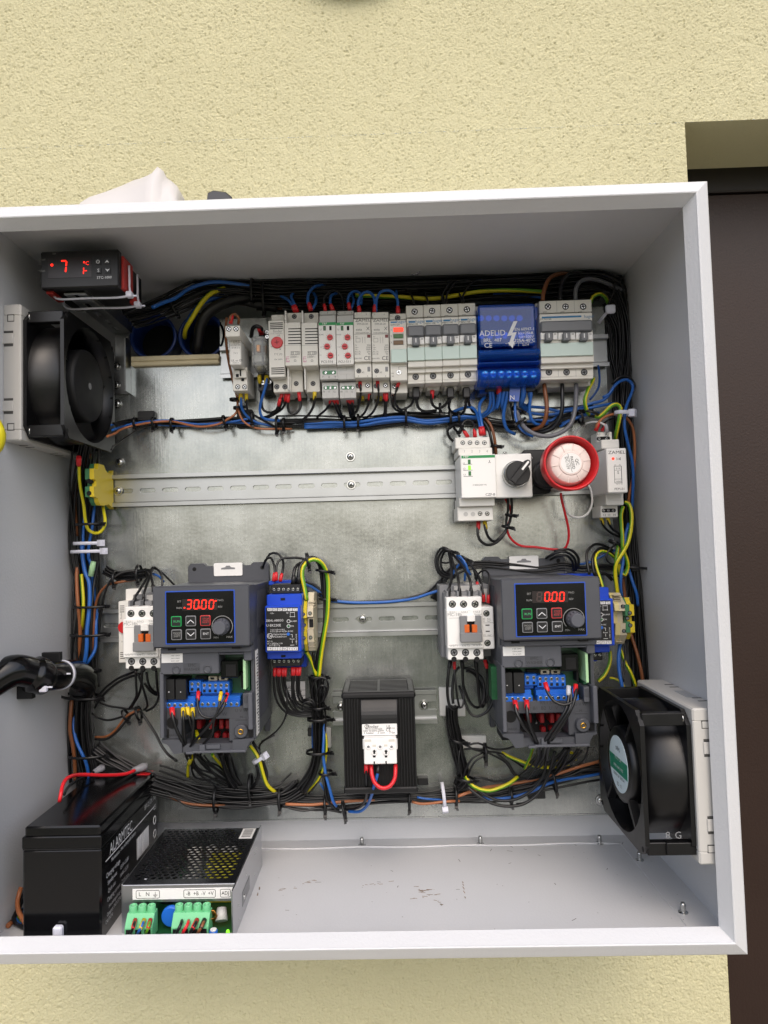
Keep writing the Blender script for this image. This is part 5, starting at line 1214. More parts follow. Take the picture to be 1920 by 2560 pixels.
seg7(t, 'N', 374, 680, 137.4, 11, '7', m_led, None, ds)
for o_ in [o for o in ds.children if o.name.startswith('lit_segments')]: o_.scale = (1, 1, 1)
c = t.L(308, 670, 137.3); t.add('lit_dot', MB().cyl('h', c[0], c[1], 137.2, 137.6, 1.3, 16), m_led, ds)
c = t.L(499, 654, 137.3); t.add('lit_dot', MB().cyl('h', c[0], c[1], 137.2, 137.6, .9, 12), m_led, ds)
t.text(m_led, [('C', 517, 660, 137.4, 5)], ds)
c = t.L(500, 704, 137.4); mb = MB(); mb.box(c[0]-1.3, c[0]-.4, c[1]-2.9, c[1]-.2, 137.3, 137.6, .1); t.add('lit_segment', mb, m_led, ds)
t.add('lit_segment', MB().box(c[0]-1.1, c[0]-.2, c[1]+.3, c[1]+3, 137.3, 137.6, .1), m_led, ds); t.add('lit_segment', MB().box(c[0]-.1, c[0]+2.4, c[1]-.4, c[1]+.5, 137.3, 137.6, .1), m_led, ds)
t.add('red_clip', MB().box(q[1]-2, q[1]+1.6, q[2]+1, q[3]-3, 104, 128.5, .6), m_fly); t.add('red_clip', MB().box(q[1]-5, q[1]+1.5, q[2]-1.5, q[2]+6, 84, 96, .6), m_fly); t.add('red_clip', MB().box(q[0]+1, q[0]+7, q[2]-1.6, q[2]+2, 104, 128.5, .6), m_fly)
X0, X1, zb_ = t.p[0]+q[0], t.p[0]+q[1], t.p[1]+q[2]
for k, (hh, dz, lb) in enumerate(((120, -3.4, 'white nylon tie across the front underside of the temperature controller'), (98, -5.2, 'white nylon tie across the rear underside of the temperature controller'))):
    mb = MB(); pts = [(X0+4, zb_+6, hh), (X0+7, zb_+dz, hh), ((X0+X1)/2, zb_+dz-.6, hh), (X1+1, zb_+dz, hh), (X1+3.6, zb_+6, hh), (X1+3.4, zb_+26, hh)]
    c_ = spline(pts, 4)
    for i in range(len(c_)-1): pass
    mb.tube(c_, 1.1, 6); mb.box(X1+1, X1+7, zb_-5-k*2, zb_+.5-k*2, hh-3, hh+4, .8); mb.box(X1+6.8, X1+11, zb_-4-k*2, zb_-2.5-k*2, hh-1, hh+1, .3)
    loose(mb, 'cable_tie', m_tiew, lb, 'cable tie', (X1, zb_, hh))
# slotted bracket carrying it
t = T('slotted_bracket', 'galvanised slotted angle bracket running back under the temperature controller', 'bracket', P('A', 1050, 930, 2)[:2]+(0,), 'A')
zA = P('N', 440, 843, 126)[1]-t.p[1]
xa = P('N', 378, 843, 126)[0]-t.p[0]; xb = xa+19
pieces = MB(); L0, L1 = 4, 126
pieces.box(xa, xa+7, zA, zA+1.6, L0, L1, .2); pieces.box(xa+12, xb, zA, zA+1.6, L0, L1, .2)
for k in range(6): h_ = L0+k*24; pieces.box(xa+6.9, xa+12.1, zA, zA+1.6, h_, h_+9 if k < 5 else L1, 0)
pieces.box(xb-.2, xb+1.6, zA, zA+16, L0, L1, .2)
t.add('arm', pieces, m_zinc)
q = t.R(985, 925, 1122, 1405, 4); t.add('leg', MB().box(q[0], q[1]-2, q[2], zA+4, 0, 2, .2).box(q[1]-2.2, q[1], q[2], q[3], 0, 16, .3), m_zinc)
for y in (1162, 1325): c = t.L(1008, y, 2); put_screw(t.o, c, 4.6, 'pan', 'pan_head_screw')

# ================================================================ CONDUITS THROUGH THE BACK
for cx_, cy__, lb in ((1325, 905, 'empty blue plastic conduit end, left of the pair behind the top row'), (1745, 900, 'blue plastic conduit end with cables coming out, right of the pair')):
    c = P('A', cx_, cy__, -2); mb = MB().lathe('h', c[0], c[1], [(-34, 24), (-6, 24), (-3, 26), (-1, 26.5), (0, 26), (0, 23.5), (-3, 22.5), (-34, 22.5)], 40, caps=False)
    o = loose(mb, 'conduit', m_pipe, lb, 'conduit', (c[0], c[1], -2)); MB().lathe('h', 0, 0, [(-33, 23), (-31, 23)], 30).build('conduit_shade_disc', m_dark, o)  # near-black disc stands in for the shade inside the conduit
# black corrugated conduit bend at the lower left
c = [P('M', x, y, h) for x, y, h in ((-120, 440, 150), (60, 330, 140), (160, 300, 134), (280, 320, 124), (420, 360, 112), (560, 350, 92), (700, 330, 62), (800, 360, 40), (840, 440, 28), (800, 520, 22))]
t = T('black_conduit', 'black conduit elbow coming in from the left wall with white ties round it', 'conduit', c[4])
cc = spline([(x-c[4][0], z-c[4][1], h-c[4][2]) for x, z, h in c], 3); n_ = len(cc)
rad = [14.2 if i < n_*.27 else (16.8 if i < n_*.36 else (13.6 if i < n_*.86 else 12.6)) for i in range(n_)]
t.add('conduit_tube', MB().tube(cc, rad, 28), m_gloss)
mq = P('M', 450, 235, 100); loose(MB().prism([(mq[0]-9, mq[1]-9), (mq[0]+9, mq[1]-9), (mq[0]+9, mq[1]+9), (mq[0]-9, mq[1]+9)], 'h', 84, 90, .6), 'tie_mount', m_black, 'square black tie mount above the black conduit elbow', 'tie mount', (mq[0], mq[1], 84))
mq = P('M', 160, 510, 130); loose(MB().prism([(mq[0]-9, mq[1]-9), (mq[0]+9, mq[1]-9), (mq[0]+9, mq[1]+9), (mq[0]-9, mq[1]+9)], 'h', 112, 120, .6), 'tie_mount', m_black, 'square black tie mount below the black conduit elbow', 'tie mount', (mq[0], mq[1], 112))
def ring_tie(lbl, pc, d, r, hx_):
    p = Vector(pc); d = Vector(d).normalized(); u = d.orthogonal().normalized(); v = d.cross(u); mb = MB(); n = 26
    vs = []
    for i in range(n):
        a = 6.2832*i/n; o = u*math.cos(a)+v*math.sin(a)
        for rr_, s_ in ((r, -2.4), (r, 2.4), (r+.7, 2.4), (r+.7, -2.4)): vs.append(tuple(o*rr_+d*s_))
    mb.add(vs, [(i*4+k, i*4+(k+1) % 4, ((i+1) % n)*4+(k+1) % 4, ((i+1) % n)*4+k) for i in range(n) for k in range(4)], 0, True)
    mb.box(hx_[0]-3.4, hx_[0]+3.4, hx_[1]-2.8, hx_[1]+2.8, hx_[2]-2, hx_[2]+3, .7); mb.box(hx_[0]+3, hx_[0]+8, hx_[1]+.6, hx_[1]+2, hx_[2]-.6, hx_[2]+.8, .2)
    o = mb.build('cable_tie', m_tiew); place(o, *pc); tag(o, lbl, 'cable tie')
for f_, lb, hd in (((400, 352, 112), 'white nylon tie round the bend of the black conduit, nearer the left edge', (7, -9, 12)), ((610, 340, 84), 'white nylon tie round the black conduit where it meets the wires', (8, 2, 14))):
    pq = Vector(P('M', *f_))-Vector(c[4]); k = min(range(2, n_-2), key=lambda i: (cc[i]-pq).length); ring_tie(lb, tuple(cc[k]+Vector(c[4])), cc[k+1]-cc[k-1], 13.7, hd)

# ================================================================ BATTERY
B0, B1 = P('L', 132, 700, 160)[0], P('L', 598, 700, 160)[0]
BT = P('L', 360, 492, 160)[1]
t = T('battery', 'black sealed alarm battery with white print on its side, lower left corner', 'battery', ((B0+B1)/2, CZB-2, 9))
hw = (B1-B0)/2; bh = BT-CZB+2
t.add('case', MB().box(-hw, hw, 0, bh-19, 0, 151, 1.6), m_gloss); t.add('lid', MB().box(-hw-.4, hw+.4, bh-18.2, bh-8, -.4, 151.4, .8).box(-hw+1.2, hw-1.2, bh-9, bh, 1.2, 149.6, 1.4), m_gloss)
t.add('lid_seam', MB().box(-hw+.3, hw-.3, bh-19.2, bh-18, .3, 150.7, 0), m_dark)
t.add('red_post', MB().box(hw-17, hw-3, bh, bh+.8, 4, 16, .2), m_red)
xt = lambda items, m_=m_inkw: xtext(t, t.o, m_, items, hw+.12, 1)
xt([('ALARMTEC', bh-28, -104, 13.5, .82), ('Maintenance - free rechargeable battery', bh-38, -98, 5, .75), ('BP7-12 (12V, 7Ah)', bh-25, -24, 6.6, .7), ('Charging voltage', bh-47, -124, 6, .8), ('Standby use:      13.5V-13.8V', bh-54, -112, 5.4, .8), ('Cycle use:        14.4V-15.0V', bh-61, -112, 5.4, .8), ('Charging current   2.1 A max.', bh-68, -112, 5.4, .8), ('Fire extinguishing agent: ABC', bh-74.5, -113, 4.6, .8), ('Category: INDUSTRIAL', bh-80, -121, 4.6, .8), ('CAUTION:', bh-85, -134, 4.4, .8), ('CE', bh-35, -11, 7, .8)])
t.add('print_line', MB().box(hw, hw+.2, bh-34.2, bh-33.4, 12, 141, 0), m_inkw)
mb = MB()
for k in range(22):
    w_ = random.choice((.5, .9, 1.3)); mb.box(hw, hw+.2, bh-66, bh-46, 30+k*1.6, 30+k*1.6+w_, 0)
ob = t.add('barcode', mb, m_inkw); ob['kind'] = 'stuff'
for k in range(2): t.add('recycling_mark', MB().lathe('x', bh-48-k*14, 11, [(hw, 4.5), (hw+.2, 4.5), (hw+.2, 3.2), (hw, 3.2)], 16, caps=False), m_inkw)

# ================================================================ POWER SUPPLY
Q0, Q1 = P('L', 727, 825, 148)[0], P('L', 1394, 825, 148)[0]; PT = P('L', 1060, 826, 148)[1]
ph = PT-CZB+2
t = T('power_supply', 'steel power supply with a perforated black lid and green plug terminals in front', 'power supply', ((Q0+Q1)/2, CZB-2, 30))
hw = (Q1-Q0)/2; dl = 118
lid = MB(); gx, gy = 20, 26; cw = 2*hw/gx; chh = (dl-8)/gy
def pcell(cx, cy, wx, wy, r):
    n = 12; vs = []
    for rr_ in (0, 1):
        for i in range(n):
            a = 6.28318*(i+.5)/n; c_, s_ = math.cos(a), math.sin(a)
            if rr_: vs.append((cx+r*c_, ph, cy+r*s_))
            else: k = 1/max(abs(c_), abs(s_)); vs.append((cx+wx/2*c_*k, ph, cy+wy/2*s_*k))
    for i in range(n): vs.append((vs[n+i][0], ph-.9, vs[n+i][2]))
    lid.add(vs, [(i, (i+1) % n, n+(i+1) % n, n+i) for i in range(n)]+[(n+i, n+(i+1) % n, 2*n+(i+1) % n, 2*n+i) for i in range(n)])
px_ = (2*hw-8)/int((2*hw-8)/6.1); ro = int((dl-12)/5.3); wy = (dl-12)/ro
for j in range(ro):
    y0 = 4+j*wy; of = px_/2 if j % 2 else 0; n_h = int((2*hw-8-of*2+.1)/px_); x0 = -hw+4+of
    for i in range(n_h):
        cx = x0+(i+.5)*px_
        if (cx > hw-22 and j < 5): lid.add([(cx-px_/2, ph, y0), (cx+px_/2, ph, y0), (cx+px_/2, ph, y0+wy), (cx-px_/2, ph, y0+wy)], [(0, 1, 2, 3)])
        else: pcell(cx, y0+wy/2, px_, wy, 2.4)
    if of: lid.box(-hw+4, -hw+4+of, ph-.9, ph, y0, y0+wy, 0).box(x0+n_h*px_, hw-4, ph-.9, ph, y0, y0+wy, 0)
lid.box(-hw, -hw+4, ph-.9, ph, 4, dl-8, 0).box(hw-4, hw, ph-.9, ph, 4, dl-8, 0).box(-hw, hw, ph-.9, ph, 0, 4, 0).box(-hw, hw, ph-.9, ph, dl-8, dl, 0)
t.add('perforated_lid', lid, m_lid)
t.add('front_apron', MB().box(-hw, hw, ph-15, ph-.4, dl, dl+1.2, .3).box(-hw, -hw+11, 0, ph-14, dl-.2, dl+1, .2), m_alu)
sdp = MB(); sdp.box(hw, hw+1.2, 0, ph+.6, -6, dl+17, .2); t.add('side_panel', sdp, m_alu); t.add('side_panel', MB().box(-hw-1.2, -hw, 0, ph, -6, dl, .2), m_alu)
t.add('back_panel', MB().box(-hw, hw, 0, ph-.5, -1, 0, .2), m_alu)
t.add('hook_well', MB().box(hw+1, hw+1.5, 11, 23, 62, 96, .2), M('well_shade', '8a8c90', .35, metal=.8)); t.add('side_screw', MB().lathe('x', 16, 88, [(hw+1, 2.6), (hw+2, 2.4), (hw+2.4, 1.5)], 16), m_steel)
for z, h in ((31, 24), (31, 34), (12, 36), (30, 76), (20, 112), (8, 112), (8, 66)): t.add('side_rivet', MB().lathe('x', z, h, [(hw+1, 1.1), (hw+1.5, .8)], 10), m_steel)
lb = t.add('label_strip', MB().box(-hw+9, hw-2, ph-12.5, ph-3.5, dl+1.1, dl+1.6, .1), m_label)
H1 = dl+1.66; mb = MB()
def stext(items, mat, par):
    mb = MB()
    for s_, x, z, sz, wf in items:
        v, f = glyphs(s_, sz); mb.add([(x+a*wf, z+b, H1+.05) for a, b in v], f)
    return mb.build('lettering', mat, par, recalc=False)
k_ = 2*hw/(1392-727); lx = lambda px: -hw+(px-727)*k_
zl__ = ph-8
stext([('L', lx(832), zl__, 4.6, 1), ('N', lx(878), zl__, 4.6, 1), ('-B', lx(1117), zl__, 4.6, .9), ('+B', lx(1163), zl__, 4.6, .9), ('-V', lx(1206), zl__, 4.6, .9), ('+V', lx(1250), zl__, 4.6, .9), ('ADJ', lx(1335), zl__, 4.4, .9)], m_ink, lb)
for a, b in ((810, 948), (1091, 1277), (1306, 1365)):
    o_ = rr(lx(a), lx(b), zl__-3.3, zl__+3.3, 1.2); mb = MB()
    for i in range(len(o_)): mb.tube([(*o_[i], H1), (*o_[(i+1) % len(o_)], H1)], .22, 4, caps=False)
    t.add('outline', mb, m_ink, lb)
ge = MB(); gx_ = lx(923)
for dz, w_ in ((-.6, 2), (-1.4, 1.3), (-2.2, .6)): ge.box(gx_-w_, gx_+w_, zl__+dz-.15, zl__+dz+.15, H1-.1, H1+.1, 0)
ge.box(gx_-.15, gx_+.15, zl__-.6, zl__+2, H1-.1, H1+.1, 0); t.add('earth_mark', ge, m_ink, lb)
t.add('circuit_board', MB().box(-hw+8, hw-1, 4, 5.6, 4, dl+18.5, 0), m_pcb)
for x_, h_ in ((-hw+5, dl+18),): o = put_screw(t.o, (x_, 0, 0), 3.6, 'pan', 'fixing_screw'); o.location = (x_*S, -h_*S, 6*S); o.rotation_euler = (math.radians(-90), 0, 0); o.scale = (3.6,)*3
t.add('base_plate', MB().box(-hw, hw, 0, 1, -4, dl+18.5, .1), m_alu)
def gblock(xc, n):
    w_ = 7.8*n; zt_ = ph-13.5; mb = MB(); ob = t.add('plug_block', MB().prism([(5.6, dl+4), (zt_-6, dl+4), (zt_-6, dl+12), (zt_-12, dl+20), (5.6, dl+20)][:0] or [(5.6, dl+4), (zt_-5, dl+4), (zt_-5, dl+12), (zt_-14, dl+19), (5.6, dl+19)], 'x', xc-w_/2, xc+w_/2, .4), m_tgreen)
    for i in range(n):
        xx = xc-w_/2+w_*(i+.5)/n
        ob2 = t.add('screw_collar', MB().lathe('z', xx, dl+8, [(zt_-6, 3.5), (zt_-.5, 3.5), (zt_, 3.2), (zt_, 2.5), (zt_-5, 2.4)], 18, caps=False), m_tgreen, ob); t.add('screw_well', MB().cyl('z', xx, dl+8, zt_-4.6, zt_-3.8, 2, 12), M('well_green', '5f9f78', .5), ob)
        t.add('wire_mouth', MB().box(xx-2.6, xx+2.6, 6, 14, dl+18, dl+19.2, .1), m_dark, ob)
gblock(lx(862), 3); gblock(lx(1156), 4)
t.add('disc_capacitor', MB().lathe('h', lx(1022), 17, [(dl+1, 8), (dl+2, 8.6), (dl+5, 8.6), (dl+6, 7.6)], 28), m_tblue)
co_ = MB(); cx_ = lx(1266)
pts = [(cx_+3.4*math.cos(i*.9), 16+3.6*math.sin(i*.9)+i*.12-3, dl+1+i*.12) for i in range(60)]
co_.tube(pts, .6, 6); t.add('copper_coil', co_, m_copper)
t.add('trimmer', MB().cyl('z', lx(1290), dl+18, 5, 12, 3.4, 18), m_tblue); t.add('trimmer_cap', MB().cyl('z', lx(1290), dl+18, 12, 13.2, 2.6, 16), m_bright)
t.add('red_block', MB().box(lx(1252), lx(1300), 5, 9.5, dl+21, dl+18, .3), m_red); t.add('green_lamp', MB().lathe('z', lx(1372), dl+18, [(5, 1.7), (11, 1.7), (12.4, 1), (12.7, .2)], 14), m_ledg)
t.add('grey_sleeve', MB().tube([(lx(1305), 20, dl-3), (lx(1312), 12, dl+3)], [4, 5.5], 14), m_lgrey); t.add('black_chip', MB().box(lx(1000), lx(1036), 5.4, 9, dl+19, dl+18.5, .3), m_black)
for x_, z_ in ((1100, 0),): pass
for k in range(9): t.add('board_print', MB().box(lx(950+k*13), lx(950+k*13+random.randint(5, 10)), 5.5, 5.75, dl+14+(k % 3)*4, dl+15+(k % 3)*4, 0), m_inkw)
# parts glimpsed through the lid
t.add('transformer', MB().box(lx(1140), lx(1345), 5, ph-3, 50, 78, 1.5), m_tape)
for x_, h_, r_, m_ in ((1010, 40, 7, m_white), (1120, 36, 6, m_lgrey), (1240, 40, 8, m_lgrey), (1080, 96, 6, m_lgrey), (900, 70, 9, m_black)): t.add('capacitor', MB().cyl('z', lx(x_), h_, 5, ph-3.5, r_, 18, c=.6), m_)
t.add('heat_sink', MB().box(lx(800), lx(830), 5, ph-4, 20, 100, .4), m_alu)
st_ = t.add('barcode_label', MB().box(hw-16, hw-3, ph, ph+.3, 2, 26, 0), m_label)
for k in range(8): t.add('bar', MB().box(hw-14, hw-5, ph+.25, ph+.4, 5+k*2.4, 5+k*2.4+random.choice((.7, 1.2)), 0), m_ink, st_)

# ================================================================ ON TOP OF THE CABINET AND AT THE EDGE
tz = CZT+tk
c = P('s', 345, 470, 60)
def hull_mb(pts):
    bm = bmesh.new()
    for p in pts: bm.verts.new(p)
    bmesh.ops.convex_hull(bm, input=bm.verts); bm.verts.ensure_lookup_table(); v = [tuple(q.co) for q in bm.verts]; bm.verts.index_update(); f = [tuple(q.index for q in fc.verts) for fc in bm.faces]; bm.free(); return MB().add(v, f)
hb = 70; bag = MB()
top = [P('N', x, y, hb) for x, y in ((498, 312), (560, 292), (640, 252), (720, 205), (800, 172), (880, 150), (925, 128), (945, 100), (975, 118), (985, 150), (1020, 190), (1062, 228), (1080, 262), (1082, 300))]
n_ = len(top); vs = []
for r_ in range(15):
    v_ = r_/14; dep = (v_-.5)*70
    for i, p in enumerate(top):
        arch = math.sin(math.pi*min(1, max(0, v_*1.0)))**.5 if 0 < v_ < 1 else 0
        wz = (math.sin(i*1.9+r_*1.1)*2.2+math.sin(i*.7-r_*.9)*2)*arch
        vs.append((p[0]*(1-.04*(1-arch))+random.uniform(-.6, .6), tz+(p[1]-tz)*max(.02, arch)+wz*.5, hb-dep+math.sin(i*1.3)*2.5))
bag.add(vs, [(r_*n_+i, r_*n_+i+1, (r_+1)*n_+i+1, (r_+1)*n_+i) for r_ in range(14) for i in range(n_-1)], 0, True)
loose(bag, 'plastic_sheet', m_bag, 'crumpled white plastic sheet lying on top of the cabinet', 'plastic sheet', (c[0], tz, hb))
pl = [P('N', x, y, 110) for x, y in ((1195, 290), (1228, 238), (1262, 222), (1335, 232), (1372, 262), (1395, 290))]
t = T('black_tool', 'black faceted plastic tool lying on top of the cabinet right of the sheet', 'tool', (pl[2][0], tz, 100))
q_ = [(p[0]-t.p[0], p[1]-tz) for p in pl]; q_[0] = (q_[0][0], 0); q_[-1] = (q_[-1][0], 0)
t.add('shell', MB().prism(q_, 'h', -30, 10, 1.5), M('dark_glossy_shell', '2c2d33', .25)); q = [(a*.62+3, b*.62) for a, b in q_]; t.add('cavity', MB().prism(q, 'h', 9.6, 10.6, .2), m_dark)
cw_ = [P('s', x, y, h) for x, y, h in ((-108, 985, 180), (-62, 1008, 204), (-22, 1042, 213), (-3, 1075, 214), (0, 1098, 212), (-14, 1126, 210), (-60, 1147, 202), (-110, 1162, 180))]
wire_from(cw_, 'g', 4.4, 'thick yellow and green earth cable bulging in at the left edge', name='earth_cable')
# ================================================================ WIRES: looms first
gT, gR, gL, gB = 'black wires in the loom above the top row', 'black wires in the loom down the right side', 'black wires in the loom down the left side', 'black wires in the bottom loom'
LOOM('loom of black wires running along above the top row, front layer', 's', '322,799,55 365,788,40 419,767,26 474,741,20 531,723,16 625,727,12 698,732 770,731 900,727 1050,722,10 1200,714 1350,708,8 1480,700 1540,722,4', 'k'*15, 12, 1.35, gT, .7, 1.1)
LOOM('loom of black wires behind the front layer above the top row', 's', '640,748,-6 760,752,-10 900,752 1050,750 1200,742 1350,740 1500,730', 'k'*11, 11, 1.5, gT, .6, 1.2)
LOOM('three thin black wires arching above the upper loom near the ceiling', 's', '820,705,4 900,696 1010,694 1120,690 1250,690 1400,682 1520,690,0', 'kkk', 5, 1.3, gT, .6, 1)
LOOM('black wire tangle in the upper right corner of the cabinet', 's', '1380,720,-10 1450,705,-8 1520,700,-6 1556,740,-6 1560,800,-8', 'k'*10, 9, 1.5, gT, .6, 1)
LOOM('thick loom of black wires down the right wall', 's', '1535,712,2 1560,790,-4 1568,880,-4 1560,960,0 1558,1050,2 1566,1200,4 1578,1350,4 1588,1480,6 1598,1640,8 1604,1760,8', 'k'*15, 9.5, 1.5, gR, .8, 1.0)
LOOM('loom of black wires behind the three-pole breaker at the right wall', 's', '1510,760,-8 1540,820,-10 1545,900,-8 1550,980,-4 1552,1100,-2', 'k'*9, 8, 1.5, gR, .7, 1.0)
LOOM('loom of black wires down the left wall from fan to conduit elbow', 's', '222,1105,46 212,1160,34 204,1240,22 206,1330,14 214,1410,12 222,1480,10 216,1560,9 214,1640,10 222,1720,12', 'k'*16, 12, 1.5, gL, .8, .9)
LOOM('thick bundle of black wires hanging below the black conduit elbow', 's', '208,1718,20 203,1780,18 202,1840,16 208,1895,15 222,1960,14', 'k'*16, 11.5, 1.7, 'black wires below the conduit elbow', .6, .5)
LOOM('black wire bundle swinging behind the battery into the bottom loom', 's', '236,1870,18 270,1895,18 310,1915,18 350,1935,18 400,1955,20', 'k'*9, 8, 1.7, 'black wires behind the battery', .7, .7)
LOOM('thick sagging loom of black wires left of the heater foot', 's', '386,1950,28 440,1966,24 520,1990,22 600,1998,20 690,1992,18 720,1985,16 750,1965,14', 'k'*17, 12.5, 1.55, gB, .7, .8)
LOOM('loom of black wires under the heater, reaching the right fan', 's', '700,1996,12 780,2003,12 860,2000 960,1992 1060,1994 1130,1990 1230,1985 1330,1962 1430,1940 1520,1925,10', 'k'*9, 7, 1.5, 'black wires in the right half of the bottom loom', .7, 1.0)
LOOM('upright loom of black wires between the left blue relay and the heater', 's', '790,1690,24 796,1770,22 796,1830,20 794,1880,18 782,1930,18 755,1975,18', 'k'*11, 8, 1.35, 'black wires left of the heater', .8, .8)
LOOM('tied bundle of black wires hanging below the right contactor', 's', '1130,1765,22 1132,1800,20 1140,1845,18 1150,1890,18 1160,1930,16 1150,1965,14', 'k'*9, 6.5, 1.6, 'black wires below the right contactor', .8, .5)
LOOM('tied bundle of black wires crossing to the left contactor', 's', '262,1425,16 290,1438,18 330,1437,22 360,1432,26 378,1436,30', 'k'*7, 5, 1.4, 'black wires over the left contactor', .8, .5)
LOOM('black wires tied in the loom left of the leftmost relay', 's', '286,1060,40 330,1052,14 385,1056,10 440,1058,10 520,1054,10 580,1050,10 640,1058,10', 'kkkk', 3.5, 1.35, 'black wires in the loom left of the relays', .8, .6)
LOOM('loom of black wires running under the circuit breakers', 's', '690,1056,12 800,1056,12 900,1058 1000,1046 1100,1046 1180,1050 1260,1062 1340,1062 1440,1050', 'kkkkkk', 5, 1.4, 'black wires in the loom under the breakers', .8, .8)
LOOM('pair of black wires lying along the top of the bottom rail', 'H', '500,395,14 560,430,12 700,462,10 900,462 1100,452 1250,425 1380,385 1480,285', 'kk', 2.2, 1.3, 'black wires over the bottom rail', .8, .5)
LOOM('black wires crossing behind the right drive above its flange', 'I', '80,460,10 200,260,10 420,210,8 800,240,6 1000,210,8 1120,240,10 1300,230,8 1420,260', 'kkkk', 5, 1.3, 'black wires behind the right drive', .6, 1)
LOOM('black wires running in behind the right fan', 'Q', '1000,560,18 1150,540,16 1300,480 1460,470', 'kkkkk', 6, 1.5, 'black wires entering behind the right fan', .7, .9)
LOOM('black wires dropping from the right drive into the bottom loom', 'Q', '1180,310,40 1130,400,30 1020,520,20 880,640,16 700,690,14', 'kkkkkk', 8, 1.5, 'black wires under the right drive', .7, 1.2)
LOOM('thick black wires dropping from the left drive into the bottom loom', 'P', '620,150,60 650,260,40 700,370,26 740,430,20', 'kkkkk', 7, 2.0, 'thick black wires under the left drive', .7, .6)
LOOM('thin black wires fanning out from under the left drive', 'P', '380,160,60 430,250,40 560,350,26 680,420,20', 'kkkkk', 9, 1.5, 'thin black wires under the left drive', .7, 1.2)
# ---------------------------------------------------------------- single wires: above the top row
W('blue wire curving left from the first red ferrule above the vented modules', 'b', 1.6, 'R', '1208,266,38 1195,235,34 1160,192,26 1112,168,18', 'r.')
W('short blue wire rising beside the first red ferrule above the vented modules', 'b', 1.6, 'R', '1222,266,38 1200,210,32 1183,170,24 1202,142,14', 'r.')
W('tall blue loop over the second vented module, arching to the right', 'b', 1.7, 'R', '1318,258,38 1299,215,36 1303,150,32 1340,105,26 1382,92,18 1420,95,10', 'r.')
W('short blue wire beside the tall blue loop over the second vented module', 'b', 1.6, 'R', '1330,258,36 1352,215,32 1354,175,24 1335,140,14', '')
W('black loop rising over the timer marked PCS-516', 'k', 1.3, 'R', '1420,268,40 1408,210,38 1428,155,32 1480,128,28 1528,160,26 1545,230,28 1548,266,34', 'r.')
W('blue wire hooking up from the red ferrule over the timer PCS-516', 'b', 1.6, 'R', '1470,262,40 1453,215,36 1460,165,28 1500,145,16', 'r.')
W('blue arch leaving the timer marked PCU-511 for its right neighbour', 'b', 1.7, 'S', '118,202,40 108,150,36 128,112,30 160,106,26 182,130,24 180,175,30', 'r.')
W('blue wire behind the arch over the timer PCU-511', 'b', 1.6, 'S', '128,200,36 140,160,28 132,125,18', '')
W('blue arch joining the two contactors marked STM-25-20', 'b', 1.8, 'S', '172,224,42 165,165,40 185,122,36 215,108,34 243,124,36 256,165,40 254,218,42', 'rr')
W('blue arch between the right STM-25-20 contactor and the red indicator module', 'b', 1.8, 'S', '262,218,42 264,155,40 285,112,36 320,100,34 352,110,34 378,150,38 382,226,42', '.r')
W('blue wire standing straight up behind the red indicator module', 'b', 1.6, 'S', '388,222,38 380,165,30 372,98,14', '')
for i, (x, lb) in enumerate(((470, 'first'), (548, 'second'), (640, 'third'), (735, 'fourth'))):
    W(f'black wire rising from the {lb} of the four small breakers', 'k', 1.4, 'S', f'{x},185,40 {x-6},150,30 {x-28},110,18 {x-90},92,8')
for i, (x, lb) in enumerate(((630, 'left'), (655, 'middle'), (745, 'right'))):
    W(f'{lb} of three tall black loops above the breakers and the blue block', 'k', 1.4, 'S', f'{x},178,34 {x-8},130,30 {x+40},60,20 {x+90},48,14 {x+170},70,8 {x+260},66,4')
W('yellow and green earth wire lying along the loom above the breakers', 'g', 2.6, 'S', '150,128,18 380,136,20 560,146,20 700,128,20 800,110,20 900,102,20 1020,100,20 1170,108,18', twist=.09)
W('dark blue wire behind the blue block running right above it', 'B', 1.6, 'S', '900,122,8 1020,124,8 1160,140,10')
W('thick brown cable arching up from the left pole of the three-pole breaker', 'n', 3.0, 'D', '262,520,38 272,420,36 330,270,28 440,208,18 580,208,8 760,240,0')
W('thick black cable arching up from the middle pole of the three-pole breaker', 'k', 3.0, 'D', '465,515,38 470,360,34 535,235,26 650,195,18 770,225,8 860,260,0')
W('thick grey cable arching right from the right pole of the three-pole breaker', 'e', 3.0, 'D', '640,510,38 642,390,38 690,300,32 790,262,26 920,285,20 1050,335,12 1190,400,2')
W('yellow and green earth wire looping beside the three-pole breaker top', 'g', 2.6, 'D', '815,540,20 840,470,22 920,435,20 985,480,12 1010,540,2')
W('black wire hanging from the loom beside the three-pole breaker', 'k', 1.4, 'D', '1080,300,14 1090,370,14 1060,470,12 1010,560,8')
W('blue wire sweeping over the conduits above the top row', 'b', 2.3, 'N', '905,920,60 960,895,50 1040,865,40 1110,815,34 1190,785,30 1270,770,26 1380,778,22 1490,798,18')
W('yellow and green earth wire leaving the right conduit end', 'g', 3.0, 'N', '1095,1100,-10 1100,1050,8 1140,980,20 1190,900,24 1250,838,22 1330,805,14', twist=.03)
W('dark blue wire beside the earth wire leaving the right conduit end', 'B', 3.0, 'N', '1100,1080,-14 1110,1010,4 1160,930,14 1230,880,16 1330,850,10')
W('thick black cable dropping from the loom into the right conduit end', 'k', 7.5, 'N', '1170,1190,-8 1175,1120,4 1195,1010,14 1260,930,16 1370,880,14 1480,860,8')
W('short thick black cable passing beside the conduits under the loom', 'k', 6, 'N', '1330,900,4 1420,880,6 1520,900,4 1640,925,0')
W('dark brown cable showing low behind the loom above the relays', 'n', 2.4, 'R', '820,215,-4 960,232,-6 1120,250,-6')
W('black wire arching from the clear relay top down behind it', 'k', 2.4, 'B', '598,520,30 600,490,36 560,468,38 525,490,34 512,560,20', 'r.')
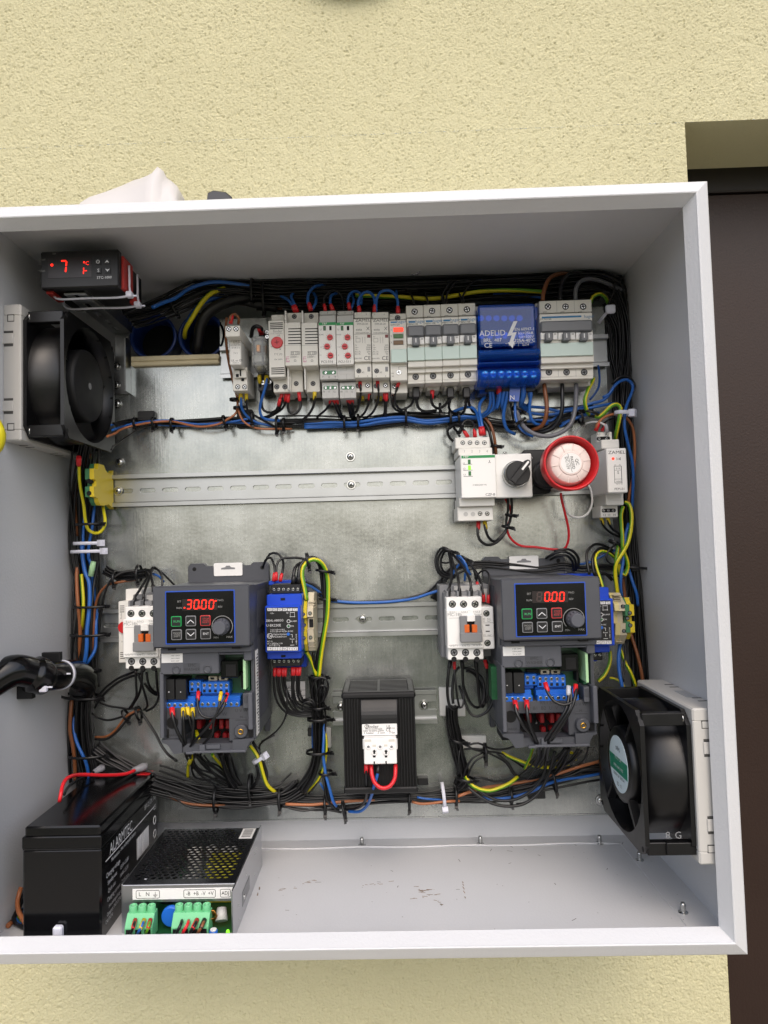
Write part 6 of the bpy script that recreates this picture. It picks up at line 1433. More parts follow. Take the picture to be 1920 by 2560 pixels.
W('brown loop on top of the leftmost relay socket', 'n', 1.5, 'B', '335,440,60 330,385,62 370,365,58 405,400,56 400,450,52', 'r.')
W('brown wire falling down the left flank of the leftmost relay', 'n', 1.6, 'B', '300,400,40 292,520,26 305,700,18 345,900,14 385,1060,14 400,1130,14')
W('small black offcut of wire stuck under the cabinet ceiling', 'k', .9, 'C', '445,25,150 490,18,150 520,0,150')
# below the top row
W('blue wire from the left yellow ferrule under the leftmost relay', 'b', 1.6, 'B', '420,1055,34 424,1110,32 428,1170,26 470,1240,20 560,1300,16 700,1330,12', 'y.')
W('black wire from the right yellow ferrule under the leftmost relay', 'k', 1.4, 'B', '468,1050,34 472,1110,32 480,1190,26 560,1250,20 650,1300,16 720,1340,12', 'y.')
W('brown wire bending right in the loom under the leftmost relay', 'o', 1.8, 'b', '1125,40,16 1122,130,20 1160,230,22 1240,285,22 1330,300,20 1430,300,18 1560,300,10')
W('brown wire running along the loom from the left fan', 'o', 2.0, 'b', '60,360,60 118,340,40 180,300,26 290,270,22 440,245,22 590,240,16 720,268,18 830,282,20 960,262,20 1040,220,20 1110,165,18 1118,60,14')
W('blue wire running along the loom from the left fan', 'b', 2.0, 'b', '100,310,44 180,280,26 290,255,18 420,238,20 560,232,16 800,262,12 1050,245,16 1200,218,18')
W('second blue wire passing lower in the loom from the left fan', 'b', 1.6, 'b', '90,270,36 180,250,20 300,242,12 520,270,10 900,275,10 1060,248,14 1300,262,14')
W('thin black wire slanting down from the loom to the left fan', 'k', 1.3, 'b', '90,470,60 130,425,40 220,360,22 330,295,16 440,262,16')
W('blue wire from the left yellow ferrule of the clear relay base', 'b', 1.7, 'B', '645,905,36 642,960,38 615,1060,34 590,1150,28 590,1220,24 630,1270,20 760,1285,16', 'y.')
W('black wire from the left yellow ferrule under the clear relay', 'k', 1.5, 'B', '582,900,36 584,960,32 596,1040,26 600,1130,24 620,1195,22 680,1215,24 730,1190,28 755,1130,34 762,1100,36', 'yr')
W('black wire from the red ferrule under the thermostat into the loom', 'k', 1.5, 'B', '775,1060,38 775,1130,34 740,1195,24 660,1245,18 580,1262,14', 'r.')
W('black wire from the second red ferrule under the thermostat', 'k', 1.5, 'B', '815,1060,38 812,1110,34 780,1180,26 700,1235,18 620,1268,14', 'r.')
W('black U-shaped wire joining the thermostat to the left vented module', 'k', 1.5, 'B', '832,1060,38 828,1130,36 835,1200,34 880,1228,34 925,1195,34 942,1130,34 925,1050,36', 'rr')
W('black wire from the yellow ferrule under the right vented module', 'k', 1.5, 'B', '1060,1040,36 1060,1110,34 1040,1180,28 990,1250,22 900,1300,16 740,1315,12', 'y.')
for k, (x0, x1, lb) in enumerate(((1205, 1080, 'first'), (1222, 1290, 'second'), (1250, 1310, 'third'), (1345, 1380, 'fourth'), (1356, 1400, 'fifth'), (1384, 1410, 'sixth'))):
    d = x1-x0
    W(f'{lb} from the left of the black wires under the two green-striped timers', 'k', 1.4, 'B', f'{x0},1080,36 {x0+d*.06:.0f},1130,32 {x0+d*.4:.0f},1190,24 {x1},1262,14 {x1+80},1285,10', 'r.')
W('black wire from the left red ferrule under the left STM-25-20 contactor', 'k', 1.4, 'B', '1452,955,42 1458,1020,42 1452,1100,34 1425,1200,24 1370,1258,16', 'r.')
W('black wire from the right red ferrule under the left STM-25-20 contactor', 'k', 1.4, 'B', '1534,1040,34 1538,1090,32 1510,1180,24 1470,1240,18 1400,1280,12', 'r.')
W('black wire from the left red ferrule under the right STM-25-20 contactor', 'k', 1.4, 'B', '1604,950,42 1612,1020,42 1608,1110,34 1560,1215,24 1480,1275,14', 'r.')
W('black wire from the thick red ferrule under the right STM-25-20 contactor', 'k', 1.4, 'C', '212,1045,36 216,1110,32 218,1180,26 190,1260,18 100,1310,12', 'r.')
W('black companion wire from the thick red ferrule under the right STM-25-20 contactor', 'k', 1.4, 'C', '230,1050,36 228,1130,32 222,1220,26 230,1260,20', 'r.')
W('black wire from the low red ferrule under the indicator module', 'k', 1.4, 'C', '288,1050,34 276,1110,34 290,1170,28 340,1205,22 430,1215,16', 'r.')
W('black wire looping down from the upper red ferrule on the indicator module', 'k', 1.4, 'C', '338,940,46 322,1000,44 298,1080,38 310,1150,32 360,1190,26 440,1150,26 470,1080,34 480,1035,34', 'rk')
W('black wire from the first small breaker swinging right to the second', 'k', 1.6, 'C', '490,1040,34 490,1120,32 510,1180,26 570,1205,22 660,1195,18', 'k.')
W('black wire from the red ferrule under the second small breaker', 'k', 1.6, 'C', '625,1030,36 615,1090,34 630,1150,28 680,1180,24 740,1145,26 778,1080,32 784,1035,34', 'rk')
W('black wire falling from the third small breaker into the loom', 'k', 1.6, 'C', '792,1040,34 780,1100,32 768,1170,24 800,1215,18 880,1230,14', 'k.')
W('black wire falling from the fourth small breaker to the left', 'k', 1.6, 'C', '910,1030,34 914,1100,32 910,1170,26 880,1225,20 800,1240,14', 'k.')
W('black wire falling from the fourth small breaker to the right', 'k', 1.6, 'C', '930,1030,34 936,1110,30 960,1180,22 1000,1220,16 1100,1240,12', 'k.')
W('upper blue wire in the loom under the top row', 'b', 1.7, 'C', '-480,1310,14 -250,1300,16 -50,1300,18 200,1265,22 390,1255,22 560,1285,22 740,1270,22 880,1250,22 1010,1250,20 1100,1200,24 1128,1110,30 1118,1010,36')
W('middle blue wire in the loom under the top row', 'b', 1.7, 'C', '-480,1330,12 -200,1320,14 0,1325,18 200,1290,22 390,1278,22 560,1303,22 740,1290,20 900,1262,20 1040,1258,18 1140,1190,24 1155,1100,30 1140,1010,36')
W('lower blue wire in the loom under the top row', 'b', 1.7, 'C', '-480,1345,12 -200,1335,12 0,1328,16 180,1305,18 390,1285,18 600,1310,18 800,1282,16 1000,1262,16 1160,1180,24 1190,1090,30 1200,990,36', '.r')
W('blue wire arching from the loom down to the phase monitor, left of two', 'b', 1.8, 'C', '800,1210,16 880,1180,20 950,1165,24 1000,1200,28 1030,1290,36 1048,1400,42', '.r')
W('blue wire dropping straight to the phase monitor, right of two', 'b', 1.8, 'C', '1080,1080,26 1040,1130,30 1030,1190,32 1046,1280,38 1066,1400,42', '.r')
W('blue loop hanging under the red ferrule of the blue block', 'b', 1.8, 'C', '1205,980,38 1210,1060,36 1196,1140,32 1180,1180,28', 'r.')
W('blue wire falling from the second black sleeve under the blue block', 'b', 2.0, 'C', '1252,1000,36 1240,1060,36 1228,1130,32 1230,1180,26')
W('blue wire looping long below the second black sleeve under the blue block', 'b', 1.9, 'C', '1275,1000,36 1270,1080,36 1248,1180,32 1240,1260,28 1270,1360,22 1340,1400,18')
W('thick blue cable falling from the blue block right of the N tag', 'b', 3.2, 'C', '1400,950,38 1412,1040,38 1400,1110,34 1380,1160,26 1440,1180,18')
W('left blue wire from the right black sleeve under the blue block', 'b', 1.8, 'C', '1455,1000,36 1462,1060,34 1470,1120,28 1440,1165,18')
W('right blue wire from the right black sleeve, hooking under the cables', 'b', 1.8, 'C', '1475,1000,36 1478,1060,36 1468,1130,34 1465,1210,32 1490,1290,30 1545,1320,26 1620,1310,16')
for i, (x, y, lb) in enumerate(((1128, 985, 'left'), (1268, 985, 'middle'), (1345, 985, 'next to the N tag'), (1462, 990, 'right'))):
    q = P('C', x, y, 36); loose(MB().box(q[0]-5.6, q[0]+5.6, q[1]-6, q[1]+7, 31, 40, 1), 'black_sleeve', m_ferk, f'black twin ferrule sleeve under the blue block, {lb} of the four', 'ferrule sleeve', q)
for i, (x, lb) in enumerate(((484, 'first'), (780, 'third'), (918, 'fourth'))):
    q = P('C', x, 1050, 34); loose(MB().box(q[0]-3.8, q[0]+3.8, q[1]-5, q[1]+6, 29, 38, 1), 'black_sleeve', m_ferk, f'black twin ferrule sleeve under the {lb} small breaker', 'ferrule sleeve', q)
q = P('C', 1335, 1058, 42); fl = MB().prism([(q[0]-4.6, q[1]+7), (q[0]+6.4, q[1]+8), (q[0]+4.4, q[1]-7.5), (q[0]-6, q[1]-7)], 'h', 41.5, 42.2)
o = loose(fl, 'cable_tag', M('tag_blue', '1f4fa8', .3), 'blue cable tag lettered N hanging under the blue block', 'tag', q)
v, f = glyphs('N', 7); MB().add([(a-2.6, b-3.6, .8) for a, b in v], f).build('lettering', m_inkw, o, recalc=False)
W('thick brown cable falling from the three-pole breaker and sweeping left', 'n', 3.0, 'c', '788,90,36 798,180,38 815,300,38 812,420,38 780,520,34 720,572,28 650,590,20')
W('thick black cable falling from the three-pole breaker and sweeping left', 'k', 3.0, 'c', '985,90,36 985,200,38 985,340,38 955,470,36 880,570,32 780,610,28 680,610,22 600,570,20')
W('thick grey cable sweeping in a wide arc from the right pole to the left', 'e', 3.1, 'c', '1138,90,36 1136,200,40 1128,340,44 1090,500,46 1000,600,48 860,655,50 720,645,50 600,585,46 530,500,40 495,400,34 490,290,34 488,150,36', step=6)
W('blue wire following the grey arc on its left side', 'b', 1.9, 'c', '470,280,36 470,380,36 480,470,38 520,560,40 590,625,40 660,660,34')
W('thin black wire curling inside the wide grey arc', 'k', 1.4, 'c', '420,300,30 440,420,28 470,540,24 540,620,22 640,650,22 720,640,20')
W('blue cable running right from the N tag to the right loom, upper', 'b', 2.2, 'c', '540,300,20 640,335,20 780,345,18 900,375,18 1000,382,18 1180,345,22 1300,300,24 1420,270,24 1500,200,24 1560,100,22 1640,45,18')
W('blue cable running right from the N tag to the right loom, lower', 'b', 2.2, 'c', '520,365,22 600,395,20 760,420,18 900,415,18 1050,380,20 1200,365,24 1330,340,26 1480,310,24 1560,300,14')
W('blue cable crossing low behind the brown and grey cables', 'b', 2.0, 'c', '600,500,14 720,480,14 860,490,14 980,380,14 1140,350,18')
W('blue cable rising behind the grey arc to the black ties', 'b', 2.0, 'c', '960,560,20 1040,500,22 1140,460,24 1260,420,24 1380,400,12')
W('second blue cable rising behind the grey arc to the black ties', 'b', 2.0, 'c', '980,520,18 1080,480,20 1180,440,22 1300,400,22')
W('thin black wire running right under the blue cables', 'k', 1.5, 'c', '560,330,14 760,350,12 960,345,12 1160,330,14 1320,320,14')
W('second thin black wire running right under the blue cables', 'k', 1.5, 'c', '640,470,14 820,450,14 1000,440,14 1200,400,16 1320,370,14')
W('black wire slanting below the brown cable', 'k', 1.5, 'c', '700,600,20 820,560,20 960,450,18 1080,400,16')
W('yellow and green cable beside the three-pole breaker, going down', 'g', 3.0, 'T', '545,170,26 520,230,30 450,370,34 405,530,36 425,660,34 470,760,30', twist=.02)
W('thin dark blue wire descending right of the three-pole breaker', 'B', 1.8, 'T', '620,-40,10 640,100,14 635,280,18 580,400,20 480,520,20')
W('yellow and green cable bending over the white tie at the right wall', 'g', 3.1, 'T', '570,790,30 650,790,32 740,710,34 830,620,36 920,590,36 985,650,36 975,760,38 950,900,36 915,1060,30 900,1180,20', twist=.015)
W('blue cable looping high near the right wall, then falling beside it', 'b', 2.3, 'T', '690,480,24 800,420,26 880,300,26 980,215,24 1090,190,22 1170,260,20 1180,360,22 1100,560,26 1060,700,30 1045,900,32 1070,1080,30 1130,1330,26 1180,1560,22 1190,1800,20 1180,2080,16 1170,2300,12')
W('black wire hugging the high blue loop near the right wall', 'k', 2.3, 'T', '850,270,18 920,180,20 1030,135,20 1140,170,18 1205,260,16 1200,330,18 1120,480,20 1040,640,22')
W('brown wire arching from the relay PEM-01 over to the right wall', 'o', 2.2, 'T', '585,1010,32 600,930,34 680,830,34 800,765,32 920,750,28 1040,790,22 1130,870,20 1190,1000,20 1215,1250,18 1210,1500,16 1190,1750,14 1130,2050,12 1110,2260,10', 'r.')
W('black wire entering the middle terminal on top of the relay PEM-01', 'k', 1.5, 'T', '690,1010,30 700,930,30 760,860,26 870,825,20 980,850,12', 'r.')
W('white wire arching from the relay PEM-01 back behind the siren', 'w', 1.5, 'T', '765,1030,34 770,980,36 720,920,36 640,885,34 540,875,30 430,905,24 330,965,18 260,1040,14 215,1120,10', 'w.')
W('white wire looping below the siren', 'w', 1.4, 'E', '1150,495,20 1180,560,24 1185,650,28 1150,725,28 1090,752,28 1020,735,26 985,680,24 968,590,22')
W('thin red wire hanging from the siren round to the black tie', 'r', 1.5, 'E', '955,570,40 958,610,40 985,720,36 1012,850,30 1005,940,26 970,988,22 870,985,20 760,970,18 660,962,18 590,915,20 556,840,22 580,760,22 582,690,22 545,615,26')
for i, (x, lb) in enumerate(((560, 'left'), (588, 'right'))):
    W(f'{lb} black wire dropping from the rotary switch to the tie', 'k', 1.5, 'E', f'{x},600,30 {x+4},680,28 {x-10},780,26 {545-i*8},860,26 {500-i*20},920,28')
W('black wire from the red ferrule under the phase monitor', 'k', 1.7, 'E', '344,785,34 338,850,36 352,915,36 410,955,34 480,935,30 530,880,26', 'r.')
W('black wire from the yellow ferrule under the phase monitor', 'k', 1.7, 'E', '390,785,34 396,840,36 420,900,34 460,930,30 510,905,26', 'y.')
W('left black loop above the phase monitor', 'k', 1.6, 'E', '262,150,42 240,110,40 200,72,34 150,70,28 115,110,26 130,160,24 165,195,20', 'r.')
W('right black loop above the phase monitor', 'k', 1.6, 'E', '318,148,42 320,95,40 300,45,36 260,30,34 225,60,34 205,120,36', 'rk')
W('second black loop hidden left above the phase monitor', 'k', 1.5, 'E', '205,150,36 180,110,30 160,80,26 185,60,24 230,70,22')
W('brown wire passing right of the phase monitor to the tie', 'n', 1.8, 'E', '395,15,18 430,60,20 455,130,22 470,220,20 475,280,14')
W('black wire passing right of the phase monitor beside the brown one', 'k', 1.8, 'E', '375,30,16 415,90,18 440,180,20 455,280,14')
for x, lb in ((1252, 'left'), (1300, 'right')):
    W(f'black wire from the {lb} yellow ferrule under the relay PEM-01', 'k', 1.4, 'E', f'{x},752,30 {x+8},795,28 {x+40},840,22 {x+90},875,16 1390,895,10', 'y.')
# right hand side, between the relay PEM-01 and the fan
W('yellow and green cable, left strand, falling past the relay PEM-01', 'g', 2.9, 'U', '545,-60,26 520,20,28 525,150,28 535,280,30 540,420,30 590,560,28 595,650,26 565,725,26 530,690,24 500,600,22', twist=.02)
W('yellow and green cable, right strand, crossing down to the bottom rail', 'g', 3.0, 'U', '560,-110,24 610,-90,26 640,20,30 635,180,32 600,350,34 530,480,38 470,580,38 450,680,36 460,800,34 480,940,30', twist=.012)
W('short yellow and green strand between the crossing earth cables', 'g', 2.8, 'U', '490,380,22 475,470,24 460,560,26 480,650,24 500,720,20')
W('blue cable descending between the earth cables', 'b', 2.4, 'U', '610,130,22 575,250,24 560,400,26 545,560,28 520,720,30 515,860,28 530,970,24')
W('yellow and green wire arching over the hidden blue relay', 'g', 2.0, 'U', '315,880,50 290,790,48 240,640,44 225,530,40 260,465,36 320,452,32 400,490,26 445,530,20')
W('outer black loop above the right drive corner', 'k', 2.2, 'U', '155,720,40 125,560,36 130,450,32 190,385,28 260,370,24 340,395,20 420,440,14')
W('inner black loop above the right drive corner', 'k', 2.2, 'U', '215,730,42 190,600,40 200,500,36 250,430,30 310,415,26 390,450,20 450,520,14')
W('black wire curling left of the earth cables', 'k', 1.5, 'U', '480,350,24 400,420,30 350,490,32 360,560,32 410,600,30 470,595,26')
W('thin blue wire behind the black loops at the right drive corner', 'b', 1.8, 'U', '20,605,6 130,590,8 240,540,8 340,490,8 450,440,8')
W('blue cable running down along the right wall past the tie', 'b', 2.4, 'U', '600,640,14 625,720,16 660,830,18 700,950,18 712,1080,14')
W('brown cable running down the right wall to the fan', 'n', 2.6, 'U', '540,760,12 560,950,12 590,1250,14 640,1430,18 700,1620,22 745,1800,24 775,1980,24')
W('blue cable falling behind the top of the right fan', 'b', 2.8, 'U', '520,1470,30 500,1580,34 490,1700,36 500,1850,38 530,2000,40 555,2110,40')
W('yellow wire with green slanting down to the right fan', 'g', 2.4, 'U', '495,1530,26 520,1600,28 560,1720,30 620,1830,32 660,1920,32 690,2010,30')
W('green and yellow cable curving behind the right drive flank', 'g', 2.8, 'U', '390,1600,20 395,1700,22 370,1800,24 320,1890,26 255,1950,26')
W('thin black wire falling beside the blue cable at the fan', 'k', 1.6, 'U', '575,1480,28 565,1650,30 550,1850,34 545,1960,36')
W('second thin black wire falling right of the blue cable at the fan', 'k', 1.6, 'U', '640,1450,10 700,1700,10 740,1900,12 760,2000,14')
W('yellow and green wire lying across the top of the right fan', 'g', 2.0, 'U', '390,1915,24 440,1920,26 500,1950,28 560,2020,30')
# left side
W('yellow and green wire from the red crimp under the left fan to the terminal', 'g', 2.6, 'e', '500,290,70 502,420,62 510,650,52 540,850,44 580,1050,38 605,1300,32 640,1430,30 700,1490,28 780,1515,28 860,1490,28 920,1400,28 930,1290,26 910,1180,22 895,1080,18', 'r.', twist=.03, flen=11)
W('brown wire curving down behind the left earth wire', 'n', 2.2, 'e', '690,230,40 600,400,34 520,600,26 460,800,20 440,1000,18 455,1250,16 470,1420,14 480,1560,12')
W('blue wire emerging below the yellow terminal, left of two', 'b', 2.4, 'e', '640,1000,14 600,1200,18 575,1450,20 570,1700,20 570,1900,18 590,2120,16 610,2250,16')
W('blue wire emerging below the yellow terminal, right of two', 'b', 2.4, 'e', '770,1060,14 740,1200,18 715,1450,20 675,1650,20 655,1850,18 680,1970,20 720,2030,18 760,2120,10')
W('short yellow and green end visible under the left fan', 'g', 2.2, 'e', '672,150,40 680,220,36 690,300,24')
q = P('e', 712, 2090, 24); o = loose(MB().tube([(*P('e', 740, 1975, 26)[:2], 26), (*P('e', 722, 2060, 26)[:2], 26), (*P('e', 695, 2215, 26)[:2], 26)], [2.6, 3, 2.8], 10), 'probe_sleeve', m_cardg, 'pale tan sensor sleeve tied in the left loom', 'sleeve', q)
W('brown cable on the outer side of the left loom', 'o', 3.0, 'X', '130,180,16 118,270,18 120,400,20 130,560,22 145,700,20 150,820,18 140,960,14 120,1080,12')
W('yellow and green wire in the left loom beside the blue cable', 'g', 2.8, 'X', '160,280,22 170,400,24 178,520,26 176,640,26 170,730,20 165,800,12', twist=.03)
W('blue cable down the middle of the left loom', 'b', 3.2, 'X', '165,10,20 172,120,22 195,260,24 230,350,26 238,500,28 228,650,30 212,800,32 210,950,32 190,1090,30 160,1160,26')
W('blue cable on the right side of the left loom', 'b', 2.6, 'X', '225,60,18 228,140,20 245,190,16 300,600,12 296,720,20 295,880,22 285,980,24 240,1060,26 195,1120,24')
W('red-brown wire slanting up from the left loom to the contactor', 'n', 2.0, 'X', '215,1095,18 250,1030,20 270,900,22 275,760,22 285,600,20 320,470,22 400,380,24 520,350,22 680,325,20')
W('black wire running up from the left loom over to the contactor bundle', 'k', 2.0, 'X', '285,1000,16 320,850,20 340,650,22 370,480,26 410,370,28 470,300,28 560,258,26 690,245,24 800,250,20')
W('black wire on the outermost left edge of the left loom', 'k', 2.0, 'X', '130,160,14 100,300,16 85,500,18 75,750,20 70,1000,20 75,1100,18')
W('second black wire in the left loom front', 'k', 2.0, 'X', '320,160,14 280,350,18 260,550,24 250,750,26 245,950,26 262,1050,24 262,1180,22')
W('brown cable beside the thick black bundle under the conduit', 'n', 3.0, 'X', '72,1440,24 60,1580,26 55,1720,26 80,1850,24 95,1980,22 105,2180,18')
W('blue cable curving down beside the thick black bundle', 'b', 2.6, 'X', '90,1560,18 90,1700,22 115,1820,24 165,1930,26 210,2040,24 235,2180,18')
W('black wire at the far left edge below the conduit', 'k', 2.4, 'X', '45,1450,16 42,1650,18 42,1850,18 50,2050,16 60,2200,14')
W('black arc from the left loom up to the contactor, upper', 'k', 2.1, 'X', '285,1440,16 380,1330,22 500,1240,28 620,1190,34 670,1160,44')
W('black arc from the left loom up to the contactor, lower', 'k', 2.1, 'X', '285,1510,16 340,1420,22 450,1310,28 580,1235,34 700,1200,40 740,1160,46')
W('black wire from the left loom to the tied knot beside the drive, straight', 'k', 1.7, 'X', '265,1430,18 400,1490,20 520,1510,22 600,1520,24 700,1510,24')
W('black wire sagging from the left loom to the tied knot', 'k', 1.7, 'X', '260,1560,18 310,1600,20 400,1625,22 500,1605,24 580,1575,24')
W('brown wire from the knot curving back to the left loom', 'n', 1.8, 'X', '700,1520,22 600,1570,24 540,1630,24 470,1720,22 390,1775,20 290,1780,16')
W('black wire from the knot curving back to the left loom', 'k', 1.8, 'X', '720,1530,22 620,1580,22 550,1660,22 480,1740,22 390,1800,20 290,1800,16')
W('black wire descending from the knot to the drive skirt', 'k', 2.0, 'X', '720,1560,24 780,1650,26 850,1760,28 900,1860,30 960,1940,34 1040,2000,40')
for i, (s_, lb) in enumerate((('660,1165,46 665,1300,44 670,1390,38 640,1460,30 600,1520,24', 'first'), ('720,1165,46 715,1280,44 690,1390,36 650,1460,30 620,1510,24', 'second'), ('680,1190,46 720,1300,42 750,1400,36 770,1490,30 740,1530,24', 'third'), ('760,1180,46 780,1290,44 820,1350,36 860,1370,28', 'fourth'), ('850,1165,46 855,1250,44 862,1330,36 870,1420,30 830,1500,28 760,1540,24', 'fifth'), ('740,1280,40 790,1350,36 840,1385,30 880,1395,24', 'sixth'))):
    W(f'{lb} black wire hanging under the left contactor', 'k', 1.9, 'X', s_)
for i, (s_, lb) in enumerate((('635,560,62 650,500,60 700,420,50 755,330,40 770,290,34 740,262,28', 'left'), ('730,560,62 735,470,58 765,370,48 790,300,40 760,255,30', 'middle'), ('830,430,56 815,350,50 800,270,42 815,220,36 840,215,32', 'right'))):
    W(f'{lb} of the black wires curving into the top of the left contactor', 'k', 2.0, 'X', s_, 'k.')
W('black loop behind the left drive corner above the contactor', 'k', 1.8, 'X', '905,400,40 905,310,36 880,250,32 840,225,28 800,235,24')
W('blue wire glimpsed in the knot above the left contactor', 'b', 1.8, 'X', '800,270,20 850,285,24 890,310,22 920,350,18')
W('black wire slipping behind the left drive', 'k', 1.6, 'X', '850,220,22 900,260,22 960,320,16 1020,380,10')
# blue relay and heater area
for i, (s_, lb) in enumerate((('142,290,40 150,200,36 120,110,28 75,130,24 55,190,20', 'first'), ('160,285,40 165,170,36 200,120,32 270,110,28 350,112,24 420,130,22', 'second'), ('195,290,40 215,200,34 215,130,26 170,75,22 110,80,20 75,140,18', 'third'))):
    W(f'{lb} black wire from the red ferrules on top of the left blue relay', 'k', 1.4, 'H', s_, 'r.')
W('black wire with black ferrule, left of two on the left blue relay', 'k', 1.9, 'H', '298,310,42 300,250,40 312,190,36 350,155,30 400,150,26', 'k.')
W('black wire with black ferrule, right of two on the left blue relay', 'k', 2.1, 'H', '340,310,42 342,240,42 352,180,38 390,130,34 450,105,30 510,140,28 540,220,26 545,320,26 550,420,26 550,520,26 545,650,28 520,780,28 490,900,26 485,1060,24', 'k.')
W('yellow and green wire arching from the beige terminals over the relay', 'g', 2.4, 'H', '405,450,46 385,340,44 368,250,42 380,180,40 430,130,38 490,128,36 545,180,32 572,280,30 575,440,30 568,580,30 545,720,30 520,880,28 500,1060,26', twist=.02)
W('second yellow and green wire rising from below to the green terminal', 'g', 2.2, 'H', '400,860,38 425,900,34 450,960,30 480,1050,26')
W('black wire beside the earth wire right of the beige terminal', 'k', 1.9, 'H', '460,860,34 455,920,32 470,1000,28 480,1060,24')
W('second black wire inside the tied arch right of the blue relay', 'k', 1.8, 'H', '400,130,30 460,120,28 500,160,26 520,250,24 535,400,22 560,440,22')
W('blue wire crossing behind the arch right of the blue relay', 'b', 1.6, 'H', '385,320,16 440,340,14 500,380,12 540,420,12')
W('black wire crossing behind the arch right of the blue relay', 'k', 1.6, 'H', '390,310,12 450,320,10 510,370,10 560,430,10')
W('blue wire leaving the bottom rail loom for the right contactor', 'b', 1.7, 'H', '600,455,14 800,468,12 1000,465,12 1150,452,12 1260,435,14 1370,400,16 1460,370,18')
for i, x in enumerate((150, 178, 190, 216, 234)):
    lb = ('first', 'second', 'third', 'fourth', 'fifth')[i]
    W(f'{lb} from the left of five black wires fanning down from the left blue relay', 'k', 1.35, 'H', f'{x},995,40 {x-6},1060,40 {x-4+i*3},1160,38 {x+20+i*8},1260,34 {x+80+i*6},1335,30 {x+180},{1370-i*12},26 480,{1375-i*8},22', 'r.')
for i, x in enumerate((292, 304, 330, 348)):
    lb = ('first', 'second', 'third', 'fourth')[i]
    W(f'{lb} from the left in the right group of wires under the left blue relay', 'k', 1.35, 'H', f'{x},990,40 {x-2},1060,40 {x-4},1160,38 {x+8+i*6},1250,34 {x+60},{1310-i*20},30 480,{1330-i*12},24', 'r.')
W('black loop lying over the labels under the left blue relay', 'k', 1.4, 'W', '600,430,32 700,410,34 780,480,34 800,580,32 830,660,28')
W('small black loop beside the upright loom', 'k', 1.4, 'W', '590,580,34 590,510,36 640,460,36 720,465,36 780,520,34 830,640,30 860,700,26')
W('outer tall black loop on top of the upright loom', 'k', 1.6, 'W', '790,480,32 740,360,36 740,230,40 800,120,42 880,85,42 960,120,42 985,220,40 960,340,38 900,470,32')
W('inner black loop on top of the upright loom', 'k', 1.6, 'W', '800,460,34 810,330,38 840,240,40 890,205,42 950,240,40 930,340,38 880,480,32')
W('black wire swinging from the left blue relay down to the left drive', 'k', 1.5, 'W', '350,250,40 355,420,42 350,600,42 300,760,40 200,900,36 60,1010,34 -40,1070,34')
W('blue wire in the upright loom, falling to the bottom tie', 'b', 2.4, 'W', '925,800,18 920,1000,24 910,1250,28 930,1450,30 955,1600,32 1010,1800,34 1060,1980,34 1110,2060,30')
W('second blue wire showing left in the upright loom', 'B', 2.2, 'W', '755,800,14 752,1000,14 755,1180,14')
W('yellow and green wire right of the upright loom', 'g', 2.2, 'W', '945,940,20 960,1080,22 955,1250,24 930,1420,22 860,1600,18 760,1750,14 620,1860,10')
W('short blue wire crossing under the upright loom', 'b', 1.8, 'W', '860,1700,16 900,1770,16 950,1840,14')
W('black wire parting from the upright loom and dropping to the bottom tie', 'k', 2.0, 'W', '900,1560,22 930,1750,26 950,1900,26 990,2000,24 1100,2090,20')
W('brown cable crossing the bottom loom under the heater', 'o', 2.4, 'W', '330,2030,24 480,2035,24 700,2040,22 900,2025,20 1230,1990,18 1700,1960,16')
W('brown cable in the sagging loom right of the power supply', 'n', 2.0, 'P', '60,470,26 150,520,26 280,575,28 400,595,30 540,600,28 660,600,22')
W('black wire sagging lowest in the bottom loom', 'k', 1.7, 'P', '60,430,28 180,520,28 300,600,28 400,620,28 520,610,26')
W('black wire sagging low between the two bottom ties', 'k', 1.8, 'P', '1110,580,20 1200,625,22 1320,645,22 1440,625,20 1560,645,18 1640,660,18')
W('black wire hanging from the heater plug', 'k', 2.4, 'J', '664,1240,84 662,1320,84 660,1420,80 668,1540,72 660,1640,58 600,1730,42 500,1770,30 400,1780,22', 'r.')
W('blue wire hanging from the heater plug', 'b', 2.4, 'J', '810,1228,84 806,1300,86 790,1380,86 760,1480,82 720,1620,66 670,1730,50 580,1800,38 450,1800,28', 'k.')
W('thick bright red wire loop on the heater plug', 'r', 3.1, 'J', '722,1228,84 728,1340,88 760,1440,90 820,1500,92 880,1515,92 950,1490,92 1005,1410,90 1018,1320,88 1018,1225,84')
W('black wire beside the blue one left of the heater', 'k', 2.0, 'J', '165,1290,24 175,1450,24 200,1620,22 240,1740,20 330,1790,18')
W('blue strip of cable under the right foot of the heater', 'b', 1.9, 'J', '1280,1625,18 1400,1645,18 1540,1650,16 1640,1650,14')
W('brown cable under the right foot of the heater', 'o', 2.2, 'J', '1220,1680,22 1320,1705,22 1450,1700,22 1600,1680,22 1800,1670,20')
